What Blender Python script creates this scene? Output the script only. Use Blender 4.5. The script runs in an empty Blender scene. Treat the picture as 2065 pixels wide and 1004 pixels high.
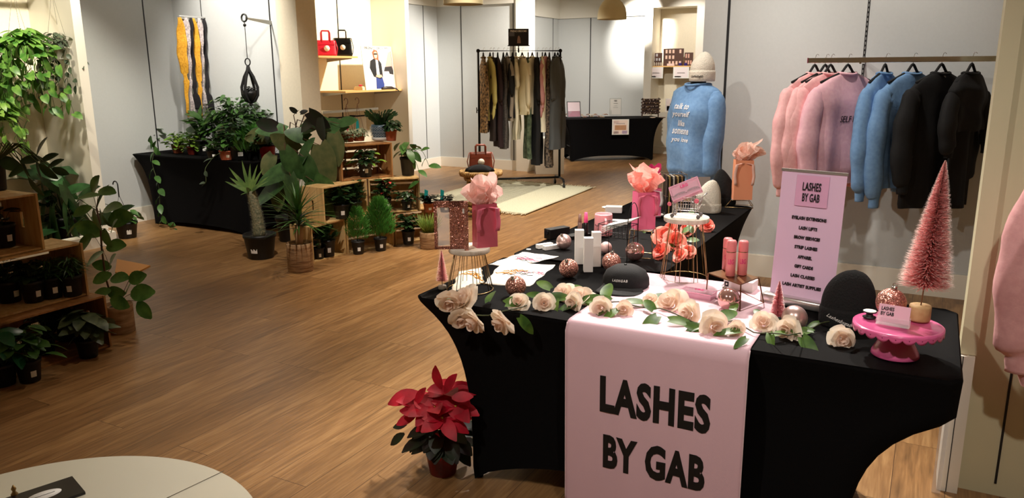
import bpy, math, random
from math import pi, sin, cos, radians as rad
from mathutils import Vector as V, Matrix, noise
from mathutils.bvhtree import BVHTree

# ---------------------------------------------------------------- camera
scene = bpy.context.scene
COL = scene.collection
FPX, PITCH, ROLL, YAW, CAMZ = 1564.5, rad(13.02), rad(-.342), rad(28.27), 1.60
cf = V((-sin(YAW) * cos(PITCH), cos(YAW) * cos(PITCH), -sin(PITCH)))
cr = V((cos(YAW), sin(YAW), 0))
cu = cr.cross(cf)
ax = cr * cos(ROLL) + cu * sin(ROLL)
ay = cu * cos(ROLL) - cr * sin(ROLL)
camd = bpy.data.cameras.new('camera')
cam = bpy.data.objects.new('camera', camd)
COL.objects.link(cam)
mw = Matrix((ax, ay, -cf)).transposed().to_4x4()
mw.translation = V((0, 0, CAMZ))
cam.matrix_world = mw
camd.sensor_width = 36
camd.lens = FPX / 2065 * 36
camd.clip_start = .02
scene.camera = cam

def _ray(px, py):
    return ax * ((px - 1032.5) / FPX) + ay * ((502 - py) / FPX) + cf
def PZ(px, py, z=0.):
    d = _ray(px, py); t = (z - CAMZ) / d.z
    return V((d.x * t, d.y * t, z))
def PY(px, py, y):
    d = _ray(px, py); t = y / d.y
    return V((d.x * t, y, CAMZ + d.z * t))
def PX(px, py, x):
    d = _ray(px, py); t = x / d.x
    return V((x, d.y * t, CAMZ + d.z * t))

# ---------------------------------------------------------------- light and exposure
vs = scene.view_settings
vs.view_transform = 'Standard'
try: vs.look = 'None'
except Exception: pass
vs.gamma = 1.0
vs.exposure = 0.45
vs.use_curve_mapping = False
world = bpy.data.worlds.new('world'); scene.world = world
world.use_nodes = True
world.node_tree.nodes['Background'].inputs[0].default_value = (1.0, .9, .76, 1)
world.node_tree.nodes['Background'].inputs[1].default_value = .18

def spot(loc, target, power, size=60, blend=.6, col=(1, .86, .68), r=.05):
    d = bpy.data.lights.new('ceiling_and_fill_spot', 'SPOT')  # serves the shop's ceiling spots and the added fill lamps alike
    d.energy = power * 2.3; d.spot_size = rad(size); d.spot_blend = blend
    d.color = col; d.shadow_soft_size = r
    o = bpy.data.objects.new('ceiling_and_fill_spot', d); COL.objects.link(o)
    o.location = loc
    o.rotation_euler = (V(target) - V(loc)).to_track_quat('-Z', 'Y').to_euler()
    return o
WARM = (1, .87, .70); NEUT = (1, .93, .84)
LIGHTS = [
 # loc, target, power, cone, blend, colour
 ((-1.5, 4.6, 3.15), (-1.0, 2.95, .74), 150, 62, .7, NEUT),
 ((-.3, 3.9, 3.15), (-.8, 2.7, .74), 60, 70, .8, NEUT),
 ((-2.6, 5.0, 3.15), (-1.35, 4.3, .74), 90, 70, .8, NEUT),
 ((-3.2, 5.4, 3.15), (-3.0, 5.4, 0), 150, 75, .9, WARM),
 ((-2.6, 3.0, 3.15), (-2.5, 3.2, 0), 50, 75, .9, WARM),
 ((-4.0, 8.2, 3.15), (-4.0, 8.3, 0), 190, 80, .9, NEUT),
 ((-4.5, 10.5, 3.15), (-6.0, 11.1, 1.5), 170, 75, .9, NEUT),
 ((-6.3, 5.1, 3.15), (-6.55, 6.14, 2.2), 75, 75, .9, NEUT),
 ((-6.1, 3.2, 3.15), (-7.3, 3.5, 1.7), 95, 75, .8, (1, .9, .7)),
 ((-6.0, 4.2, 3.15), (-7.4, 4.6, 1.2), 70, 60, .8, (1, .93, .78)),
 ((-5.5, 9.3, 3.15), (-7.5, 8.7, 1.9), 190, 72, .8, (1, .9, .72)),
 ((-5.4, 9.9, 3.15), (-7.4, 10.2, 1.5), 110, 60, .8, NEUT),
 ((-4.9, 13.7, 3.05), (-5.15, 15.1, 2.3), 150, 52, .6, NEUT),
 ((-4.2, 12.9, 3.05), (-4.0, 14.9, 1.9), 60, 50, .6, NEUT),
 ((-3.4, 9.8, 3.05), (-4.9, 12.9, .9), 120, 55, .9, NEUT),  # added fill, lights the jewellery table signs from the front
 ((-5.4, 12.9, 3.05), (-6.9, 14.6, 1.2), 70, 80, .9, NEUT),  # added fill for the dim far recess
 ((-.7, 4.9, 3.15), (-.4, 6.1, 1.7), 34, 80, .9, NEUT),
 ((-1.7, 5.0, 3.15), (-1.5, 6.1, 1.4), 28, 70, .9, NEUT),
 ((-4.6, 3.6, 3.15), (-4.6, 2.6, 0), 8, 75, .9, WARM),
 ((-3.5, 3.4, 3.15), (-5.0, 5.2, .7), 75, 55, .9, NEUT),  # added fill from the camera side, brightens the big leaf plant
 ((-4.9, 4.6, 3.15), (-6.6, 5.7, .8), 75, 60, .9, NEUT),
 ((-3.4, 6.4, 3.15), (-3.6, 6.6, 0), 70, 80, .9, WARM),
 ((-1.0, 1.4, 3.15), (-1.6, .8, .74), 10, 80, .9, NEUT),
 ((-1.6, .2, 3.15), (-.9, 2.8, .8), 42, 60, .9, NEUT),  # added frontal fill, brightens the near faces of the table goods
 ((.5, .3, 3.15), (.0, 2.8, .8), 42, 55, .9, NEUT),  # added fill, lifts the right table end and the cake stand
 ((-2.4, 2.2, 3.15), (-1.3, 4.6, .9), 60, 60, .9, NEUT),
]
for a in LIGHTS: spot(*a)

# ---------------------------------------------------------------- materials
def srgb(r, g, b):
    def f(c):
        c /= 255.
        return c / 12.92 if c <= .04045 else ((c + .055) / 1.055) ** 2.4
    return (f(r), f(g), f(b), 1)
_m = {}
def mat(name, rgb, rough=.6, metal=0., var=0., scale=8., bump=0., sheen=0., trans=0., alpha=1., emis=0., coat=0., subs=0., rgb2=None, stretch=None, ior=None, transl=0., spec=None):
    """procedural material: colour broken up by noise, optional bump"""
    if name in _m: return _m[name]
    m = bpy.data.materials.new(name); m.use_nodes = True
    nt = m.node_tree; N = nt.nodes; L = nt.links
    b = N['Principled BSDF']
    c = srgb(*rgb)
    b.inputs['Base Color'].default_value = c
    b.inputs['Roughness'].default_value = rough
    b.inputs['Metallic'].default_value = metal
    if spec is not None: b.inputs['Specular IOR Level'].default_value = spec
    if ior: b.inputs['IOR'].default_value = ior
    if sheen: b.inputs['Sheen Weight'].default_value = sheen
    if trans: b.inputs['Transmission Weight'].default_value = trans
    if alpha < 1: b.inputs['Alpha'].default_value = alpha
    if coat: b.inputs['Coat Weight'].default_value = coat
    if emis:
        b.inputs['Emission Color'].default_value = c; b.inputs['Emission Strength'].default_value = emis
    if var or bump or rgb2:
        tc = N.new('ShaderNodeTexCoord'); mp = N.new('ShaderNodeMapping')
        L.new(tc.outputs['Object'], mp.inputs[0])
        if stretch: mp.inputs['Scale'].default_value = stretch
        nz = N.new('ShaderNodeTexNoise'); nz.inputs['Scale'].default_value = scale; nz.inputs['Detail'].default_value = 3
        L.new(mp.outputs[0], nz.inputs[0])
        if var or rgb2:
            mx = N.new('ShaderNodeMix'); mx.data_type = 'RGBA'
            rp = N.new('ShaderNodeMapRange'); rp.inputs[1].default_value = .35; rp.inputs[2].default_value = .65
            L.new(nz.outputs[0], rp.inputs[0]); L.new(rp.outputs[0], mx.inputs[0])
            c2 = srgb(*rgb2) if rgb2 else tuple(min(1, x * (1 + var)) for x in c[:3]) + (1,)
            c1 = c if rgb2 else tuple(x * (1 - var) for x in c[:3]) + (1,)
            mx.inputs[6].default_value = c1; mx.inputs[7].default_value = c2
            L.new(mx.outputs[2], b.inputs['Base Color'])
        if bump:
            bp = N.new('ShaderNodeBump'); bp.inputs['Strength'].default_value = bump; bp.inputs['Distance'].default_value = .01
            L.new(nz.outputs[0], bp.inputs['Height']); L.new(bp.outputs[0], b.inputs['Normal'])
    if transl:
        tr = N.new('ShaderNodeBsdfTranslucent'); mxs = N.new('ShaderNodeMixShader'); mxs.inputs[0].default_value = transl
        bc = b.inputs['Base Color']
        if bc.is_linked: L.new(bc.links[0].from_socket, tr.inputs[0])
        else: tr.inputs[0].default_value = c
        L.new(b.outputs[0], mxs.inputs[1]); L.new(tr.outputs[0], mxs.inputs[2]); L.new(mxs.outputs[0], N['Material Output'].inputs['Surface'])
    _m[name] = m
    return m

def floor_material():
    m = bpy.data.materials.new('oak_floor'); m.use_nodes = True
    nt = m.node_tree; N = nt.nodes; L = nt.links; b = N['Principled BSDF']
    tc = N.new('ShaderNodeTexCoord')
    mp = N.new('ShaderNodeMapping'); mp.inputs['Rotation'].default_value = (0, 0, pi / 2)
    L.new(tc.outputs['Object'], mp.inputs[0])
    br = N.new('ShaderNodeTexBrick'); br.offset = .37; br.offset_frequency = 3
    br.inputs['Scale'].default_value = 1; br.inputs['Brick Width'].default_value = 1.5; br.inputs['Row Height'].default_value = .185
    br.inputs['Mortar Size'].default_value = .0012; br.inputs['Mortar Smooth'].default_value = .1; br.inputs['Bias'].default_value = 0
    br.inputs['Color1'].default_value = (0, 0, 0, 1); br.inputs['Color2'].default_value = (1, 1, 1, 1); br.inputs['Mortar'].default_value = (.5, .5, .5, 1)
    L.new(mp.outputs[0], br.inputs[0])
    ml = N.new('ShaderNodeVectorMath'); ml.operation = 'MULTIPLY'; ml.inputs[1].default_value = (13, 9, 5)
    L.new(br.outputs[0], ml.inputs[0])
    ad = N.new('ShaderNodeVectorMath'); ad.operation = 'ADD'
    L.new(mp.outputs[0], ad.inputs[0]); L.new(ml.outputs[0], ad.inputs[1])
    m2 = N.new('ShaderNodeMapping'); m2.inputs['Scale'].default_value = (1.0, 11, 1); L.new(ad.outputs[0], m2.inputs[0])
    g = N.new('ShaderNodeTexNoise'); g.inputs['Scale'].default_value = 2.2; g.inputs['Detail'].default_value = 7; g.inputs['Distortion'].default_value = 1.4
    L.new(m2.outputs[0], g.inputs[0])
    m3 = N.new('ShaderNodeMapping'); m3.inputs['Scale'].default_value = (3.2, 60, 1); L.new(ad.outputs[0], m3.inputs[0])
    g2 = N.new('ShaderNodeTexNoise'); g2.inputs['Scale'].default_value = 2.; g2.inputs['Detail'].default_value = 4
    L.new(m3.outputs[0], g2.inputs[0])
    ramp = N.new('ShaderNodeValToRGB')
    e = ramp.color_ramp.elements
    e[0].position = .28; e[0].color = srgb(110, 79, 47)
    e[1].position = .72; e[1].color = srgb(178, 138, 91)
    x = e.new(.5); x.color = srgb(146, 107, 66)
    mxg = N.new('ShaderNodeMath'); mxg.operation = 'MULTIPLY_ADD'; mxg.inputs[1].default_value = .35
    L.new(g2.outputs[0], mxg.inputs[0]); 
    sc = N.new('ShaderNodeMath'); sc.operation = 'MULTIPLY'; sc.inputs[1].default_value = .65
    L.new(g.outputs[0], sc.inputs[0]); L.new(sc.outputs[0], mxg.inputs[2])
    # per plank tint
    pt = N.new('ShaderNodeMath'); pt.operation = 'MULTIPLY_ADD'; pt.inputs[1].default_value = .13
    sep = N.new('ShaderNodeSeparateColor'); L.new(br.outputs[0], sep.inputs[0])
    sb = N.new('ShaderNodeMath'); sb.operation = 'SUBTRACT'; sb.inputs[1].default_value = .5; L.new(sep.outputs[0], sb.inputs[0])
    L.new(sb.outputs[0], pt.inputs[0]); L.new(mxg.outputs[0], pt.inputs[2])
    L.new(pt.outputs[0], ramp.inputs[0])
    mm = N.new('ShaderNodeMix'); mm.data_type = 'RGBA'
    L.new(br.outputs['Fac'], mm.inputs[0]); L.new(ramp.outputs[0], mm.inputs[6]); mm.inputs[7].default_value = srgb(70, 44, 24)
    L.new(mm.outputs[2], b.inputs['Base Color'])
    b.inputs['Roughness'].default_value = .38
    bp = N.new('ShaderNodeBump'); bp.inputs['Strength'].default_value = .12; bp.inputs['Distance'].default_value = .004
    L.new(g2.outputs[0], bp.inputs['Height']); L.new(bp.outputs[0], b.inputs['Normal'])
    return m

M_WALL = mat('grey_wall_paint', (196, 199, 198), .75, var=.012, scale=60)
M_CREAM = mat('cream_wall_paint', (232, 222, 198), .6, var=.02, scale=40)
M_WHITE = mat('white_trim_paint', (236, 230, 216), .5)
M_HEAD = mat('header_paint', (226, 222, 210), .7)
M_SLOT = mat('slotted_standard_metal', (34, 34, 36), .5, .3)
M_CLOTH = mat('black_stretch_cloth', (7, 6, 7), .95, bump=.1, scale=400, spec=.15)
M_BLACK = mat('black_plastic', (12, 12, 12), .45)
M_BLACKMETAL = mat('black_painted_pipe', (20, 20, 21), .35, .6)
M_CHROME = mat('chrome', (215, 215, 215), .08, 1)
M_GOLD = mat('antique_gold_wire', (158, 132, 92), .3, 1)
M_WOOD = mat('pale_pine', (214, 180, 124), .6, rgb2=(190, 150, 94), scale=5, stretch=(6, 6, 1), bump=.1)
M_PAPER = mat('white_paper', (240, 238, 232), .7)
M_SOIL = mat('potting_soil', (38, 27, 18), .95, bump=.8, scale=80)
M_PINK = mat('pink_paper', (232, 120, 150), .55)

# ---------------------------------------------------------------- mesh building
class MB:
    def __init__(s): s.v = []; s.f = []; s.mi = []; s.sm = []; s.mats = []; s.cur = 0; s.smooth = False
    def m(s, material, smooth=None):
        if material not in s.mats: s.mats.append(material)
        s.cur = s.mats.index(material)
        if smooth is not None: s.smooth = smooth
        return s
    def add(s, vs, fs):
        o = len(s.v); s.v += [tuple(x) for x in vs]
        for f in fs: s.f.append([i + o for i in f]); s.mi.append(s.cur); s.sm.append(s.smooth)
    def xf(s, i0, M):
        for i in range(i0, len(s.v)): s.v[i] = tuple(M @ V(s.v[i]))
    def box(s, c, d, rz=0, M=None, taper=1.):
        hx, hy, hz = d[0] / 2, d[1] / 2, d[2] / 2
        p = []
        for z in (-1, 1):
            k = taper if z > 0 else 1
            for x, y in ((-1, -1), (1, -1), (1, 1), (-1, 1)): p.append(V((x * hx * k, y * hy * k, z * hz)))
        R = Matrix.Rotation(rz, 3, 'Z') if M is None else M
        s.add([R @ q + V(c) for q in p], [(0, 3, 2, 1), (4, 5, 6, 7), (0, 1, 5, 4), (1, 2, 6, 5), (2, 3, 7, 6), (3, 0, 4, 7)])
    def tube(s, pts, r, n=8, cap=True, closed=False):
        pts = [V(p) for p in pts]; k = len(pts)
        rs = r if isinstance(r, (list, tuple)) else [r] * k
        vs = []; up = None
        for i, p in enumerate(pts):
            if closed: t = pts[(i + 1) % k] - pts[i - 1]
            else: t = pts[min(i + 1, k - 1)] - pts[max(i - 1, 0)]
            t = t.normalized() if t.length > 1e-9 else V((0, 0, 1))
            if up is None: up = V((0, 0, 1)) if abs(t.z) < .9 else V((1, 0, 0))
            a = t.cross(up)
            if a.length < 1e-4: a = t.cross(V((0, 1, 0)))
            a.normalize(); b = a.cross(t); up = b
            for j in range(n):
                w = 2 * pi * j / n
                vs.append(p + (a * cos(w) + b * sin(w)) * rs[i])
        fs = []
        for i in range(k if closed else k - 1):
            i2 = (i + 1) % k
            for j in range(n): fs.append((i * n + j, i * n + (j + 1) % n, i2 * n + (j + 1) % n, i2 * n + j))
        if cap and not closed:
            fs.append(list(range(n))[::-1]); fs.append([(k - 1) * n + j for j in range(n)])
        s.add(vs, fs)
    def cyl(s, a, b, r, r2=None, n=16): s.tube([a, b], [r, r if r2 is None else r2], n)
    def lathe(s, prof, n=24, c=(0, 0, 0), M=None, cap=True, wob=None):
        """prof: list of (radius, z)"""
        vs = []; c = V(c)
        for r, z in prof:
            for j in range(n):
                w = 2 * pi * j / n
                k = 1 if wob is None else wob(w, z)
                q = V((r * k * cos(w), r * k * sin(w), z))
                vs.append((M @ q if M is not None else q) + c)
        fs = []
        for i in range(len(prof) - 1):
            for j in range(n): fs.append((i * n + j, i * n + (j + 1) % n, (i + 1) * n + (j + 1) % n, (i + 1) * n + j))
        if cap:
            if prof[0][0] > 1e-5: fs.append(list(range(n))[::-1])
            if prof[-1][0] > 1e-5: fs.append([(len(prof) - 1) * n + j for j in range(n)])
        s.add(vs, fs)
    def ball(s, c, r, n=20, k=12, sc=(1, 1, 1)):
        prof = [(max(1e-4, sin(pi * i / k)) * r, -cos(pi * i / k) * r) for i in range(k + 1)]
        s.lathe(prof, n, c, Matrix.Diagonal(sc), cap=False)
    def grid(s, fn, nu, nv, thick=0):
        """fn(u,v)->Vector, u,v in 0..1"""
        vs = [fn(i / nu, j / nv) for j in range(nv + 1) for i in range(nu + 1)]
        w = nu + 1
        fs = [(j * w + i, j * w + i + 1, (j + 1) * w + i + 1, (j + 1) * w + i) for j in range(nv) for i in range(nu)]
        if thick:
            nrm = []
            for j in range(nv + 1):
                for i in range(nu + 1):
                    a = V(vs[j * w + min(i + 1, nu)]) - V(vs[j * w + max(i - 1, 0)])
                    b = V(vs[min(j + 1, nv) * w + i]) - V(vs[max(j - 1, 0) * w + i])
                    x = a.cross(b); nrm.append(x.normalized() if x.length > 1e-12 else V((0, 0, 1)))
            k = len(vs); vs2 = [V(p) - nrm[i] * thick for i, p in enumerate(vs)]
            fs2 = [tuple(k + q for q in f[::-1]) for f in fs]
            ed = [j for j in range(nu + 1)] + [j * w + nu for j in range(1, nv + 1)] + [nv * w + i for i in range(nu - 1, -1, -1)] + [j * w for j in range(nv - 1, 0, -1)]
            fs3 = [(ed[i], k + ed[i], k + ed[(i + 1) % len(ed)], ed[(i + 1) % len(ed)]) for i in range(len(ed))]
            vs = list(vs) + vs2; fs = fs + fs2 + fs3
        s.add(vs, fs)
    def prism(s, outline, d, M=None, c=(0, 0, 0)):
        """outline in local XZ, extruded +-d/2 along local Y"""
        n = len(outline); c = V(c); vs = []
        for sy in (-d / 2, d / 2):
            for x, z in outline:
                q = V((x, sy, z)); vs.append((M @ q if M is not None else q) + c)
        fs = [list(range(n)), [n + i for i in range(n)][::-1]] + [(i, n + i, n + (i + 1) % n, (i + 1) % n) for i in range(n)]
        s.add(vs, fs)
    def build(s, name, parent=None, material=None, bevel=0, sub=0):
        me = bpy.data.meshes.new(name); me.from_pydata(s.v, [], s.f)
        for mm in (s.mats or [material]): me.materials.append(mm)
        me.polygons.foreach_set('material_index', s.mi); me.polygons.foreach_set('use_smooth', s.sm)
        me.update()
        o = bpy.data.objects.new(name, me); COL.objects.link(o)
        if parent is not None: o.parent = parent
        if bevel:
            b = o.modifiers.new('b', 'BEVEL'); b.width = bevel; b.segments = 2; b.limit_method = 'ANGLE'; b.angle_limit = rad(40)
        if sub:
            b = o.modifiers.new('s', 'SUBSURF'); b.levels = sub; b.render_levels = sub
        return o
def mb(material, smooth=False): return MB().m(material, smooth)

def thing(name, label, cat, loc=(0, 0, 0), rz=0, group=None):
    o = bpy.data.objects.new(name, None); COL.objects.link(o); o.empty_display_size = .05
    o.location = loc; o.rotation_euler = (0, 0, rz)
    return tag(o, label, cat, group)
def tag(o, label, cat, group=None, loc=None, rz=None):
    o['label'] = label; o['category'] = cat
    if group: o['group'] = group
    if loc is not None: o.location = loc
    if rz is not None: o.rotation_euler = (0, 0, rz)
    return o
def struct(name, m):
    o = m.build(name); o['kind'] = 'structure'; return o
def dup(root, label, loc=None, rz=None):
    def cp(o, p):
        c = o.copy(); COL.objects.link(c); c.parent = p
        for ch in o.children: cp(ch, c)
        return c
    c = cp(root, None); c['label'] = label
    if loc is not None: c.location = loc
    if rz is not None: c.rotation_euler = (0, 0, rz)
    return c
def text_mb(body, size, material, bold=0., sx=1., depth=.0006, shear=0., align='CENTER', space=1., line=1.):
    """returns a MB holding flat lettering in the XY plane, centred on the origin"""
    cu_ = bpy.data.curves.new('t', 'FONT'); cu_.body = body; cu_.size = size; cu_.offset = bold; cu_.extrude = depth
    cu_.align_x = align; cu_.align_y = 'CENTER'; cu_.shear = shear; cu_.space_character = space; cu_.space_line = line
    cu_.resolution_u = 3
    o = bpy.data.objects.new('t', cu_)
    me = bpy.data.meshes.new_from_object(o)
    out = mb(material)
    out.add([(v.co.x * sx, v.co.y, v.co.z) for v in me.vertices], [list(p.vertices) for p in me.polygons])
    bpy.data.objects.remove(o); bpy.data.curves.remove(cu_); bpy.data.meshes.remove(me)
    return out
def frame(origin, xdir, ydir):
    """matrix taking XY-plane lettering to a surface with given right and up directions"""
    x = V(xdir).normalized(); y = V(ydir); y = (y - x * y.dot(x)).normalized(); z = x.cross(y)
    Mx = Matrix((x, y, z)).transposed().to_4x4(); Mx.translation = V(origin)
    return Mx
def put_text(tmb, Mx, name, parent, bvh=None, off=.002):
    if bvh is None: tmb.xf(0, Mx)
    else:
        n = (Mx.to_3x3() @ V((0, 0, 1))).normalized()
        out = []
        for q in tmb.v:
            w = Mx @ V(q)
            hit = bvh.ray_cast(w + n * .5, -n, 1.5)[0]
            out.append(tuple((hit if hit is not None else w) + n * (off + q[2])))
        tmb.v = out
    return tmb.build(name, parent)
def bvh_of(m): return BVHTree.FromPolygons([V(v) for v in m.v], m.f)

# ---------------------------------------------------------------- the setting
fl = mb(floor_material()); fl.box((-3.3, 7.3, -.05), (12.2, 17.6, .1)); struct('floor', fl)
c = mb(M_HEAD); c.box((-3.3, 7.3, 3.35), (12.2, 17.6, .1)); struct('ceiling', c)
def wall(name, x0, x1, y0, y1, z0=0, z1=3.3, material=None):
    w = mb(material or M_WALL); w.box(((x0 + x1) / 2, (y0 + y1) / 2, (z0 + z1) / 2), (x1 - x0, y1 - y0, z1 - z0)); return struct(name, w)
XL = -7.56; ZH = 2.606
wall('wall_left', XL - .15, XL, 4.60, 6.14)
wall('wall_left_plant_alcove', XL - .15, XL + .06, -1.4, 4.60, material=M_CREAM)
PLX = PY(562, 100, 6.08).x
wall('wall_left_scarf', XL, PLX, 6.14, 6.30)
wall('wall_left_far', XL - .15, XL + .19, 9.66, 11.14, 0, ZH)
wall('wall_left_far_header', XL - .15, XL + .22, 9.66, 11.10, ZH, 3.3, M_HEAD)
wall('wall_back', XL - .15, -5.87, 11.14, 11.30, 0, ZH)
wall('wall_back_header', XL - .15, -5.87, 11.10, 11.30, ZH, 3.3, M_HEAD)
wall('wall_left_recess', -7.15, -7.0, 12.0, 15.3, 0, ZH)
wall('wall_left_recess_header', -7.15, -6.96, 12.0, 15.06, ZH, 3.3, M_HEAD)
wall('wall_left_recess_return', -7.15, -6.0, 11.30, 12.0)
wall('wall_back_recess', -7.15, -3.0, 15.1, 15.25, 0, ZH)
wall('wall_back_recess_header', -7.15, -3.0, 15.06, 15.25, ZH, 3.3, M_HEAD)
wall('wall_right', -1.62, 1.7, 6.14, 6.30)
wall('wall_right_recess', -1.62, -1.5, 6.30, 15.2, material=M_CREAM)
wall('wall_behind', -9.4, 2.8, -1.5, -1.4, material=M_CREAM)
wall('wall_right_near', 1.6, 1.72, -1.4, 6.3, material=M_CREAM)
# cream wall, partly unseen behind the beige pillar, stops light leaking from behind the scarf wall
wall('wall_left_hidden', XL - .15, -7.52, 6.30, 9.66, material=M_CREAM)
# projecting pillar beside the scarf wall
wall('trim_1', PLX, PY(602, 100, 6.08).x, 6.08, 6.36, material=M_CREAM)
# white column between the two back walls
wall('trim_2', -5.87, PY(1066, 100, 11.08).x, 11.08, 11.3, material=M_WHITE)

def alcove(n, ya, yb, zt, x_back, x_front, post=.09, zb=.0, ends=(True, True)):
    """white framed shelving alcove on the left wall: posts, header, back panel"""
    if ends[0]: wall('trim_%d' % n, x_back, x_front, ya - post, ya, 0, 3.3, M_WHITE)
    if ends[1]: wall('trim_%d' % (n + 1), x_back, x_front, yb, yb + post, 0, 3.3, M_WHITE)
alcove(3, -1.0, 4.50, 3.2, XL, -6.86, ends=(False, True))
alcove(5, 7.68, 9.60, 3.2, XL + .04, -6.9)
# far alcove on the back wall, facing the room
ya = 14.55
x0 = PY(1298, 150, ya).x; x1 = PY(1313, 150, ya).x; x2 = PY(1400, 150, ya).x; x3 = PY(1416, 150, ya).x
zt = PY(1302, 16, ya).z
wall('trim_7', x0, x1, ya, 15.1, 0, 3.3, M_WHITE)
wall('trim_8', x2, x3, ya, 15.1, 0, 3.3, M_WHITE)
wall('trim_9', x1, x2, ya, 15.1, zt, 3.3, M_WHITE)
wall('wall_back_alcove', x1, x2, 15.02, 15.1, 0, zt, M_CREAM)
wall('wall_back_right', x3, -1.62, 14.75, 15.1, 0, 3.3, M_CREAM)
wall('trim_10', x1, x2, 14.6, 15.02, 0, .13, M_WHITE)
# right hand pillar close to the camera
fy = 3.2
fx = PY(1945, 640, fy).x; fx2 = PY(1968, 640, fy).x
M_YEL = mat('warm_cream_paint', (210, 204, 170), .55)
wall('trim_11', fx, fx2 + .02, fy, fy + .14, PY(1944, 714, fy).z, 3.3, M_YEL)
wall('wall_right_fixture', fx2, fx2 + 1.5, fy + .035, fy + .14, 0, 3.3, M_YEL)

def bboard(name, a, b, h=.155, t=.018, m=None):
    w = mb(m or M_WHITE); a = V(a); b = V(b); d = b - a; ang = math.atan2(d.y, d.x)
    n = V((d.y, -d.x, 0)).normalized()
    c_ = (a + b) / 2 + n * t / 2
    w.box((c_.x, c_.y, h / 2), (d.length, t, h), ang); w.box((c_.x + n.x * .001, c_.y + n.y * .001, h + .003), (d.length, t * .6, .006), ang)
    return struct(name, w)
bboard('baseboard_left', (XL, 4.60, 0), (XL, 6.14, 0))
bboard('baseboard_left_scarf', (XL, 6.14, 0), (PLX, 6.14, 0))
bboard('baseboard_left_far', (XL + .19, 9.69, 0), (XL + .19, 11.14, 0))
bboard('baseboard_back', (XL + .19, 11.14, 0), (-5.87, 11.14, 0))
bboard('baseboard_back_recess', (-7.0, 15.1, 0), (x0, 15.1, 0))
bboard('baseboard_right', (-1.62, 6.14, 0), (1.6, 6.14, 0), .17)
bboard('baseboard_left_plinth', (-6.86, -1.0, 0), (-6.86, 4.59, 0), .12, .11)
bboard('baseboard_left_alcove', (XL + .05, -1.0, 0), (XL + .05, 4.5, 0), .2, .03)

# slotted standards and panel joints (dark vertical lines)
k = 11
def vline(p, w=.012, d=.004, axis='y', z0=.16, z1=3.3, wide=False):
    """dark recessed joint; axis: the direction the wall faces along"""
    global k
    k += 1
    b = mb(M_SLOT)
    if axis == 'y': b.box((p[0], p[1] - d / 2, (z0 + z1) / 2), (w, d, z1 - z0))
    else: b.box((p[0] + d / 2, p[1], (z0 + z1) / 2), (d, w, z1 - z0))
    struct('trim_%d' % k, b)
vline((PY(1744, 100, 6.14).x, 6.14), .016, z0=1.0)
vline((PY(1466, 100, 6.14).x, 6.14), .018)
vline((PY(413, 100, 6.14).x, 6.14), .007)
vline((PY(549, 100, 6.14).x, 6.14), .014)
vline((PY(2018, 900, fy + .035).x, fy + .035), .008, z0=.05)
vline((XL, PX(293, 60, XL).y), .012, axis='x')
vline((XL + .06, PX(116, 240, XL + .06).y), .012, axis='x', z0=.2)
for px in (854,): vline((XL + .19, PX(px, 60, XL + .19).y), .012, axis='x', z1=ZH)
for px in (930, 1035): vline((PY(px, 60, 11.14).x, 11.14), .014, z1=ZH)
for px in (1074, 1115): vline((-7.0, PX(px, 80, -7.0).y), .016, axis='x', z1=ZH)
vline((PY(1191, 80, 15.1).x, 15.1), .018, z1=ZH)
vline((PY(1316, 80, 15.02).x, 15.02), .018, z1=zt)
vline((PY(1425, 60, 14.75).x, 14.75), .018)
for px in (684, 773): vline((-7.52, PX(px, 100, -7.52).y), .02, axis='x')
# open slots of the wall standard behind the clothes rail
sl = mb(mat('slot_hole', (150, 150, 148), .7)); xs = PY(1744, 100, 6.14).x
for i in range(60): sl.box((xs, 6.1345, 1.35 + i * .032), (.005, .002, .018))
struct('trim_60', sl)
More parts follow.
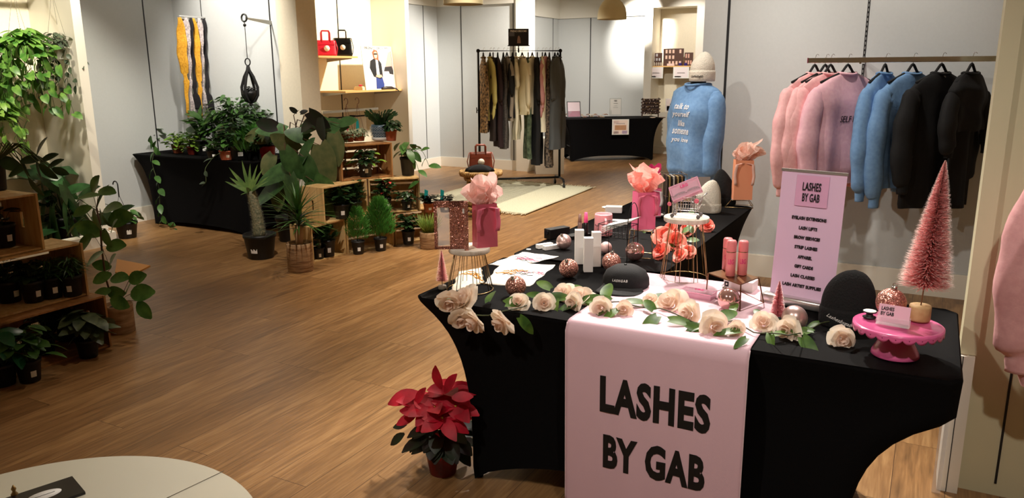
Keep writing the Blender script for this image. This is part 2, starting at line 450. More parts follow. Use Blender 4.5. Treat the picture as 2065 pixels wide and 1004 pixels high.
# ---------------------------------------------------------------- tables
def cover(x0, x1, y0, y1, h, insets, material, arch=.14, rr=.035, pull=.05, n_side=22, nt=16, lag=(0, 0)):
    """stretch tablecloth: flat top, concave falling sides, arched hem between the feet.
    insets: how far the feet sit inside (x-,x+,y-,y+); lag: depth of near-vertical drop on x-/x+ ends"""
    m = mb(material, True)
    cs = [(x0, y0), (x1, y0), (x1, y1), (x0, y1)]
    ring = []
    for i in range(4):
        a = V(cs[i] + (0,)); b = V(cs[(i + 1) % 4] + (0,)); d = (b - a).normalized()
        L_ = (b - a).length
        for j in range(n_side): 
            u = rr / L_ + (1 - 2 * rr / L_) * j / (n_side - 1)
            ring.append((a + (b - a) * u, i, u))
    n = len(ring); rows = []
    cx, cy = (x0 + x1) / 2, (y0 + y1) / 2
    prof = [-1, 0] + [((q + 1) / nt) ** 1.5 for q in range(nt)]
    for ti, t in enumerate(prof):
        row = []
        for p, i, u in ring:
            e = min(u, 1 - u) * 2
            zb = arch * (1 - (1 - e) ** 3) if e > .06 else 0
            zb = max(0.0, zb)
            if t < 0: row.append(V((cx + (p.x - cx) * (1 - .012 / (x1 - x0)), cy + (p.y - cy) * (1 - .012 / (y1 - y0)), h))); continue
            z = h - .006 - t * (h - .006 - zb)
            # drop measured on leg scale
            s_ = (h - z) / h
            def k_(s, lg):
                s = max(0, s - lg) / (1 - lg)
                return 1 - math.exp(-s / .22)
            fx = (p.x - x0) / (x1 - x0); fy = (p.y - y0) / (y1 - y0)
            ix = insets[0] * k_(s_, lag[0]) * (1 - fx) - insets[1] * k_(s_, lag[1]) * fx
            iy = insets[2] * k_(s_, 0) * (1 - fy) - insets[3] * k_(s_, 0) * fy
            q = V((p.x + ix, p.y + iy, z))
            # mid-span cloth is drawn slightly inward
            sag = pull * sin(pi * min(1, s_)) * sin(pi * u) ** 1
            if i == 0: q.y += sag
            if i == 1: q.x -= sag
            if i == 2: q.y -= sag
            if i == 3: q.x += sag
            row.append(q)
        rows.append(row)
    vs = [p for r in rows for p in r]
    fs = [(a * n + j, a * n + (j + 1) % n, (a + 1) * n + (j + 1) % n, (a + 1) * n + j) for a in range(len(rows) - 1) for j in range(n)]
    fs.append(list(range(n)))
    m.add(vs, [f[::-1] for f in fs])
    return m
def folding_table(name_label, loc, rz, L_, W_, insets, group, lag=(0, 0), arch=.14, h=.745):
    t = thing('folding_table', name_label, 'table', loc, rz, None)
    cover(-L_ / 2, L_ / 2, -W_ / 2, W_ / 2, h, insets, M_CLOTH, arch, lag=lag).build('stretch_cover', t)
    p = mb(mat('table_top_plastic', (190, 190, 186), .6)); p.box((0, 0, h - .02), (L_ - .14, W_ - .14, .02)); p.build('tabletop', t)
    g = mb(M_BLACKMETAL, True)
    for sx in (-1, 1):
        g = mb(M_BLACKMETAL, True)
        ix = L_ / 2 - (insets[0] if sx < 0 else insets[1]) - .03
        for sy in (-1, 1):
            g.cyl((sx * ix, sy * (W_ / 2 - insets[2] - .03), .0), (sx * ix, sy * (W_ / 2 - insets[2] - .03), h - .06), .014, n=10)
        g.cyl((sx * ix, -W_ / 2 + insets[2] + .03, .25), (sx * ix, W_ / 2 - insets[2] - .03, .25), .01, n=8)
        g.build('leg', t)
    return t
folding_table('black cloth covered table with the long pink letter runner at the front', (-.78, 2.74, 0), 0, 1.86, .76, (.21, .27, .06, .06), None, lag=(.03, .2), arch=.13)
folding_table('black cloth covered side table behind the front table, reaching back to the mannequin', (-1.325, 4.075, 0), pi / 2, 1.86, .76, (.17, .26, .06, .06), None, arch=.12)
pt = PZ(258, 311, .745)
folding_table('black cloth covered table crowded with potted plants below the striped scarves', (pt.x + .915, pt.y + .40, 0), 0, 1.83, .76, (.20, .20, .05, .05), None, arch=.05)
# angled jewellery table in the far room
a = PZ(1134, 241, .745); b = PZ(1358, 238, .745)
d = (b - a).normalized(); nrm = V((-d.y, d.x, 0))
JT = (a + d * .92 + nrm * .38); JA = math.atan2(d.y, d.x); JD = d; JN = nrm
folding_table('black cloth covered table holding jewellery in the far room', (JT.x, JT.y, 0), JA, 1.83, .76, (.16, .16, .06, .06), None, arch=.09)

# round white table in the near left corner
ra = PZ(0, 955, .745); rb = PZ(235, 918, .745); rc = PZ(512, 1004, .745)
def circ(p, q, r):
    ax_, ay_, bx, by, cx, cy = p.x, p.y, q.x, q.y, r.x, r.y
    D = 2 * (ax_ * (by - cy) + bx * (cy - ay_) + cx * (ay_ - by))
    ux = ((ax_**2 + ay_**2) * (by - cy) + (bx**2 + by**2) * (cy - ay_) + (cx**2 + cy**2) * (ay_ - by)) / D
    uy = ((ax_**2 + ay_**2) * (cx - bx) + (bx**2 + by**2) * (ax_ - cx) + (cx**2 + cy**2) * (bx - ax_)) / D
    return V((ux, uy, 0)), math.hypot(ax_ - ux, ay_ - uy)
RC, RR = circ(ra, rb, rc)
print('ROUND', RC, RR)
t = thing('round_table', 'round white tabletop with a seam across it, near left corner', 'table', RC)
m = mb(mat('white_laminate', (212, 206, 186), .4), True)
m.lathe([(RR - .006, .72), (RR, .724), (RR, .741), (RR - .004, .745), (0.001, .745)], 96); m.build('tabletop', t)
m = mb(mat('seam_dark', (120, 112, 95), .7)); 
s0 = PZ(345, 1000, .7455) - RC; s1 = PZ(425, 962, .7455) - RC; s1.z = s0.z = .7456
m.tube([s0 - (s1 - s0) * 2.2, s1 + (s1 - s0) * .35], .0008, 4); m.build('seam', t)
m = mb(M_WHITE, True); m.cyl((0, 0, .03), (0, 0, .72), .04); m.lathe([(.26, 0), (.26, .012), (.06, .04), (.04, .06)], 32); m.build('pedestal', t)
# black card box on it
bc = PZ(118, 974, .745); e1 = PZ(162, 1010, .745); e2 = PZ(36, 1001, .745)
dx = (e2 - bc).normalized(); ang = math.atan2(dx.y, dx.x)
t = thing('card', 'black card with a white oval label lying on the round white table', 'card', bc + (e2 - bc) * .5 + (V((-dx.y, dx.x, 0)) * .045), ang)
m = mb(mat('black_glossy_card', (22, 20, 26), .3)); m.box((0, 0, .003), (.13, .09, .006)); m.build('card_body', t)

m = mb(M_PAPER, True); m.lathe([(.001, .0065), (.024, .0065), (.024, .0062)], 32, M=Matrix.Diagonal((1.35, .75, 1)), cap=False); m.build('oval_label', t)
m = mb(mat('grey_ink', (90, 90, 90), .6)); m.box((0, 0, .0068), (.04, .0015, .0004)); m.build('label_print', t)
m = mb(mat('brass_figure', (150, 120, 70), .4, .7), True); m.lathe([(.006, .0), (.007, .006), (.003, .012), (.005, .018), (.001, .026)], 12)
o = m.build('brass_charm'); tag(o, 'tiny brass charm standing at the corner of the black card', 'charm', loc=PZ(30, 1001, .746))
# ---------------------------------------------------------------- shared small builders
TZ = .747
def text_fit(body, w, h, material, bold=.0, **k):
    """lettering scaled to an exact width and height, centred"""
    m = text_mb(body, 1., material, bold, **k)
    xs = [q[0] for q in m.v]; ys = [q[1] for q in m.v]
    cx, cy = (min(xs) + max(xs)) / 2, (min(ys) + max(ys)) / 2
    sx, sy = w / (max(xs) - min(xs)), h / (max(ys) - min(ys))
    m.v = [((q[0] - cx) * sx, (q[1] - cy) * sy, q[2]) for q in m.v]
    return m
def facing(o, extra=0.):
    """yaw that turns local -Y towards the camera, plus an offset"""
    return math.atan2(o[1], o[0]) - pi / 2 + extra
M_INK = mat('black_print', (10, 10, 12), .6)
M_GLIT = None
def glitter(name, rgb, dark):
    m = bpy.data.materials.new(name); m.use_nodes = True; N = m.node_tree.nodes; L = m.node_tree.links; b = N['Principled BSDF']
    tc = N.new('ShaderNodeTexCoord'); vo = N.new('ShaderNodeTexVoronoi'); vo.inputs['Scale'].default_value = 420
    L.new(tc.outputs['Object'], vo.inputs[0])
    sp = N.new('ShaderNodeSeparateColor'); L.new(vo.outputs['Color'], sp.inputs[0])
    mx = N.new('ShaderNodeMix'); mx.data_type = 'RGBA'; mx.inputs[6].default_value = srgb(*dark); mx.inputs[7].default_value = srgb(*rgb)
    L.new(sp.outputs[0], mx.inputs[0]); L.new(mx.outputs[2], b.inputs['Base Color'])
    b.inputs['Metallic'].default_value = .75; b.inputs['Roughness'].default_value = .3
    # every flake has its own tilt
    g = N.new('ShaderNodeNewGeometry'); sb = N.new('ShaderNodeVectorMath'); sb.operation = 'SUBTRACT'; sb.inputs[1].default_value = (.5, .5, .5)
    L.new(vo.outputs['Color'], sb.inputs[0]); sc_ = N.new('ShaderNodeVectorMath'); sc_.operation = 'SCALE'; sc_.inputs['Scale'].default_value = 1.1
    L.new(sb.outputs[0], sc_.inputs[0]); ad = N.new('ShaderNodeVectorMath'); L.new(g.outputs['Normal'], ad.inputs[0]); L.new(sc_.outputs[0], ad.inputs[1])
    nn = N.new('ShaderNodeVectorMath'); nn.operation = 'NORMALIZE'; L.new(ad.outputs[0], nn.inputs[0]); L.new(nn.outputs[0], b.inputs['Normal'])
    return m
M_GLIT = glitter('rose_gold_glitter', (236, 176, 158), (150, 92, 82))
M_SATIN = mat('champagne_pink_satin', (206, 176, 170), .32, .7)
M_PEARL = mat('shiny_blush_metal', (224, 182, 176), .12, .85)
M_TISSUE = mat('blush_tissue_paper', (250, 196, 188), .7, transl=.4)
M_LPINK = mat('light_pink_fabric', (222, 172, 186), .55)

def tissue(parent, w, h, z0, seed, material=None, lean=(0, 0), tip=1.):
    """crumpled tissue paper bursting out of a bag: several folded pointed sheets"""
    R = random.Random(seed); m = mb(material or M_TISSUE, False)
    for k in range(6):
        a = 2 * pi * k / 6 + R.uniform(-.4, .4); hh = h * R.uniform(.65, 1.0) * (1.15 if k == 0 else 1)
        ww = w * R.uniform(.95, 1.3); ph = R.uniform(0, 6)
        dx, dy = cos(a), sin(a)
        def fn(u, v, a=a, hh=hh, ww=ww, ph=ph, dx=dx, dy=dy):
            s_ = (u - .5) * 2
            spread = .2 + 1.15 * v - .6 * v * v
            edge = 1 - .42 * abs(s_) ** 1.2 + .06 * sin(s_ * 7 + ph)
            out = (.10 + .5 * v) * w * .55
            fold = .12 * w * sin(s_ * 5 + ph) * (.3 + v) + .05 * w * sin(v * 11 + ph * 2 + s_ * 4)
            x = dx * (out + fold) - dy * s_ * ww * spread * .6 + lean[0] * v * v
            y = dy * (out + fold) * .7 + dx * s_ * ww * spread * .5 + lean[1] * v * v
            return V((x, y, z0 - .012 + v * hh * edge + .02 * w * sin(7 * u + ph)))
        m.grid(fn, 10, 9)
    return m.build('tissue_paper', parent)
def gift_bag(label, loc, rz, w, d, h, material, seed, tissue_h, tmat=None, bow=True, lean=(0, 0), tw=None):
    t = thing('gift_bag', label, 'gift bag', loc, rz)
    m = mb(material); b_ = .012
    # walls with a gusset fold on the sides
    def P_(x, y, z): return V((x * (1 - .04 * z / h), y, z))
    hw, hd = w / 2, d / 2
    m.add([P_(-hw, -hd, 0), P_(hw, -hd, 0), P_(hw, hd, 0), P_(-hw, hd, 0), P_(-hw, -hd, h), P_(0, -hd * 1.05, h), P_(hw, -hd, h),
           P_(hw * .86, 0, h), P_(hw, hd, h), P_(-hw, hd, h), P_(-hw * .86, 0, h), P_(hw * .97, 0, h * .35), P_(-hw * .97, 0, h * .35)],
          [(3, 2, 1, 0), (0, 1, 6, 5, 4), (2, 3, 9, 8), (1, 2, 11), (1, 11, 7, 6), (2, 8, 7, 11), (3, 0, 12), (0, 4, 10, 12), (3, 12, 10, 9)])
    m.build('paper_bag', t)
    tissue(t, tw or w, tissue_h, h, seed, tmat, lean)
    if bow:
        m = mb(mat('ribbon_' + material.name, (226, 110, 136), .5) if bow is True else bow, True)
        for sx in (-1, 1):
            pts = [V((sx * w * .1, -hd - .004, h * .93)), V((sx * w * .42, -hd - .016, h * .9)), V((sx * w * .5, -hd - .012, h * .6)), V((sx * w * .44, -hd - .01, h * .38))]
            def fn(u, v, pts=pts):
                i = min(2, int(v * 3)); f = v * 3 - i; c_ = pts[i].lerp(pts[i + 1], f)
                return c_ + V(((u - .5) * .018, -.003 * sin(v * 9), 0))
            m.grid(fn, 2, 9, .0006)
        m.build('ribbon', t)
    return t
def ornament(label, px, py, rpx, material, zs=TZ, cap=True, tilt=(0.6, 0, 0)):
    r = .03
    for _ in range(4):
        c_ = PZ(px, py, zs + r); r = rpx * (c_ - V((0, 0, CAMZ))).dot(cf) / FPX
    t = thing('ball_ornament', label, 'ornament', (c_.x, c_.y, zs), 0, 'Christmas balls')
    m = mb(material, True); m.ball((0, 0, r), r, 32, 20); m.build('ball', t)
    if cap:
        Mr = Matrix.Rotation(tilt[0], 3, 'X') @ Matrix.Rotation(tilt[1], 3, 'Y')
        m = mb(M_CHROME, True); dirn = Mr @ V((0, 0, 1)); q = V((0, 0, r)) + dirn * r * .95
        m.cyl(q, q + dirn * r * .22, r * .2, n=12)
        e = q + dirn * r * .34; sx = Mr @ V((1, 0, 0))
        m.tube([e + (sx * cos(w) + dirn * sin(w)) * r * .13 for w in [i * pi / 5 for i in range(10)]], r * .025, 5, closed=True)
        m.build('hanging_cap', t)
    return t
def brush_tree(label, base, h, r, base_r, base_h, seed, n, col, gap=.12, wood=None, trunk_r=.0015, lean=(0, 0), br=None):
    t = thing('bottle_brush_tree', label, 'ornament tree', base, 0)
    m = mb(wood or mat('pale_log_slice', (204, 172, 122), .7, rgb2=(184, 146, 96), scale=30), True)
    m.lathe([(base_r * .96, 0), (base_r, base_h * .1), (base_r, base_h * .88), (base_r * .95, base_h), (.0005, base_h)], 28); m.build('wooden_base', t)
    m = mb(mat('twisted_wire', (150, 120, 110), .35, .8), True); m.cyl((0, 0, base_h * .6), (lean[0], lean[1], h), trunk_r, n=6); m.build('wire_trunk', t)
    R = random.Random(seed)
    m = mb(mat('bristle_' + label[:9].replace(' ', '_'), col, .6))
    m2 = mat('frosted_bristle_tips', (252, 222, 214), .6)
    turns = max(12, int(n / 60)); z0 = base_h + (h - base_h) * gap
    for i in range(n):
        f = i / n; z = z0 + (h - z0) * f; rr = r * (1 - f) ** .85 * R.uniform(.86, 1.04) + .002
        a = 2 * pi * f * turns + R.uniform(-.18, .18) + (R.random() * 2 * pi if R.random() < .55 else 0)
        up = rr * R.uniform(-.05, .22); k = (z) / h
        o = V((lean[0] * k, lean[1] * k, z)); tip = o + V((cos(a) * rr, sin(a) * rr, up))
        s_ = V((-sin(a), cos(a), 0)) * (br or r * .03)
        sz = V((0, 0, (br or r * .03)))
        mid = o.lerp(tip, .82)
        m.m(m.mats[0]); m.add([o - s_, o + s_, mid + s_, mid - s_, ], [(0, 1, 2, 3)])
        m.m(m2); m.add([mid - s_, mid + s_, tip + sz * .7], [(0, 1, 2)])
    m.build('bristles', t)
    return t
def cage_stool(label, cpx, cpy, rb, tpy, rt, nw=16, extra=.0):
    c_ = PZ(cpx, cpy, TZ); ht = PY(cpx, tpy, c_.y).z - TZ
    t = thing('cage_riser', label, 'riser', c_)
    m = mb(M_GOLD, True)
    for i in range(nw):
        a = 2 * pi * (i // 2) / (nw / 2) + (.09 if i % 2 else -.09)
        m.cyl((cos(a) * rb, sin(a) * rb, .0025), (cos(a) * rt * .72, sin(a) * rt * .72, ht - .016), .0014, n=6)
    m.tube([(cos(a) * rb, sin(a) * rb, .0022) for a in [i * 2 * pi / 48 for i in range(48)]], .0022, 6, closed=True)
    m.tube([(cos(a) * rt * .73, sin(a) * rt * .73, ht - .02) for a in [i * 2 * pi / 32 for i in range(32)]], .002, 6, closed=True)
    m.build('wire_cage', t)
    m = mb(mat('whitewashed_wood', (238, 228, 214), .75, rgb2=(206, 188, 168), scale=9, stretch=(1, 8, 1), bump=.2), True)
    m.lathe([(rt * .97, ht - .019), (rt, ht - .016), (rt, ht - .003), (rt * .985, ht), (.001, ht)], 40); m.build('wooden_top', t, bevel=0)
    return t, c_, TZ + ht

# ---------------------------------------------------------------- runner with lettering
YF = 2.352
xa, xb = PY(1142, 660, YF).x, PY(1511, 720, YF).x
t = thing('table_runner', 'long light pink runner with bold black letters hanging over the table front', 'table runner', ((xa + xb) / 2, 2.74, 0))
m = mb(mat('pink_satin_runner', (226, 188, 200), .5, bump=.05, scale=300), True)
W_ = xb - xa
def rf(u, v):
    # v: 0 back edge on the top, .42 front table edge, 1 hem
    x = (u - .5) * W_
    if v < .42: return V((x, 3.10 - 2.74 - (3.10 - 2.375) * v / .42, .7495 + .0008 * sin(u * 14) * sin(v * 30)))
    f = (v - .42) / .58
    if f < .06:
        a = f / .06 * pi / 2; return V((x, 2.375 - 2.74 - .018 * sin(a), .7495 - .018 * (1 - cos(a))))
    g = (f - .06) / .94
    corner = max(0, (abs(u - .5) * 2 - .86) / .14)
    wav = .004 * sin(u * 17 + 1) * g + .003 * sin(u * 40) * g * (1 - g) * 2
    return V((x * (1 - .006 * g), YF - .006 - 2.74 - wav + .012 * g, .7315 - g * (.7 - .03 * corner ** 2)))
m.grid(rf, 48, 60, .0012)
RC_ = m.build('runner_cloth', t)
for sx in (0, 1):
    hm = mb(mat('runner_hem', (240, 214, 220), .6), True); hm.tube([rf(sx, .44 + .56 * i / 40) + V((0, -.001, 0)) for i in range(41)], .0016, 5); hm.build('side_hem', RC_)
YT = YF - .0125
def runner_line(body, l, r):
    zt_, zb_ = PY(l[0], l[1], YT).z, PY(l[0], l[2], YT).z
    xl_, xr_ = PY(l[0], (l[1] + l[2]) / 2, YT).x, PY(r[0], (r[1] + r[2]) / 2, YT).x
    tm = text_fit(body, xr_ - xl_, zt_ - zb_, M_INK, .045, space=1.1)
    bv = bvh_of(m)
    put_text(tm, frame(((xl_ + xr_) / 2 - t.location.x, -.45, (zt_ + zb_) / 2), (1, 0, 0), (0, 0, 1)), 'lettering', RC_, bv, .0012)
runner_line('LASHES', (1208, 757, 832), (1432, 806, 876))
runner_line('BY GAB', (1213, 877, 946), (1420, 928, 992))

# ---------------------------------------------------------------- cage risers and what stands on them
ts, c1, z1 = cage_stool('small round whitewashed riser with gold wire cage at the left table corner', 948, 583, .092, 498, .082)
ts, c2, z2 = cage_stool('tall round whitewashed riser with gold wire cage holding the tiny shopping cart', 1379, 560, .098, 436, .092)
p = PZ(975, 497, z1)
bagm = mat('rose_kraft_paper', (204, 92, 112), .5)
gift_bag('dusty rose gift bag with pale tissue on the left cage riser', (p.x, p.y + .012, z1), facing(p, .35), .085, .06, PY(973, 410, p.y).z - z1, bagm, 3, .14, mat('pale_blush_tissue', (252, 216, 208), .7, transl=.4), lean=(-.005, 0), tw=.12)
# glitter display frame left of it
p = PZ(938, 503, z1)
t = thing('glitter_sample_book', 'rose gold glitter sample book standing open on the left cage riser', 'book', (p.x, p.y, z1), facing(p, 0))
m = mb(M_GLIT); H_ = PY(940, 406, p.y).z - z1
w1 = .118
m.box((-w1 / 2, .012, H_ - .012), (w1, .004, .024)); m.box((-w1 + .006, .012, H_ / 2), (.012, .004, H_)); m.box((-w1 * .24, .012, H_ / 2), (w1 * .5, .004, H_)); m.box((-w1 / 2, .012, .006), (w1, .004, .012))
m.build('frame_cover', t)
m = mb(M_GLIT); m.box((.006, -.004, H_ / 2), (.016, .034, H_)); m.build('spine', t)
m = mb(mat('clear_film', (240, 235, 235), .2, alpha=.25)); m.box((-w1 * .72, .0125, H_ / 2), (w1 * .42, .001, H_ - .03)); m.build('window', t)
m = mb(M_PAPER); m.box((-.004, -.0225, H_ * .82), (.007, .001, .018)); m.build('price_tag', t)

# trees
p = PZ(892, 582, TZ)
brush_tree('tiny pink bottle brush tree at the left end of the table', p, PY(889, 505, p.y).z - TZ, .027, .0165, .014, 1, 1500, (240, 150, 160), wood=mat('grey_tree_base', (150, 140, 125), .7))
p = PZ(1566, 655, TZ)
brush_tree('little pink bottle brush tree in front of the roll-up banner', p, PY(1566, 566, p.y).z - TZ, .03, .0165, .012, 2, 1600, (236, 130, 140))

# ornaments
ornament('rose gold glitter ball beside the left cage riser', 1040, 577, 21, M_GLIT)
ornament('rose gold glitter ball in front of the three tall white boxes', 1147, 541, 19.5, M_GLIT)
ornament('matt silvery pink ball behind the tall white boxes', 1137, 487, 15.5, M_SATIN)
ornament('sparkly rose gold ball half hidden behind the black baseball cap', 1233, 528, 19, M_GLIT, tilt=(.1, .1, 0))
ornament('shiny clear pink ball under the gold wire stand of the pink bag', 1280, 507, 19, M_PEARL)
ornament('shiny pink ball in front of the gold riser with pink bottles', 1470, 603, 22.5, M_PEARL, tilt=(-.3, -.5, 0))
ornament('large matt champagne ball between the little tree and the black beanie', 1602, 641, 25.5, M_SATIN, cap=False)
ornament('frosted blush ball behind the wire basket', 1222, 499, 12, mat('frosted_blush', (226, 186, 182), .45, .3), cap=False)

# three tall white boxes and small boxes
M_BOX = mat('white_card_box', (236, 234, 230), .5)
for i, (lab, px, py, h, rz) in enumerate((('tall white box, left of the three beside the glitter ball', 1164, 533, .155, .5), ('tall white box, nearest of the three beside the glitter ball', 1182, 549, .150, .5), ('tall white box, right of the three beside the glitter ball', 1198, 538, .155, .55))):
    p = PZ(px, py, TZ)
    t = thing('cosmetic_box', lab, 'box', p + V((0, .02, 0)), rz, 'tall white cosmetic boxes')
    m = mb(M_BOX); m.box((0, 0, h / 2), (.039, .035, h)); m.build('carton', t, bevel=.0008)
    if i == 2:
        m = mb(mat('fine_grey_print', (150, 150, 150), .6))
        for q in range(14): m.box((.0199, 0, h * .85 - q * .006), (.0004, .022, .0012))
        m.build('printed_text', t)
for i, (lab, px, py) in enumerate((('small white box lying behind the white shirts, left one', 1098, 499), ('small white box lying behind the white shirts, right one', 1112, 502))):
    p = PZ(px, py, TZ)
    m = mb(M_BOX); m.box((0, 0, .01), (.088, .026, .02)); o = m.build('small_box', bevel=.0008); tag(o, lab, 'box', 'small white boxes', p, 1.05)
m = mb(M_PAPER, True); m.lathe([(.012, 0), (.012, .002), (.0005, .002)], 20); o = m.build('round_tag'); tag(o, 'small round white tag on the black cloth beside the small white boxes', 'tag', loc=PZ(1066, 503, TZ))
p = PZ(1120, 480, TZ)
t = thing('lens_box', 'black box with camera lens eyes at the far left table edge', 'box', p + V((0, .02, 0)), 1.15)
m = mb(M_BLACK); m.box((0, 0, .026), (.135, .05, .052)); m.build('box_body', t, bevel=.002)
m = mb(mat('dark_glass', (30, 30, 34), .1)); m.cyl((-.068, 0, .035), (-.072, 0, .035), .012); m.build('round_eye', t)
p = PZ(1160, 480, TZ); m = mb(M_BLACK); m.box((0, 0, .008), (.13, .06, .016)); o = m.build('flat_box', bevel=.001); tag(o, 'flat black box lying right of the black lens box', 'box', loc=p + V((0, .03, 0)), rz=1.1)

# lip gloss tubes, mug
for lab, px, py, h, cc, bc_ in (('slim brown capped gloss tube left of the pink mug', 1169, 473, .11, (122, 84, 70), (120, 92, 84)), ('black tube with a bright pink cap beside the mug', 1181, 480, .135, (232, 70, 130), (14, 13, 15))):
    p = PZ(px, py, TZ); t = thing('gloss_tube', lab, 'tube', p, 0)
    m = mb(mat('tube_body_%d' % px, bc_, .25), True); m.lathe([(.011, 0), (.0115, .003), (.0115, h * .6), (.009, h * .62)], 20); m.build('tube_body', t)
    m = mb(mat('tube_cap_%d' % px, cc, .4), True); m.lathe([(.0105, h * .6), (.0105, h * .62), (.008, h), (.001, h)], 20); m.build('cap', t)
p = PZ(1212, 477, TZ); hm = PY(1211, 436, p.y).z - TZ + .01
t = thing('mug', 'pink mug with closed eyelash eyes drawn on it', 'mug', p + V((0, .03, 0)), facing(p))
MUG = mat('pink_ceramic', (238, 160, 166), .3, coat=.5)
m = mb(MUG, True); m.lathe([(.03, 0), (.047, .003), (.049, hm * .1), (.046, hm * .95), (.044, hm), (.041, hm * .98), (.042, .01), (.001, .008)], 36); cup_ = m.build('cup', t)
m = mb(MUG, True); m.tube([(.01 + .0, -.045 - .001, hm * .82), (.012, -.07, hm * .8), (.013, -.082, hm * .55), (.012, -.072, hm * .25), (.01, -.046, hm * .2)], .0065, 10); m.build('handle', t)
m = mb(M_INK)
for s_ in (-1, 1):
    for k_ in range(7):
        a = -pi / 2 + s_ * .75 + (k_ - 3) * .1
        pts = [V((.0485 * cos(a), .0485 * sin(a), hm * .56 - .004 * cos((k_ - 3) * .5)))]
        pts.append(pts[0] + V((cos(a) * .001, sin(a) * .001, -.006)))
        m.tube(pts, .0008, 4)
m.build('eyelash_print', cup_)

# white printed shirts lying flat
def sheet(name, lab, cat, pts, z, th=.004, material=None, wav=.003, parent=None, group=None):
    P4 = [PZ(a, b, z) for a, b in pts]; c_ = sum(P4, V()) / 4
    m = mb(material or M_PAPER, True)
    def fn(u, v):
        q = P4[0].lerp(P4[1], u).lerp(P4[3].lerp(P4[2], u), v) - c_
        e = (1 - abs(2 * u - 1) ** 3) * (1 - abs(2 * v - 1) ** 3)
        return q + V((.004 * sin(v * 17), .004 * sin(u * 13), th * e + wav * (sin(u * 9 + v * 4) * .5 + .5) * e))
    m.grid(fn, 18, 12, .0015)
    t = thing(name, lab, cat, c_, 0, group); m.build('cloth', t)
    return t, c_, m
SH = mat('white_cotton', (240, 234, 226), .85)
def scribble(t, bv, c_, seed, pts, material, r=.0011, n=5):
    R = random.Random(seed); m = mb(material)
    for k_ in range(n):
        u0, v0 = R.uniform(-.05, .05), R.uniform(-.04, .04); w = []
        for i in range(9):
            x = pts[0] + u0 + (i - 4) * .008; y = pts[1] + v0 + .008 * sin(i * 1.7 + k_)
            h_ = bv.ray_cast(V((x, y, .3)), V((0, 0, -1)))[0]
            if h_ is not None: w.append(h_ + V((0, 0, .0012)))
        if len(w) > 2: m.tube(w, r, 4)
    if m.v: m.build('print', t)
M_PINKINK = mat('pink_print', (236, 150, 176), .7); M_GOLDINK = mat('gold_print', (226, 160, 60), .6)
t, c_, m = sheet('printed_shirt', 'white printed shirt lying flat behind the left cage riser, nearer one', 'shirt', [(975, 573), (1068, 577), (1121, 534), (1010, 530)], TZ, material=SH); bv = bvh_of(m)
scribble(t, bv, c_, 1, (.02, .0), M_INK); scribble(t, bv, c_, 2, (-.05, -.0), M_GOLDINK, .002, 6); scribble(t, bv, c_, 5, (.07, .02), M_PINKINK, .0015)
t, c_, m = sheet('printed_shirt', 'white printed shirt with pink script, farther one under the small boxes', 'shirt', [(985, 533), (1040, 538), (1128, 517), (1055, 508)], TZ + .001, material=SH); bv = bvh_of(m)
scribble(t, bv, c_, 3, (.03, .0), M_INK); scribble(t, bv, c_, 4, (.04, .02), M_PINKINK, .0018, 7)
t, c_, m = sheet('printed_shirt', 'cream rolled shirt lying under the left cage riser', 'shirt', [(908, 590), (975, 570), (970, 540), (925, 548)], TZ + .0005, .012, mat('cream_cotton', (232, 220, 200), .85)); bv = bvh_of(m)
scribble(t, bv, c_, 9, (.03, .02), M_GOLDINK, .002, 8)

# black baseball cap with small white lettering
p = PZ(1245, 588, TZ + .001)
t = thing('baseball_cap', 'black baseball cap with small white lettering lying on the runner edge', 'cap', p + V((0, .085, 0)), facing(p, -.25))
CAPM = mat('black_cotton_twill', (17, 17, 19), .85, bump=.15, scale=250)
m = mb(CAPM, True)
m.lathe([(.088, 0), (.091, .012), (.089, .04), (.076, .068), (.05, .084), (.02, .089), (.001, .09)], 36, wob=lambda w, z: 1 + .03 * sin(w * 6) + .04 * cos(w) * (z > .01)); cm = m
cr_ = m.build('crown', t)
m = mb(CAPM, True)
def brim(u, v):
    a = pi * (.14 + .72 * u); r0 = .086; r1 = .086 + .075 * sin(pi * u) ** .6
    r = r0 + (r1 - r0) * v
    return V((cos(a) * r * 1.02, -sin(a) * r, .016 - .013 * v - .02 * (cos(a) ** 2) * v + .004))
m.grid(brim, 20, 6, .003); m.build('brim', t)
tm = text_fit('LASHGAB', .06, .009, mat('white_thread', (230, 228, 224), .7), .02, space=1.3)
put_text(tm, frame((0, -.09, .045), (1, 0, 0), (0, 0, 1)), 'embroidery', cr_, bvh_of(cm), .001)
m = mb(M_BLACK, True); m.lathe([(.006, .089), (.005, .094), (.001, .095)], 12); m.build('top_button', cr_)
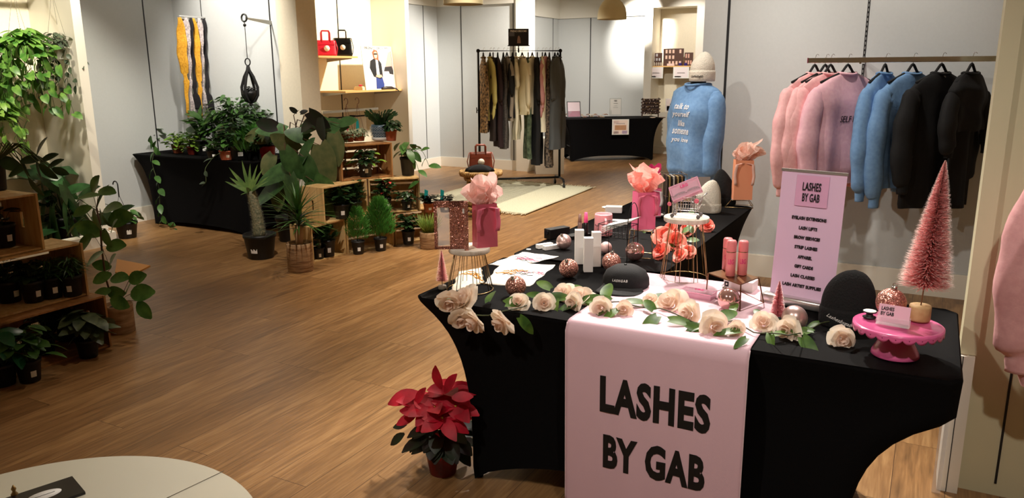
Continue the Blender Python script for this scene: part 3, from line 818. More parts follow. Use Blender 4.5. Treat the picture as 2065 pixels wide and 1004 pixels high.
# ---------------------------------------------------------------- roses, leaves, garland
LEAFG = mat('artificial_leaf_green', (94, 128, 50), .4, rgb2=(56, 90, 36), scale=18, transl=.2)
PETAL = mat('cream_petal', (255, 244, 226), .6, rgb2=(252, 232, 212), scale=14, transl=.3)
PETALP = mat('blush_petal', (252, 230, 214), .6, transl=.3)
def leaf(m, base, d, up, L_, W_, bend=.2, fold=.15, kind='oval', n=5, twist=0.):
    """leaf blade starting at base going along d; up = blade normal hint"""
    d = V(d).normalized(); s_ = d.cross(V(up))
    if s_.length < 1e-4: s_ = d.cross(V((1, 0, .1)))
    s_.normalize(); nrm = s_.cross(d).normalized()
    if twist: 
        q = Matrix.Rotation(twist, 3, d); s_ = q @ s_; nrm = q @ nrm
    vs = []
    for i in range(n + 1):
        t_ = i / n
        if kind == 'heart': w = ((t_ + .05) ** .42) * ((1 - t_) ** .72) * 1.62
        elif kind == 'lance': w = sin(pi * (t_ * .93 + .05)) ** .8
        elif kind == 'blade': w = min(1, t_ * 6 + .3) * (1 - t_ ** 2.2)
        elif kind == 'round': w = sin(pi * (t_ * .9 + .06)) ** .5
        else: w = sin(pi * (t_ * .94 + .04)) ** .7
        w *= W_ / 2
        c_ = V(base) + d * (L_ * t_) - nrm * (bend * L_ * t_ * t_)
        back = -d * (L_ * .10) if (kind == 'heart' and i == 0) else V()
        vs += [c_ - s_ * w + nrm * w * fold + back, c_, c_ + s_ * w + nrm * w * fold + back]
    fs = []
    for i in range(n):
        a = i * 3; fs += [(a, a + 1, a + 4, a + 3), (a + 1, a + 2, a + 5, a + 4)]
    m.add(vs, fs)
def rose(m, c_, ax_, r, seed, mats, open_=1.):
    """layered cupped petals around an axis"""
    R = random.Random(seed); ax_ = V(ax_).normalized(); a0 = ax_.orthogonal().normalized(); b0 = ax_.cross(a0)
    for L_, (k_, rr, hh, fl_) in enumerate(((3, .30, .95, .0), (4, .55, .95, .15), (5, .85, .8, .45 * open_), (5, 1.0, .55, .8 * open_))):
        m.m(mats[0] if L_ > 1 else mats[1])
        for i in range(k_):
            w0 = 2 * pi * i / k_ + L_ * .6 + R.uniform(-.2, .2); span = 2 * pi / k_ * .72; hj = hh * R.uniform(.85, 1.1); fj = fl_ * R.uniform(.7, 1.3)
            def fn(u, v, w0=w0, span=span, rr=rr, hj=hj, fj=fj):
                w = w0 + (u - .5) * 2 * span * (.35 + .65 * sin(pi * min(1, v * .8 + .12)))
                rad_ = r * rr * (.22 + .75 * sin(v * pi / 2)) + r * fj * v * v * .5
                z = r * (hj * v * 1.15 - fj * v * v * .5 - .1 * (2 * u - 1) ** 2 * v)
                return V(c_) + (a0 * cos(w) + b0 * sin(w)) * rad_ + ax_ * (z - r * .35)
            m.grid(fn, 5, 5)
# path of the garland: picture points converted onto the cloth (z) or hanging just in front of it
def gp(px, py, z=.765, y=None): return PZ(px, py, z) if y is None else PY(px, py, y)
FY = 2.33
GP = [gp(905, 592), gp(925, 600), gp(952, 632, y=FY), gp(985, 636, y=FY), gp(1020, 628, y=FY), gp(1050, 618), gp(1097, 600), gp(1140, 590), gp(1185, 602), gp(1215, 612), gp(1250, 610), gp(1290, 617),
      gp(1330, 622), gp(1360, 634), gp(1400, 648), gp(1440, 655), gp(1480, 648), gp(1520, 668), gp(1550, 672), gp(1590, 678, y=FY + .0), gp(1620, 668), gp(1655, 652), gp(1690, 648), gp(1725, 655), gp(1738, 658)]
t = thing('rose_garland', 'garland of cream roses and green leaves lying along the front table edge', 'garland', GP[0])
O = V(GP[0]); m = mb(mat('garland_stem', (58, 66, 30), .6), True)
sm = []
for i in range(len(GP) - 1):
    for f in (0, .33, .66):
        q = GP[i].lerp(GP[i + 1], f); q = q + V((0, 0, .004 * sin((i + f) * 2.1))); sm.append(q - O)
m.tube(sm, .0022, 6); m.build('stem', t)
ROSES = [(905, 609, 20, 0), (936, 603, 25, .5), (928, 645, 17, 0), (955, 648, 22, 0), (1010, 650, 23, 0), (1045, 610, 17, .7), (1097, 611, 17, .3), (1135, 592, 20, .8), (1156, 611, 17, 0), (1170, 598, 21, .9), (1212, 622, 18, 0), (1258, 624, 14, .2), (1312, 606, 14, .9), (1352, 612, 26, .6), (1388, 633, 23, .1), (1440, 660, 24, .1), (1484, 664, 14, .3), (1540, 652, 21, .6), (1588, 667, 22, 0), (1697, 683, 20, 0)]
for i, (px, py, rp, upw) in enumerate(ROSES):
    hang = py > {True: 625, False: 700}[px < 1100] or px in (905, 1212, 1440, 1588, 1697) and False
    for_y = (px < 1060 and py > 606 and px != 1045)
    q = PY(px, py, FY - .012) if for_y else PZ(px, py, TZ + .022)
    if not for_y and q.y < FY - .005: q = PY(px, py, FY - .012)
    r = rp * (q - V((0, 0, CAMZ))).dot(cf) / FPX
    R = random.Random(i)
    ax_ = V((R.uniform(-.7, .7), -.75, .1 + upw - (.5 if for_y else 0)))
    m = mb(PETAL, True); rose(m, q - O, ax_, r * 1.05, i, (PETAL, PETALP)); m.build('rose', t)
LV = [(905, 594, -60, 26), (985, 608, 80, 30), (1020, 612, 20, 34), (912, 604, 160, 20), (1048, 640, -50, 30), (1110, 582, 130, 28), (1095, 600, 150, 26), (1122, 607, -100, 28), (1140, 600, 170, 30), (1175, 585, 150, 26), (1172, 610, 200, 34), (1185, 603, -60, 30), (1200, 606, 20, 26), (1224, 600, 85, 40), (1218, 605, 170, 36), (1245, 625, 220, 28), (1262, 610, 10, 34), (1230, 622, -150, 26), (1320, 600, 20, 26), (1318, 625, 110, 28), (1325, 638, -130, 36), (1350, 645, -10, 34), (1385, 655, -30, 30), (1420, 655, -160, 28), (1450, 645, 40, 40), (1478, 628, 70, 26), (1492, 668, 180, 34), (1505, 682, -140, 24), (1535, 640, 100, 22), (1552, 672, -100, 26), (1562, 676, 30, 26), (1600, 672, 20, 32), (1618, 680, -80, 38), (1640, 668, 150, 20), (1652, 650, 200, 18), (1716, 655, 120, 26), (1700, 660, 190, 18), (1725, 650, 60, 20), (1545, 645, -20, 28)]
m = mb(LEAFG, True)
for i, (px, py, ang, lp) in enumerate(LV):
    q = PZ(px, py, TZ + .02); ed = False
    if q.y < FY - .005 or (px < 1060 and py > 625): q = PY(px, py, FY - .01); ed = True
    k_ = (q - V((0, 0, CAMZ))).dot(cf) / FPX; L_ = lp * k_ * 1.6
    R = random.Random(i + 50)
    a = rad(ang)
    d = (V((cos(YAW), sin(YAW), 0)) * cos(a) + (V((0, 0, 1)) * (1 if ed else .35) + V((-sin(YAW), cos(YAW), 0)) * (0 if ed else .9)) * sin(a))
    leaf(m, q - O, d, V((-.1, -.6, .8)) + V((R.uniform(-.4, .4), R.uniform(-.3, .3), 0)), L_, L_ * .56, .2, .22, 'heart', 8)
m.build('leaves', t)

# ---------------------------------------------------------------- lash tray box
def lash_tray(lab, c_, rz, M3=None, text=True, w=.125, d=.062, h=.022, parent=None):
    t = thing('lash_box', lab, 'lash box', c_, rz)
    if M3 is not None: t.rotation_euler = M3
    m = mb(mat('clear_pink_acrylic', (238, 176, 200), .15, alpha=.45))
    m.box((0, 0, .001), (w, d, .002))
    for a in ((0, -d / 2, w, .0015), (0, d / 2, w, .0015)): m.box((0, a[1], h / 2), (w, .0015, h))
    for sx in (-1, 1): m.box((sx * w / 2, 0, h / 2), (.0015, d, h))
    m.build('acrylic_tray', t)
    m = mb(mat('pink_glass_lid', (246, 206, 220), .1, alpha=.25)); m.box((0, 0, h + .001), (w + .002, d + .002, .002)); m.build('lid', t)
    m = mb(mat('pink_tray_rim', (240, 170, 196), .35))
    for sy in (-1, 1): m.box((0, sy * d / 2, h), (w + .003, .004, .003))
    for sx in (-1, 1): m.box((sx * w / 2, 0, h), (.004, d, .003))
    m.build('rim', t)
    m = mb(mat('pink_tray_insert', (240, 186, 204), .5)); m.box((0, 0, .006), (w * .93, d * .85, .006)); m.build('insert', t)
    for sx in (-1, 1):
        m = mb(M_INK, True); R = random.Random(sx + 5)
        for i in range(34):
            f = (i / 33 - .5); x = sx * w * .23 + f * w * .36
            y = d * .06 * (1 - 4 * f * f) - .004
            q = V((x, y, .011)); m.tube([q, q + V((f * .006, -.006, .003)), q + V((f * .016, -.011 - R.uniform(0, .004), .009))], .00055, 4)
        m.tube([(sx * w * .23 + (i / 8 - .5) * w * .36, d * .06 * (1 - 4 * (i / 8 - .5) ** 2) - .004, .011) for i in range(9)], .0008, 4)
        m.build('false_lash', t)
    if text:
        tm = text_fit('LBG', w * .26, d * .22, mat('hot_pink_print', (232, 60, 130), .5), .02); tm.xf(0, Matrix.Translation((0, d * .24, h + .0024))); tm.build('lettering', t)
    return t
p = PZ(1407, 598, TZ + .003)
lash_tray('pink see-through lash box lying on the runner beside the shiny ball', p, .02 - .15)

# ---------------------------------------------------------------- gold riser with pink bottles
A_, B_, C_, D_ = PZ(1427, 563, TZ + .004), PZ(1495, 627, TZ + .004), PZ(1538, 610, TZ + .004), PZ(1470, 570, TZ + .004)
tp = [PY(1428, 549, A_.y + .01), PY(1495, 571, B_.y + .03), PY(1529, 560, C_.y - .0), PY(1465, 540, D_.y + .02)]
zt_ = tp[1].z
tp = [PZ(1428, 550, zt_), PZ(1494, 573, zt_), PZ(1530, 559, zt_), PZ(1468, 541, zt_)]
ft = [PZ(1424, 592, TZ + .003), PZ(1492, 628, TZ + .003), PZ(1540, 611, TZ + .003), PZ(1478, 580, TZ + .003)]
cc = sum(ft, V()) / 4; cc.z = TZ
t = thing('riser_stand', 'low antique gold riser carrying three pink bottles', 'riser', cc)
BRZ = mat('brushed_bronze', (128, 92, 60), .35, .9)
m = mb(BRZ); q = [x - cc for x in tp]
m.add(q + [x - V((0, 0, .004)) for x in q], [(3, 2, 1, 0), (4, 5, 6, 7), (0, 1, 5, 4), (1, 2, 6, 5), (2, 3, 7, 6), (3, 0, 4, 7)]); m.build('top_plate', t)
m = mb(BRZ)
for i in range(4):
    m.tube([tp[i] - cc - V((0, 0, .003)), ft[i] - cc], .0024, 4); m.tube([ft[i] - cc, ft[(i + 1) % 4] - cc], .0024, 4)
m.build('wire_frame', t)
PB = mat('salmon_pink_bottle', (240, 136, 138), .35, coat=.3)
for lab, px, py, top in (('pink bottle, back left of the three on the gold riser', 1470, 547, 480), ('pink bottle, front one of the three on the gold riser', 1472, 556, 484), ('pink bottle, right of the three on the gold riser', 1496, 554, 485)):
    p = PZ(px, py, zt_); p.z += .0005
    if 'back' in lab: p += V((-.015, .025, 0))
    h = PY(px, top, p.y).z - zt_; r = .0178
    t = thing('spray_bottle', lab, 'bottle', p, facing(p, .05), 'pink bottles on the riser')
    m = mb(PB, True); m.lathe([(r * .9, 0), (r, .002), (r, h * .66), (r * .97, h * .67)], 28); bb_ = m.build('bottle_body', t)
    m = mb(M_GOLD, True); m.lathe([(r * .985, h * .672), (r * .985, h * .69)], 28); m.build('gold_ring', t)
    m = mb(PB, True); m.lathe([(r * .99, h * .692), (r, h * .7), (r, h * .95), (r * .8, h), (.0005, h)], 28); bvm = m; m.build('cap', t)
    bm = mb(PB); bm.lathe([(r, 0), (r, h)], 40); bv = bvh_of(bm)
    tm = text_fit('LBG', r * 1.15, h * .14, mat('hot_pink_print', (232, 60, 130), .5), .015); put_text(tm, frame((0, -r, h * .42), (1, 0, 0), (0, 0, 1)), 'lettering', bb_, bv, .0006)
m = mb(M_BOX); m.box((0, 0, .02), (.115, .07, .04)); 
p = PZ(1490, 590, TZ); t = thing('logo_box', 'white box with a black square mark under the gold riser', 'box', (p.x - .005, p.y + .05, TZ + .002), -.1); m.build('carton', t, bevel=.001)
m = mb(M_INK); m.box((-.045, -.0354, .022), (.016, .001, .02)); m.build('black_mark', t)
m = mb(M_PAPER); m.box((-.045, -.036, .022), (.006, .0006, .007)); m.build('mark_centre', t)

# ---------------------------------------------------------------- roll-up banner
bl, br_ = PZ(1549, 606, TZ + .002), PZ(1660, 628, TZ + .002)
dr = (br_ - bl); dr.z = 0; dr.normalize(); ang = math.atan2(dr.y, dr.x)
wB = .232
# banner stands on the base and leans back a little
yb = bl.y
tl = PY(1588, 343, yb + .035)
HB = tl.z - TZ
t = thing('rollup_banner', 'pink table top roll-up banner listing lash services', 'banner', bl + dr * (wB / 2) , ang)
t.location.z = TZ + .001
M_AL = mat('brushed_aluminium', (214, 212, 210), .3, .85)
m = mb(M_AL, True); m.box((0, 0, .017), (wB + .03, .05, .034)); m.build('base_cassette', t, bevel=.008)
m = mb(mat('end_cap_white', (230, 228, 226), .4)); m.box((-wB / 2 - .018, 0, .017), (.008, .052, .036)); m.build('end_cap', t, bevel=.004)
m = mb(mat('lilac_pink_vinyl', (232, 198, 226), .5))
lx = tl - (bl); 
skew = 0.0
m.grid(lambda u, v: V(((u - .5) * wB + skew * v, .01 + .035 * v + .003 * sin(v * pi), .03 + (HB - .03) * v)), 8, 20, .0008); bn = bvh_of(m); bs_ = m.build('banner_sheet', t)
m = mb(mat('banner_pink_square', (226, 172, 206), .5)); m.grid(lambda u, v: V(((u - .5) * wB * .5, .0065 + .01 + .035 * (.73 + .24 * v) - .0095, .03 + (HB - .03) * (.73 + .24 * v))), 2, 2, .0004); m.build('pink_square', bs_)
m = mb(M_AL); m.box((0, .045, HB), (wB + .004, .006, .01)); m.build('top_rail', t)
m = mb(M_CHROME); m.cyl((0, .06, .03), (0, .052, HB), .003, n=8); m.build('support_pole', t)
def bline(body, f, w, h, bold=.0):
    tm = text_fit(body, w, h, M_INK, bold)
    put_text(tm, frame((0, .01 + .035 * f - .0004, .03 + (HB - .03) * f), (1, 0, 0), (0, .035, HB - .03)), 'lettering', t, None)
def on_banner(body, f, w, h, bold, off=0.):
    tm = text_fit(body, w, h, M_INK, bold, space=1.05)
    Mx = frame((0, .01 + .035 * f + .003 * sin(f * pi) - .0032 - off, .03 + (HB - .03) * f), (1, 0, 0), (0, .035, HB))
    put_text(tm, Mx, 'lettering', bs_)
on_banner('LASHES', .885, .066, .030, .02, .004); on_banner('BY GAB', .80, .062, .030, .02, .004)
for i, (s_, w) in enumerate((('EYELASH EXTENSIONS', .125), ('LASH LIFTS', .066), ('BROW SERVICES', .094), ('STRIP LASHES', .083), ('APPAREL', .052), ('GIFT CARDS', .068), ('LASH CLASSES', .088), ('LASH ARTIST SUPPLIES', .142))):
    on_banner(s_, .635 - i * .0765, w, .0125, .045)

# black beanie standing in front of the banner
M_BKNIT = mat('black_knit', (12, 12, 13), .9, bump=.4, scale=160)
def beanie(lab, loc, rz, w, d, h, cuff, material, lean=.0, tip=.3):
    t = thing('beanie', lab, 'beanie', loc, rz)
    m = mb(material, True); rows = 22; n = 40; vs = []
    for i in range(rows + 1):
        v = i / rows; z = cuff * .9 + (h - cuff * .9) * v
        k_ = max(.002, (1 - v ** 2.6)) ** .52
        k_ = k_ * (1 - tip * v * v) + .0
        for j in range(n):
            a = 2 * pi * j / n; rib = 1 + .006 * sin(a * 26)
            vs.append((cos(a) * w / 2 * k_ * rib + lean * v * v, sin(a) * d / 2 * k_ * rib, z))
    fs = [(i * n + j, i * n + (j + 1) % n, (i + 1) * n + (j + 1) % n, (i + 1) * n + j) for i in range(rows) for j in range(n)]
    fs.append([rows * n + j for j in range(n)]); m.add(vs, fs); m.build('crown', t)
    c2_ = mb(material, True)
    c2_.lathe([(.485, 0), (.515, .004), (.525, cuff * .3), (.525, cuff * .8), (.515, cuff), (.49, cuff * 1.02), (.47, cuff * .9)], 48, M=Matrix.Diagonal((w, d, 1)), cap=False, wob=lambda a, z: 1 + .008 * sin(a * 26))
    bv = bvh_of(c2_); c2_.build('cuff', t)
    return t, bv
p = PZ(1707, 664, TZ)
t, bv = beanie('black beanie with white script standing between banner and cake stand', (p.x - .005, p.y + .035, TZ), facing(p, -.1), .172, .10, PY(1707, 543, p.y + .03).z - TZ, .065, M_BKNIT, .012, .05)
tm = text_fit('Lashesbygab', .085, .016, mat('white_thread', (230, 228, 224), .7), .0, shear=.5)
put_text(tm, frame((-.018, -.05, .03), (1, 0, -.3), (0.2, 0, 1)), 'embroidery', t, bv, .001)

# ---------------------------------------------------------------- pink cake stand
p = PZ(1804, 716, TZ); zc = PY(1817, 655, p.y).z
SC = mat('hot_pink_enamel', (232, 104, 160), .25, coat=.6)
t = thing('cake_stand', 'bright pink scalloped cake stand at the right end of the table', 'cake stand', (p.x, p.y + .0, TZ))
HC = zc - TZ; RP = 83 * (V((p.x, p.y, zc)) - V((0, 0, CAMZ))).dot(cf) / FPX
m = mb(SC, True)
m.lathe([(.064, 0), (.068, .004), (.066, .014), (.055, .035), (.042, .06), (.031, HC - .02), (.036, HC - .006)], 40); m.build('pedestal', t)
m = mb(SC, True); m.lathe([(.001, HC - .006), (RP * .96, HC - .006), (RP, HC - .003), (RP, HC + .001), (RP * .97, HC + .003), (RP * .9, HC), (.001, HC)], 72, cap=False); m.build('plate', t)
m = mb(SC, True); NS = 22
def sk(u, v):
    a = 2 * pi * u; l = .011 + .012 * abs(sin(a * NS / 2)) ** .7
    return V((cos(a) * (RP + .001 * v), sin(a) * (RP + .001 * v), HC + .001 - l * v))
m.grid(sk, NS * 10, 3, .0015); rim_ = m.build('scalloped_rim', t)
m = mb(mat('dark_pink_hole', (120, 30, 66), .6))
for i in range(NS):
    a = 2 * pi * (i + .5) / NS; m.cyl((cos(a) * (RP + .0012), sin(a) * (RP + .0012), HC - .010), (cos(a) * (RP + .0022), sin(a) * (RP + .0022), HC - .010), .0017, n=8)
m.build('pierced_holes', rim_)
ZC = zc + .004
p = PZ(1853, 645, ZC)
brush_tree('large frosted pink bottle brush tree standing on the pink cake stand', (p.x, p.y, ZC), PY(1897, 322, p.y).z - ZC, .08, .031, PY(1853, 612, p.y).z - ZC - .004, 3, 8000, (248, 158, 156), gap=.13, trunk_r=.0022, lean=(.02, -.015), br=.0008)
ornament('large copper glitter ball on the cake stand behind the card holder', 1797, 610, 29, M_GLIT, zs=ZC, tilt=(0, .1, 0))
p = PZ(1753, 640, ZC); t = thing('phone_grip', 'black phone grip with a white top on the cake stand', 'phone grip', p)
m = mb(M_BLACK, True); m.lathe([(.019, 0), (.02, .003), (.012, .006), (.009, .012), (.015, .017), (.02, .018), (.0205, .021)], 28); m.build('grip_body', t)
m = mb(M_PAPER, True); m.lathe([(.019, .0212), (.0185, .0222), (.001, .0222)], 28); m.build('white_disc', t)
p = PZ(1800, 658, ZC)
t = thing('card_holder', 'clear card holder on the cake stand with pink business cards', 'card holder', p + V((0, .012, 0)), facing(p, .25 - .4))
m = mb(mat('clear_acrylic', (240, 240, 240), .08, alpha=.28)); m.box((0, -.008, .012), (.092, .0015, .024)); m.box((0, .006, .014), (.092, .0015, .028)); m.box((0, 0, .001), (.092, .03, .002)); m.build('acrylic_holder', t)
Mr = Matrix.Rotation(rad(12), 3, 'X').inverted()
m = mb(mat('pink_card', (246, 200, 216), .5)); Rm = Matrix.Rotation(rad(-14), 3, 'X') @ Matrix.Rotation(rad(0), 3, 'Y'); m.box((0, .002, .034), (.086, .004, .052), M=Rm); m.build('business_cards', t)
Fm = frame(V((-.018, .002, .034)) + Rm @ V((0, -.0028, .006)), (1, 0, 0), Rm @ V((0, 0, 1)))
put_text(text_fit('LASHES\nBY GAB', .036, .026, M_INK, .02), Fm, 'lettering', t)

# ---------------------------------------------------------------- wire basket, gold stand, bags on the side table
p = PZ(1240, 528, TZ); BM = mat('black_wire', (14, 14, 14), .4, .5)
t = thing('wire_basket_stand', 'black arched wire basket stand holding white papers', 'wire basket', (p.x, p.y + .03, TZ), facing(p, -.5))
ht = PY(1250, 408, p.y).z - TZ
m = mb(BM, True)
for sx in (-1, 1):
    m.tube([(sx * .075, -.05 * s2, .0) for s2 in (1,)] + [(sx * .075, -.05, ht * .62)], .0016, 6)
    m.tube([(sx * .075, .05, 0), (sx * .075, .05, ht * .62)], .0016, 6)
m.tube([(.075, -.05, ht * .3)] + [(.075, -.05 * cos(a), ht * .62 + ht * .38 * sin(a)) for a in [i * pi / 12 for i in range(13)]] + [(.075, .05, ht * .3)], .0018, 6)
for z in (ht * .42, ht * .62):
    m.tube([(-.075, -.05, z), (.075, -.05, z), (.075, .05, z), (-.075, .05, z)], .0016, 6, closed=True)
for i in range(8):
    x = -.07 + i * .02; m.tube([(x, -.05, ht * .62), (x, -.05, ht * .42), (x, .05, ht * .42), (x, .05, ht * .62)], .001, 5)
m.tube([(-.075, -.05, .002), (.075, -.05, .002), (.075, .05, .002), (-.075, .05, .002)], .0016, 6, closed=True)
m.build('wire_frame', t)
BASK = (p, ht)
for i in range(4):
    m = mb(M_PAPER); m.box((0, 0, 0), (.16, .085, .0012)); o = m.build('paper_bag_flat')
    q = p + V((.0 + .004 * i, .03, ht * .58 + .007 * i)); tag(o, ['bottom white paper of four leaning in the wire basket', 'second white paper from the bottom in the wire basket', 'third white paper from the bottom in the wire basket', 'topmost white paper leaning in the wire basket'][i], 'paper', 'white papers in the wire basket', q)
    o.rotation_euler = (.05, -.42 + .04 * i, facing(p, -.5))
p = PZ(1288, 520, TZ)
gst = thing('gold_wire_stand', 'square gold wire stand carrying the bright pink gift bag', 'stand', (p.x, p.y + .05, TZ), .1)
hg = PY(1290, 462, p.y + .04).z - TZ
m = mb(M_GOLD, True)
for sx in (-1, 1):
    for sy in (-1, 1): m.tube([(sx * .06, sy * .055, .002), (sx * .05, sy * .045, hg)], .002, 6)
for z, k_ in ((.002, 1.), (hg, .83)): m.tube([(-.06 * k_, -.055 * k_, z), (.06 * k_, -.055 * k_, z), (.06 * k_, .055 * k_, z), (-.06 * k_, .055 * k_, z)], .002, 6, closed=True)
m.build('wire_frame', gst)
m = mb(mat('clear_acrylic', (240, 240, 240), .08, alpha=.28)); m.box((0, 0, hg + .002), (.1, .09, .003)); m.build('glass_top', gst)
HP = mat('bubblegum_paper', (244, 116, 156), .5)
zz = TZ + hg + .0038
pb = PZ(1276, 463, zz)
gift_bag('bright pink gift bag with blush tissue on the gold wire stand', (gst.location.x - .0, gst.location.y, zz), facing(pb, .4), .092, .065, PY(1275, 388, pb.y).z - zz, HP, 7, .15, mat('coral_tissue', (252, 180, 168), .7, transl=.4), tw=.15)
p = PZ(1312, 440, TZ)
gift_bag('pink gift bag with magenta tissue behind the bag on the gold stand', (p.x - .02, p.y + .05, TZ + .001), facing(p, .3), .11, .07, .17, mat('rose_paper', (238, 110, 150), .5), 11, .16, mat('magenta_tissue', (222, 60, 120), .6, transl=.3), bow=mat('white_ribbon', (236, 226, 224), .6), tw=.11)
for lab, px, py, rr in (('small white dish at the left of the pink bags', 1228, 421, .045), ('round white dish in front of the striped card rack', 1322, 436, .05)):
    m = mb(M_PAPER, True); m.lathe([(rr * .6, 0), (rr * .95, .008), (rr, .012), (rr * .93, .011), (rr * .55, .004), (.001, .004)], 32); o = m.build('dish'); tag(o, lab, 'dish', loc=PZ(px, py, TZ))
p = PZ(1328, 470, TZ)
t = thing('tablet', 'black tablet lying on the cloth behind the tall cage riser', 'tablet', p + V((0, .03, .001)), .15)
m = mb(M_BLACK); m.box((0, 0, .004), (.14, .1, .008)); m.build('tablet_case', t, bevel=.002)
m = mb(mat('tablet_screen', (44, 44, 48), .1)); m.box((0, 0, .0084), (.12, .085, .0008)); m.build('screen', t)
m = mb(M_BOX); m.box((0, 0, .018), (.1, .07, .036)); o = m.build('white_carton', bevel=.001); tag(o, 'white carton behind the pink mug near the table edge', 'box', loc=PZ(1232, 430, TZ) + V((0, .05, 0)), rz=.3)
m = mb(M_BOX); m.box((0, 0, .009), (.11, .06, .018)); o = m.build('white_carton', bevel=.001); tag(o, 'low white carton just right of the pink mug', 'box', loc=PZ(1243, 452, TZ) + V((0, .03, 0)), rz=.2)
# striped card rack
p = PZ(1350, 440, TZ)
t = thing('sample_card_rack', 'wire rack of dark and gold upright sample cards before the mannequin', 'rack', (p.x, p.y + .06, TZ), facing(p, .25))
hr = PY(1350, 348, p.y + .05).z - TZ
m = mb(M_CHROME, True)
for z in (.004, hr * .5, hr * .98): m.tube([(-.06, -.06, z), (.06, -.06, z), (.06, .06, z), (-.06, .06, z)], .0016, 6, closed=True)
for sx in (-1, 1):
    for sy in (-1, 1): m.tube([(sx * .06, sy * .06, 0), (sx * .06, sy * .06, hr)], .0016, 6)
m.build('wire_frame', t)
for i, cset in enumerate(((26, 22, 22), (182, 152, 96), (30, 26, 26), (226, 214, 196), (40, 30, 26), (196, 166, 108), (22, 20, 20), (150, 116, 74), (34, 30, 30))):
    m = mb(mat('card_%d' % i, cset, .5)); m.box((-.048 + i * .012, 0, hr * .49), (.006, .1, hr * .9)); m.build('sample_card', t)
p = PZ(1408, 425, TZ)
t = thing('grey_card_easel', 'grey lined card leaning behind the shopping cart beside the white beanie', 'card', (p.x, p.y + .05, TZ), facing(p, .25))
m = mb(mat('taupe_card', (150, 138, 132), .6)); m.box((0, .02, .1), (.12, .004, .2), M=Matrix.Rotation(-.12, 3, 'X')); m.build('card_panel', t)
p = PZ(1423, 430, TZ)
WK = mat('cream_knit', (240, 232, 216), .9, bump=.5, scale=150)
beanie('cream beanie standing right of the grey card on the side table', (p.x, p.y + .05, TZ), .2, .15, .11, PY(1425, 362, p.y + .05).z - TZ, .055, WK, .02, .2)
p = PZ(1452, 415, TZ)
beanie('black beanie standing under the mannequin sleeve on the side table', (p.x, p.y + .06, TZ), .2, .16, .11, PY(1452, 340, p.y + .06).z - TZ, .05, M_BKNIT, -.02, .4)
# coral roses behind the tall riser
CP = mat('coral_petal', (246, 120, 104), .55, rgb2=(250, 150, 130), scale=12)
pc = PZ(1360, 510, TZ)
t = thing('coral_rose_bunch', 'bunch of coral pink roses lying behind the tall cage riser', 'flowers', pc)
for i, (px, py, rp) in enumerate(((1340, 470, 17), (1332, 500, 15), (1362, 482, 19), (1370, 508, 12), (1352, 455, 12), (1388, 500, 11), (1425, 447, 12), (1385, 455, 12))):
    q = PZ(px, py + 6, TZ + .035); k_ = (q - V((0, 0, CAMZ))).dot(cf) / FPX
    m = mb(CP, True); rose(m, q - pc, (random.Random(i).uniform(-.6, .6), -.6, .6), rp * k_ * 1.1, i + 30, (CP, CP)); m.build('rose', t)
m = mb(LEAFG, True)
for i, (px, py, a) in enumerate(((1375, 470, 60), (1385, 485, 20), (1300, 470, 100), (1350, 492, -60), (1398, 470, 120), (1392, 440, 90))):
    q = PZ(px, py, TZ + .03); leaf(m, q - pc, V((cos(rad(a)), .3, sin(rad(a)) * .6)), (0, -.6, .8), .06, .035)
m.build('leaves', t)
m = mb(mat('stem_green', (60, 78, 34), .6), True); m.tube([PZ(1320, 505, TZ + .01) - pc, PZ(1350, 490, TZ + .03) - pc, PZ(1385, 470, TZ + .03) - pc, PZ(1425, 450, TZ + .02) - pc], .003, 6); m.build('stem', t)

# ---------------------------------------------------------------- shopping cart with lash box
zt2 = z2 + .001
p = PZ(1380, 432, zt2); CW = mat('silver_wire', (200, 196, 196), .25, .9)
t = thing('mini_shopping_cart', 'tiny silver wire shopping cart on the tall cage riser', 'shopping cart', (c2.x, c2.y - .012, zt2), .1)
m = mb(CW, True)
L0, L1, wd, zb_, zt_c = -.05, .055, .033, .03, .085
def ring_(z, g): m.tube([(L0 - g, -wd - g * .3, z), (L1 + g, -wd - g * .3, z), (L1 + g, wd + g * .3, z), (L0 - g, wd + g * .3, z)], .0011, 5, closed=True)
ring_(zb_, -.006); ring_((zb_ + zt_c) / 2, 0.0); ring_(zt_c, .007)
for i in range(11):
    x = L0 + .006 + (L1 - L0 - .012) * i / 10; xt = L0 - .007 + (L1 - L0 + .014) * i / 10
    for sy in (-1, 1): m.tube([(xt, sy * (wd + .002), zt_c), (x, sy * (wd - .002), zb_)], .0007, 4)
    m.tube([(x, -wd + .002, zb_), (x, wd - .002, zb_)], .0007, 4)
for j in range(6):
    y = -wd + 2 * wd * j / 5
    for s_, xx in ((-1, L0), (1, L1)): m.tube([(xx - s_ * .006, y, zb_), (xx + s_ * .007, y, zt_c)], .0007, 4)
m.build('basket', t)
m = mb(CW, True)
for sy in (-1, 1):
    m.tube([(L0 - .002, sy * wd, .014), (L0 + .01, sy * wd, .02), (L1 - .015, sy * wd, .02), (L1 + .002, sy * wd, .014)], .0014, 6)
    m.tube([(L0 + .02, sy * wd, .02), (L0 + .008, sy * wd, zb_ + .01)], .0012, 5); m.tube([(L1 - .015, sy * wd, .02), (L1 + .004, sy * wd, zb_ + .02)], .0012, 5)
m.build('chassis', t)
for x in (L0, L1):
    for sy in (-1, 1):
        m = mb(mat('grey_wheel', (110, 104, 104), .5), True); m.cyl((x, sy * wd - .003, .008), (x, sy * wd + .003, .008), .008, n=16); m.build('wheel', t)
m = mb(CW, True)
for sy in (-1, 1): m.tube([(L1 + .006, sy * wd, zt_c), (L1 + .02, sy * wd, zt_c + .012)], .0012, 5)
m.tube([(L1 + .02, -wd, zt_c + .012), (L1 + .02, wd, zt_c + .012)], .0026, 8); m.build('handle', t)
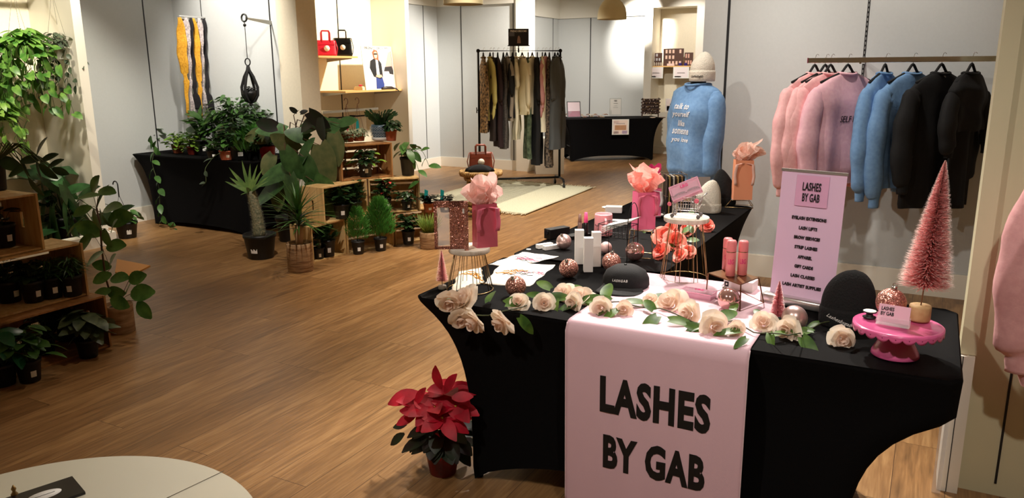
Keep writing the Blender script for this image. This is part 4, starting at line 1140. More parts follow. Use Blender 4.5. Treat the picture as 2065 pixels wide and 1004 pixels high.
lt = lash_tray('pink LBG lash box propped in the tiny shopping cart', (c2.x - .002, c2.y - .012, zt2 + .105), 0, (rad(52), rad(-24), rad(14)), w=.12, d=.064)
HPK = mat('hot_pink_print', (232, 60, 130), .5)
for lab, dx_, r in (('round pink scrunch on the right side of the tiny cart', .052, .010), ('round pink pad low at the left end of the tiny cart', -.058, .009)):
    m = mb(mat('salmon_felt', (244, 120, 140), .8), True); m.ball((0, 0, 0), r, 18, 10, (1, .5, 1)); o = m.build('pink_pad'); tag(o, lab, 'pad', loc=(c2.x + dx_, c2.y - .055, zt2 + (.075 if dx_ > 0 else .055)))

# ---------------------------------------------------------------- peach bag on wire stand
p = PZ(1488, 418, TZ)
t = thing('wire_riser', 'geometric gold and black wire riser under the peach bag', 'riser', (p.x, p.y + .03, TZ), .2)
m = mb(M_GOLD, True); zr = .045
bs = [(-.085, -.055), (.085, -.055), (.085, .055), (-.085, .055)]; ts_ = [(-.05, -.035), (.055, -.035), (.055, .035), (-.05, .035)]
m.tube([(x, y, .002) for x, y in bs], .002, 6, closed=True); m.tube([(x, y, zr) for x, y in ts_], .002, 6, closed=True)
for i in range(4): m.tube([(bs[i][0], bs[i][1], .002), (ts_[i][0], ts_[i][1], zr)], .002, 6)
m.build('wire_frame', t)
m = mb(mat('clear_acrylic', (240, 240, 240), .08, alpha=.28)); m.box((0, 0, zr + .003), (.1, .07, .003)); m.build('glass_top', t)
zr += TZ + .005
hb = PY(1500, 322, p.y + .03).z - zr
gift_bag('peach kraft gift bag with pale tissue at the far end of the side table', (p.x + .012, p.y + .03, zr), facing(p, .2), .115, .08, hb, mat('peach_kraft', (240, 158, 120), .55), 17, .13, mat('peach_tissue', (252, 214, 198), .7, transl=.4), bow=mat('sheer_peach_ribbon', (244, 196, 180), .6), tw=.15, lean=(.03, 0))
# ---------------------------------------------------------------- plants
def G(name, a, b, rough=.4, tl=.15): return mat(name, a, rough, rgb2=b, scale=14, transl=tl)
G_DARK = G('dark_green_leaf', (44, 74, 34), (28, 52, 24)); G_MID = G('mid_green_leaf', (72, 112, 48), (48, 84, 34)); G_LIME = G('lime_green_leaf', (140, 172, 62), (88, 130, 46))
G_GREY = G('grey_green_leaf', (74, 88, 66), (46, 58, 42)); G_FERN = G('feathery_green', (78, 134, 50), (54, 104, 38)); G_PRAY = G('prayer_plant_leaf', (92, 104, 70), (48, 62, 38)); G_BURG = G('burgundy_leaf', (74, 52, 40), (42, 50, 30))
G_PURP = G('dark_purple_leaf', (34, 28, 26), (24, 34, 20)); G_RED = G('poinsettia_red', (214, 14, 50), (160, 6, 34), .55, .2); G_YEL = G('yellow_green_twig', (150, 164, 70), (92, 128, 46))
G_VAR = G('variegated_leaf', (200, 206, 170), (84, 108, 60))
TERRA = mat('terracotta', (176, 92, 58), .8, var=.12, scale=20); NURS = mat('black_nursery_pot', (17, 17, 18), .5)
TANP = mat('woven_tan_pot', (176, 142, 104), .8, rgb2=(132, 98, 66), scale=9, stretch=(1, 1, 7), bump=.4)
STEM = mat('green_stem', (74, 86, 44), .6); BROWN = mat('brown_stem', (88, 62, 40), .7)
def pot(t, r, h, material=NURS, taper=.78, tagged=True, lip=True, soil=True, tagc=None, face=-pi / 2, belly=0.):
    m = mb(material, True)
    pr = [(r * taper, 0), (r * (taper + .02), .003)]
    if belly: pr += [(r * (1 + belly * sin(pi * q)) * (taper + (1 - taper) * q), h * q) for q in (.2, .4, .6, .8)]
    pr += [(r * .985, h * .86)]
    if lip: pr += [(r * 1.05, h * .87), (r * 1.05, h), (r * .96, h), (r * .94, h * .9)]
    else: pr += [(r, h), (r * .93, h), (r * .92, h * .9)]
    m.lathe(pr, 28); po_ = m.build('pot', t)
    if soil:
        m = mb(M_SOIL, True); m.lathe([(r * .93, h * .88), (r * .5, h * .91), (.001, h * .92)], 20, cap=False); m.build('soil', po_)
    if tagged:
        a = face; rr = r * (taper + (1 - taper) * .4) + .0025
        m = mb(tagc or M_PAPER); w = .5
        m.grid(lambda u, v: V((cos(a + (u - .5) * w) * (rr + .1 * r * (v - .5) * (1 - taper) * 2), sin(a + (u - .5) * w) * (rr + .1 * r * (v - .5) * (1 - taper) * 2), h * (.28 + .28 * v))), 4, 2, .0006)
        m.build('price_sticker', po_)
def facec(loc): return math.atan2(-loc[1], -loc[0])
def bush(t, z0, n, R_, H_, L_, W_, material, seed, kind='oval', droop=.25, inner=.1, stems=True, sm=None, up=.5, jit=.4, flat=1., z_low=.2, name='leaves', shell=.5):
    """leaves on short stalks filling a dome"""
    R = random.Random(seed); m = mb(material, True); s_ = mb(sm or STEM, True); n = int(n * 1.35)
    for i in range(n):
        a = R.uniform(0, 2 * pi); f = R.random() ** shell; e = R.uniform(z_low, 1)
        r = R_ * f * math.sqrt(max(.02, 1 - (e * .85) ** 2)); z = z0 + H_ * e * (.75 + .25 * f)
        tip = V((cos(a) * r, sin(a) * r * flat, z))
        d = V((cos(a) * (.35 + f), sin(a) * (.35 + f), up * R.uniform(.1, 1.2) - droop * f)) + V((R.uniform(-jit, jit), R.uniform(-jit, jit), R.uniform(-jit, jit) * .5))
        d.normalize(); l = L_ * R.uniform(.7, 1.15)
        base = tip - d * l * .5
        leaf(m, base, d, V((0, 0, 1)) + V((R.uniform(-.4, .4), R.uniform(-.4, .4), 0)), l, W_ * R.uniform(.8, 1.15), droop, .18, kind, 4)
        if stems and i % 2 == 0:
            o = V((cos(a) * inner * R_, sin(a) * inner * R_, z0 - .01)); mid = o.lerp(base, .55) + V((0, 0, .15 * (base.z - o.z)))
            s_.tube([o, mid, base], [.0022, .0018, .001], 4, cap=False)
    m.build(name, t)
    if stems: s_.build('stems', t)
def vine(m, s_, pts, L_, W_, gap, seed, kind='heart', side=1., up=(0, -.4, .6)):
    """leafy runner following a path"""
    R = random.Random(seed); P_ = [V(p) for p in pts]; out = []
    for i in range(len(P_) - 1):
        for k_ in range(6): out.append(P_[i].lerp(P_[i + 1], k_ / 6))
    out.append(P_[-1])
    for it in range(3): out = [out[0]] + [(out[i - 1] + out[i] * 2 + out[i + 1]) / 4 for i in range(1, len(out) - 1)] + [out[-1]]
    s_.tube(out, .0022, 5, cap=False)
    acc = 0; sg = 1
    for i in range(1, len(out)):
        acc += (out[i] - out[i - 1]).length
        if acc > gap:
            acc = 0; sg = -sg
            tdir = (out[i] - out[i - 1]).normalized(); sd = tdir.cross(V((0, 1, 0.2)))
            if sd.length < .1: sd = V((1, 0, 0))
            sd.normalize()
            d = sd * sg * side + tdir * .4 + V((R.uniform(-.4, .4), R.uniform(-.6, .1), R.uniform(-.5, .2)))
            leaf(m, out[i], d, V(up) + V((R.uniform(-.3, .3), R.uniform(-.2, .2), 0)), L_ * R.uniform(.7, 1.15), W_ * R.uniform(.8, 1.1), .3, .2, kind, 5)
def potted(label, loc, r, h, material=NURS, cat='potted plant', name='potted_plant', group=None, **k):
    t = thing(name, label, cat, loc, 0, group); pot(t, r, h, material, face=facec(loc) + k.pop('ff', .15), **k); return t

# --- crates
def crate(label, loc, rz, w=.46, h=.315, d=.26, material=M_WOOD, group='wooden crates', handle=True, upright=False):
    """crate on its side: origin at floor, centre of the open front edge; opening faces local -Y"""
    t = thing('wooden_crate', label, 'crate', loc, rz, group)
    th = .012
    for sx in (-1, 1):
        m = mb(material); x = sx * (w / 2 - th / 2)
        # end board with a hand hole (slot runs vertically)
        hw, hh = .012, .04
        m.box((x, d * .25 - hw / 2 + 0, h / 2), (th, d / 2 - hw, h)) if False else None
        y0_, y1_ = 0, d; yc = d * .5
        m.box((x, (y0_ + yc - .014) / 2, h / 2), (th, yc - .014, h)); m.box((x, (yc + .014 + y1_) / 2, h / 2), (th, d - yc - .014, h))
        m.box((x, yc, h * .18), (th, .028, h * .36)); m.box((x, yc, h * .82), (th, .028, h * .36))
        m.build('end_board', t)
    ns = 3
    for nm, z in (('bottom_slat', th / 2), ('top_slat', h - th / 2)):
        for i in range(ns):
            m = mb(material); dd = (d - .03) / ns - .012; m.box((0, .01 + (i + .5) * (d - .02) / ns, z), (w - 2 * th, dd + .012, th * .9)); m.build(nm, t)
    for i in range(4):
        m = mb(material); hh = h / 4 - .018; m.box((0, d - .006, (i + .5) * h / 4), (w - .002, .009, hh)); m.build('back_slat', t)
    for sx in (-1, 1):
        m = mb(material); m.box((sx * (w / 2 - th - .011), d - .022, h / 2), (.02, .02, h - .03)); m.build('corner_post', t)
    return t
def yaw_of(a, b): d_ = V(b) - V(a); return math.atan2(d_.y, d_.x)
CZ = .317
WOODD = mat('darker_pine', (176, 126, 72), .6, rgb2=(150, 100, 54), scale=5, stretch=(6, 6, 1), bump=.1)
def crate_px(label, pa, pb, z, material=M_WOOD, w=None, d=.26, dy=0):
    a = PZ(pa[0], pa[1], z); b = PZ(pb[0], pb[1], z); L_ = (b - a).length; c_ = (a + b) / 2
    return crate(label, (c_.x, c_.y, z), yaw_of(a, b), w or L_, .315, d, material), a, b
c1_, a1, b1 = crate_px('pale crate at the left of the bottom row behind the tan pot', (632, 532), (699, 513), 0)
c2_, a2, b2 = crate_px('pale crate in the middle of the bottom row holding two feathery green plants', (702, 513), (795, 495), 0)
c3_, a3, b3 = crate_px('pale crate at the right of the bottom row beside the yellow green plant', (798, 494), (882, 482), 0)
c4_, a4, b4 = crate_px('crate at the left of the middle row, partly behind the big leaf plant', (655, 453), (742, 432), CZ)
c5_, a5, b5 = crate_px('crate at the right of the middle row with a flowering plant in it', (746, 431), (848, 426), CZ)
c6_, a6, b6 = crate_px('brown crate on top of the crate stack', (690, 366), (793, 356), CZ * 2, WOODD)
# left group
XA, XB, XC = -4.20, -4.29, -4.32
crate('lowest crate of the left stack, with prayer plants around it', (XA, 2.74 - .40, 0), pi / 2, .80, .315, .34, WOODD)
crate('middle crate of the left stack, with four black potted plants', (XB, 2.70 - .42, CZ), pi / 2, .84, .315, .30)
crate('top crate of the left stack beside the trailing pothos', (XC, 2.50 - .35, CZ * 2), pi / 2, .70, .315, .32)

# --- plants in and on the crate stack
def at(px, py, z, back=0.):
    q = PZ(px, py, z); d_ = V((q.x, q.y, 0)).normalized(); return q + d_ * back + V((0, 0, .001))
def zz(label, loc, r, h, n, L_, seed, material=G_DARK, **k):
    t = potted(label, loc, r, h, **k); bush(t, h * .9, n, .13, .22, L_, L_ * .45, material, seed, 'oval', .2, z_low=.05); return t
t = potted('small dark leafy plant in a black pot in the left bottom crate, at its back', at(645, 528, .0, .08), .045, .11); bush(t, .1, 40, .09, .2, .07, .03, G_DARK, 1, 'lance', .1)
t = potted('dark upright leafy plant in a black pot with white sticker in the left bottom crate', at(663, 518, .013, .03), .062, .15); bush(t, .13, 60, .11, .17, .08, .035, G_DARK, 2, 'lance', .05, up=1.2)
def feather(t, z0, H_, R_, seed, n=900, material=G_FERN):
    R = random.Random(seed); m = mb(material, True); s_ = mb(STEM, True)
    s_.tube([(0, 0, z0 - .01), (0, 0, z0 + H_ * .9)], [.004, .001], 5)
    for i in range(n):
        f = R.random(); a = R.uniform(0, 2 * pi); z = z0 + H_ * (.12 + .88 * f); r = R_ * (math.sin(pi * min(1, (1 - f) * .62 + .02)) ** .8) * R.random() ** .5
        q = V((cos(a) * r, sin(a) * r, z)); d = V((cos(a) * .7, sin(a) * .7, 1.0)) + V((R.uniform(-.5, .5), R.uniform(-.5, .5), R.uniform(-.3, .3)))
        leaf(m, q, d, (0, -1, .3), R_ * .5, R_ * .06, .1, 0, 'lance', 2)
    m.build('needles', t); s_.build('stems', t)
t = potted('feathery green cypress in a black pot, left one in front of the middle bottom crate', at(723, 512, 0, .01), .058, .12); feather(t, .1, .3, .10, 3)
t = potted('feathery green cypress in a black pot, fuller right one in the middle bottom crate', at(768, 505, .0, .0), .058, .12); feather(t, .1, .36, .12, 4, 1500)
t = potted('dark bushy plant in a black pot in the right bottom crate', at(824, 494, .013, .05), .06, .13); bush(t, .12, 110, .13, .17, .06, .035, G_DARK, 5, 'oval', .2)
t = thing('potted_plant', 'yellow green twiggy plant in a round tan pot in front of the right bottom crate', 'potted plant', at(866, 500, 0)); pot(t, .085, .155, TANP, .95, False, False, belly=.04)
R = random.Random(3); m = mb(G_YEL, True)
for i in range(260):
    a = R.uniform(0, 2 * pi); r = .05 * R.random() ** .5; q = V((cos(a) * r, sin(a) * r, .14)); e = q + V((cos(a) * r * 1.3 + R.uniform(-.03, .03), sin(a) * r * 1.3 + R.uniform(-.03, .03), R.uniform(.08, .19)))
    m.tube([q, q.lerp(e, .5) + V((0, 0, .01)), e], [.0022, .002, .0012], 4)
m.build('twigs', t)
# middle row
t = potted('dark green leafy plant in a dark pot in the left middle crate', at(690, 441, CZ + .013, .03), .07, .13); bush(t, .12, 60, .12, .16, .09, .04, G_DARK, 6, 'lance', .2, up=1)
t = potted('upright dark plant in a green pot at the right end of the left middle crate', at(717, 434, CZ + .013, .04), .062, .12, mat('dark_green_pot', (40, 54, 40), .5)); bush(t, .11, 60, .1, .2, .08, .035, G_DARK, 7, 'lance', .1, up=1.2)
t = potted('bushy plant with small red flowers in a black pot in the right middle crate', at(777, 427, CZ + .013, .03), .062, .13, ff=.5); bush(t, .12, 90, .12, .2, .06, .035, G_DARK, 8, 'oval', .2)
bush(t, .14, 16, .12, .2, .03, .03, mat('red_flower', (190, 50, 44), .6), 9, 'round', stems=False, name='flowers')
t = potted('low bushy plant in a black pot at the right of the middle crate', at(821, 424, CZ + .013, .03), .05, .09, ff=.4); bush(t, .08, 60, .12, .1, .05, .025, G_DARK, 10, 'lance', .4)
for i, (lab, px) in enumerate((('dark rosette plant in a terracotta pot with a teal tag, beside the middle crate', 866), ('dark rosette plant with a teal tag right of the terracotta pot', 898))):
    t = potted(lab, at(px, 428, .332 - .01, .02), .055, .085, TERRA if i == 0 else NURS); bush(t, .08, 60, .10, .08, .06, .03, G_PURP, 11 + i, 'oval', .1, stems=False)
    m = mb(mat('teal_plastic', (30, 150, 150), .4)); m.prism([(-.02, 0), (.014, 0), (.026, .11), (-.012, .12)], .002, c=(-.02, -.02, .09)); m.build('plant_tag', t)
# trailing plant on the right middle crate
t = potted('broad leaved trailing philodendron in a black pot on the right middle crate', at(823, 354, CZ * 2 + .0, .03), .07, .17, tagged=False)
bush(t, .16, 16, .17, .16, .15, .07, G_MID, 13, 'oval', .35, jit=.6, up=.3)
m = mb(G_MID, True); s_ = mb(STEM, True); o = t.location
vine(m, s_, [(.03, -.03, .17), (.13, -.06, .16), (.20, -.1, .05), (.19, -.1, -.12), (.21, -.1, -.2)], .12, .055, .10, 3, 'oval')
vine(m, s_, [(.03, -.03, .17), (.11, 0, .25), (.18, 0, .23), (.24, .0, .1)], .13, .06, .07, 4, 'oval')
m.build('trailing_leaves', t); s_.build('trailing_stems', t)
# inside the top crate
t = potted('white edged trailing plant in a black pot inside the top crate', at(738, 357, CZ * 2 + .013, .03), .065, .14); bush(t, .1, 70, .13, .16, .07, .04, G_DARK, 14, 'oval', .3)
bush(t, .05, 60, .14, .14, .03, .02, mat('white_edged_leaf', (222, 220, 200), .5), 15, 'oval', .5, stems=False, name='pale_leaves', z_low=0)
bush(t, .08, 14, .18, .16, .07, .03, G_LIME, 16, 'lance', .3, stems=False, name='new_leaves')
# on the top crate
ZT = CZ * 3 + .001
t = potted('christmas cactus in a blue patterned pot with white foot on the top crate', at(768, 284, ZT, .03), .085, .15, mat('blue_glazed_pot', (70, 92, 108), .35), taper=.72, tagged=False, lip=False, belly=.12)
m = mb(mat('white_foot', (226, 224, 216), .5), True); m.lathe([(.065, -.0), (.078, .01), (.083, .03), (.079, .034)], 28); m.build('pot_foot', t)
m = mb(mat('white_glaze_pattern', (206, 212, 208), .5))
for j in range(3):
    for i in range(22):
        a = 2 * pi * (i + .5 * (j % 2)) / 22; z = .055 + j * .032; rr = .0905 + .002 * j
        m.tube([(cos(a + q) * rr, sin(a + q) * rr, z + w) for q, w in ((.11, 0), (0, .012), (-.11, 0), (0, -.012))], .0011, 4, closed=True)
m.build('glaze_pattern', t)
R = random.Random(8); m = mb(G_DARK, True)
for i in range(46):
    a = R.uniform(0, 2 * pi); q = V((cos(a) * .03, sin(a) * .03, .14)); d = V((cos(a) * R.uniform(.2, 1), sin(a) * R.uniform(.2, 1), R.uniform(.7, 1.4))).normalized()
    for s3 in range(R.choice((2, 3, 4))):
        leaf(m, q, d, (0, -1, .3), .05, .026, .1, .1, 'round', 3); q = q + d * .045; d = (d + V((cos(a) * .15, sin(a) * .15, -.12))).normalized()
m.build('leaf_segments', t)
t = potted('dark crinkled leaf plant in a terracotta pot at the right of the top crate', at(789, 284, ZT, -.0), .055, .1, TERRA, tagged=False); bush(t, .09, 70, .11, .11, .06, .04, G_DARK, 18, 'round', .4)
def hanger_pot(label, loc, colr, seed, hh=.34, tagcol=None):
    t = thing('hanging_pot', label, 'hanging planter', loc)
    pot(t, .06, .07, TERRA, .8, False)
    bush(t, .06, 120, .09, .06, .03, .02, colr, seed, 'oval', .5, stems=False, z_low=-.2)
    m = mb(mat('brown_plastic_hanger', (104, 62, 46), .5), True)
    for k_ in range(3):
        a = 2 * pi * k_ / 3 + .4; m.tube([(cos(a) * .06, sin(a) * .06, .07), (0, 0, hh)], .0015, 5)
    m.tube([(0, 0, hh)] + [(.022 * sin(w) , 0, hh + .03 - .03 * cos(w)) for w in [i * .3 for i in range(2, 16)]], .003, 6)
    m.build('hanger_hook', t)
    if tagcol:
        m = mb(tagcol); m.prism([(-.02, 0), (.02, 0), (.014, .1), (-.004, .12), (-.014, .1)], .002, c=(.0, -.01, .09)); m.build('plant_tag', t)
    return t
t = hanger_pot('string of hearts in a hanging pot with red tag on the top crate', at(702, 287, ZT, .05), G_VAR, 20, .34, mat('magenta_plastic', (214, 40, 90), .4))
m = mb(G_VAR, True); s_ = mb(STEM, True)
for i in range(7): vine(m, s_, [(-.05 + .018 * i, -.05, .06), (-.06 + .018 * i, -.09, 0), (-.06 + .018 * i, -.10, -.1 - .04 * (i % 3)), (-.06 + .018 * i, -.10, -.2 - .06 * (i % 4))], .024, .02, .016, i, 'heart')
m.build('trailing_leaves', t); s_.build('trailing_stems', t)
hanger_pot('succulent in a terracotta hanging pot with a teal tag on the top crate', at(724, 285, ZT, .05), G_VAR, 21, .34, mat('teal_plastic', (30, 150, 150), .4))

# --- floor plants of the middle
p = at(527, 520, 0, .02)
t = potted('spiny palm like succulent in a large black pot in front of the plant table', p, .135, .215, tagged=True, ff=-.5)
zt_ = PY(525, 388, p.y).z; m = mb(mat('spiny_trunk', (150, 142, 112), .85, rgb2=(92, 98, 74), scale=60, bump=.8), True)
lean_ = -.06
tr = [V((0.0 + lean_ * f * f, 0, .19 + (zt_ - .19) * f)) for f in [i / 10 for i in range(11)]]
m.tube(tr, [.052 - .014 * i / 10 for i in range(11)], 18); tk_ = m.build('trunk', t)
m = mb(mat('pale_spines', (206, 200, 172), .6)); R = random.Random(2)
for i in range(1300):
    f = R.random(); a = R.uniform(0, 2 * pi); c_ = V((lean_ * f * f, 0, .19 + (zt_ - .19) * f)); r = .052 - .014 * f
    o_ = c_ + V((cos(a) * r, sin(a) * r, 0)); e = o_ + V((cos(a) * .018 + R.uniform(-.006, .006), sin(a) * .018, R.uniform(-.002, .012)))
    s3 = V((-sin(a), cos(a), 0)) * .0011; m.add([o_ - s3, o_ + s3, e], [(0, 1, 2)])
m.build('spines', tk_)
m = mb(G('palm_blade', (118, 146, 74), (78, 112, 54), .45), True); c_ = tr[-1]
for i, (a, el, L_) in enumerate(((175, 35, .38), (160, 55, .34), (190, 20, .3), (140, 62, .28), (100, 70, .26), (60, 65, .24), (20, 45, .22), (-20, 30, .2), (-60, 25, .2), (-120, 30, .2), (-160, 35, .24), (-90, 5, .12), (80, 30, .2))):
    d = V((cos(rad(a)) * cos(rad(el)), sin(rad(a)) * cos(rad(el)) , sin(rad(el)))); leaf(m, c_ - V((0, 0, .01)), d, (0, -.8, .6), L_, .042, .12, .25, 'blade', 7)
m.build('leaf_blades', t)
# dracaena in ribbed tan pot
p = at(607, 545, 0, .0)
t = thing('potted_plant', 'grassy leaved dracaena in a tall woven tan pot in front of the bottom crate', 'potted plant', p); pot(t, .105, .235, TANP, .97, False, False)
zt_ = PY(607, 470, p.y).z
m = mb(mat('cane_trunk', (176, 140, 104), .8), True); m.cyl((0, 0, .18), (.01, 0, .38), .032, n=14); m.build('trunk', t)
m = mb(G_MID, True); R = random.Random(4)
for i in range(95):
    f = R.random(); a = R.uniform(0, 2 * pi); el = rad(R.uniform(5, 75) * (.4 + .6 * f) + 10 * f); z = .34 + .18 * f
    d = V((cos(a) * cos(el), sin(a) * cos(el), sin(el))); leaf(m, (.01, 0, z), d, (0, 0, 1), R.uniform(.2, .34), .022, .42 * (1.2 - f), .2, 'blade', 6)
for i in range(5): leaf(m, (.01, 0, .45), V((R.uniform(-.12, .12), 0, 1)), (0, -1, 0), .34, .024, .03, .2, 'blade', 6)
m.build('leaf_blades', t)
# big leaf philodendron
p = at(588, 500, 0, .35)
t = potted('tall philodendron with very large heart shaped leaves behind the dracaena', p, .13, .24, tagged=False)
m = mb(G('large_leaf', (70, 106, 56), (46, 78, 38), .35), True); m2 = mb(G('large_leaf_underside', (104, 104, 64), (76, 88, 50), .5), True); s_ = mb(BROWN, True)
def bigleaf(px, py, lp, ang, under=False, fwd=.0, w=.85, kind='heart'):
    q = PY(px, py, p.y - .12 - fwd) - p; k_ = (q + p - V((0, 0, CAMZ))).dot(cf) / FPX; a = rad(ang); L_ = lp * k_
    d = cr * cos(a) + V((0, 0, 1)) * sin(a) + V((-sin(YAW), cos(YAW), 0)) * -.25
    mm = m2 if under else m
    d.normalize(); base = q - d * L_ * .45
    leaf(mm, base, d, V((-.3, -.8, .5)) if not under else V((.2, -.9, -.1)), L_, L_ * w, .12, .1, kind, 12)
    s_.tube([V((0, 0, .3)) + V((.0, 0, (base.z - .3) * .5)), V((base.x * .4, base.y * .4, base.z + .06)), base], [.006, .005, .003], 6)
for a_ in ((560, 350, 90, 200, 0, .1), (545, 385, 80, 215, 0, .16), (592, 390, 80, -80, 0, .2), (660, 400, 100, -50, 0, .15), (655, 330, 86, -75, 1, .05), (676, 300, 66, -85, 1, 0), (615, 305, 66, 60, 0, .05), (575, 290, 62, 150, 1, .0), (632, 250, 62, 25, 0, -.1), (600, 272, 50, 160, 0, .0), (548, 262, 60, 175, 0, -.1), (520, 275, 50, 190, 1, -.1), (672, 255, 60, 5, 0, -.1), (540, 330, 46, 240, 1, .0), (560, 400, 50, -95, 1, .1), (700, 245, 40, 15, 0, -.1), (590, 330, 70, -60, 0, .12), (620, 430, 50, -60, 0, .05), (625, 350, 80, -70, 0, .1), (655, 290, 50, 70, 0, -.05)):
    bigleaf(a_[0], a_[1], a_[2], a_[3], bool(a_[4]), a_[5])
s_.tube([(0, 0, .18), (.01, 0, .6), (-.01, 0, 1.0), PY(600, 268, p.y) - p, PY(592, 232, p.y) - p, PY(603, 222, p.y) - p], [.012, .011, .009, .006, .004, .002], 8)
m.build('leaves', t); m2.build('leaf_undersides', t); s_.build('stems', t)
m = mb(G_PURP, True)
for (px, py, lp, ang) in ((640, 240, 52, -40), (648, 258, 50, -90), (622, 250, 40, -140), (592, 222, 18, 150), (612, 226, 16, 20), (540, 252, 44, 170)):
    q = PY(px, py, p.y - .15) - p; k_ = (q + p - V((0, 0, CAMZ))).dot(cf) / FPX; a = rad(ang); d = (cr * cos(a) + V((0, 0, 1)) * sin(a)).normalized()
    leaf(m, q - d * lp * k_ * .4, d, (-.2, -1, .2), lp * k_, lp * k_ * .8, .1, .2, 'heart', 6)
m.build('dark_leaves', t)

# --- plants on the plant table
def tabp(label, px, py, r, h, material=NURS, back=0., **k):
    t = potted(label, at(px, py, .7475, back), r, h, material, **k); t.scale = (1.4, 1.4, 1.4); return t
t = tabp('broad leaved hoya trailing down the left front of the plant table, in a terracotta pot', 305, 302, .06, .08, TERRA, ff=-.3)
bush(t, .07, 16, .12, .14, .1, .06, G_MID, 30, 'oval', .2)
m = mb(G_MID, True); s_ = mb(STEM, True)
o = t.location; yq = pt.y - .03
def lq(px, py, yy): return (PY(px, py, yy) - o) / 1.4
vine(m, s_, [(.03, -.02, .08), lq(312, 296, pt.y + .02), lq(306, 330, yq), lq(316, 360, yq), lq(322, 385, yq - .02), lq(322, 408, yq - .03), lq(324, 432, yq - .03), (PZ(340, 452, .012) - o) / 1.4, (PZ(354, 461, .012) - o) / 1.4], .085, .05, .045, 31, 'oval')
m.build('trailing_leaves', t); s_.build('trailing_stems', t)
t = tabp('lime leaved plant in a white pot near the left end of the plant table', 322, 298, .05, .075, mat('white_ceramic', (232, 232, 228), .35), .06, lip=True, tagged=False); bush(t, .07, 60, .1, .12, .045, .035, G_LIME, 32, 'round', .2)
t = tabp('small round leaved plant behind the lime plant', 345, 296, .045, .07, TERRA, .14, tagged=False); bush(t, .06, 60, .1, .12, .045, .035, G_LIME, 33, 'round', .2)
t = tabp('pale chartreuse plant at the back of the plant table behind the white pot', 336, 300, .05, .07, TERRA, .26, tagged=False); bush(t, .06, 70, .11, .12, .045, .03, G_LIME, 34, 'round', .2)
t = tabp('bushy yellow green plant in a red pot at the front of the plant table', 390, 312, .045, .06, mat('brick_red_pot', (140, 44, 34), .6), .03, tagged=False); bush(t, .05, 70, .1, .12, .045, .035, G_LIME, 35, 'round', .3, z_low=-.1)
t = tabp('yellow green heart leaved plant beside the red pot on the plant table', 360, 310, .045, .06, TERRA, .08, tagged=False); bush(t, .05, 60, .12, .11, .05, .04, G_LIME, 36, 'heart', .3, z_low=-.1)
t = tabp('pale leafy plant at the back of the plant table below the yellow scarf', 385, 296, .05, .07, NURS, .22, tagged=False); bush(t, .06, 80, .14, .14, .05, .035, G_LIME, 37, 'round', .2)
t = tabp('tall broad leaved plant in a black pot with a white sticker below the scarves', 412, 312, .06, .115, ff=.1)
bush(t, .11, 16, .14, .2, .15, .055, G_MID, 38, 'lance', .2, up=1.2); m = mb(G_MID, True)
for dx_, dz_, a in ((-.12, .28, 170), (-.02, .32, 95), (.05, .3, 60), (-.1, .2, 190)): leaf(m, (dx_ * .3, 0, dz_ * .6), V((cos(rad(a)), -.1, sin(rad(a)))), (0, -1, .4), .17, .05, .3, .2, 'lance', 6)
m.build('long_leaves', t)
t = tabp('small black pot at the front edge of the plant table with a white sticker', 430, 320, .045, .06, NURS, .01); bush(t, .05, 26, .1, .1, .05, .03, G_MID, 39, 'oval', .2)
t = tabp('umbrella leaved plant in a white pot at the middle of the plant table', 445, 312, .05, .09, mat('white_ceramic', (232, 232, 228), .35), .12, tagged=False); bush(t, .08, 130, .18, .26, .075, .028, G_MID, 40, 'lance', .3)
t = tabp('cut leaf plant in a terracotta pot trailing over the front of the plant table', 458, 322, .05, .065, TERRA, .0, tagc=mat('tan_sticker', (196, 178, 150), .7)); bush(t, .06, 30, .12, .12, .06, .03, G_MID, 41, 'oval', .3)
m = mb(G_GREY, True); s_ = mb(STEM, True); vine(m, s_, [(0, -.03, .06), (-.02, -.1, .03), (-.05, -.16, -.05), (-.03, -.17, -.14), (-.08, -.17, -.17)], .06, .035, .09, 42, 'oval'); m.build('trailing_leaves', t); s_.build('trailing_stems', t)
t = tabp('large umbrella leaved plant at the back of the plant table under the hanging pot', 480, 312, .07, .11, NURS, .2, tagged=False); bush(t, .1, 200, .26, .34, .085, .032, G_MID, 43, 'lance', .3)
t = tabp('bushy green plant in a wide black pot with a white sticker on the plant table', 484, 322, .075, .1, NURS, .04, ff=.1); bush(t, .09, 140, .17, .2, .075, .03, G_DARK, 44, 'lance', .25)
t = tabp('feathery asparagus fern near the right end of the plant table', 512, 322, .05, .07, NURS, .02, tagged=False); feather(t, .04, .16, .12, 45, 1100)
t = tabp('green leafy plant at the back right of the plant table', 520, 312, .06, .09, NURS, .2, tagged=False); bush(t, .08, 120, .2, .26, .09, .03, G_MID, 46, 'lance', .3)
t = tabp('dark leafy plant with a red flower pot at the right end of the plant table', 541, 323, .055, .10, mat('crimson_pot', (150, 18, 34), .5), .02, tagged=False); bush(t, .09, 60, .15, .16, .09, .04, G_DARK, 47, 'oval', .3)
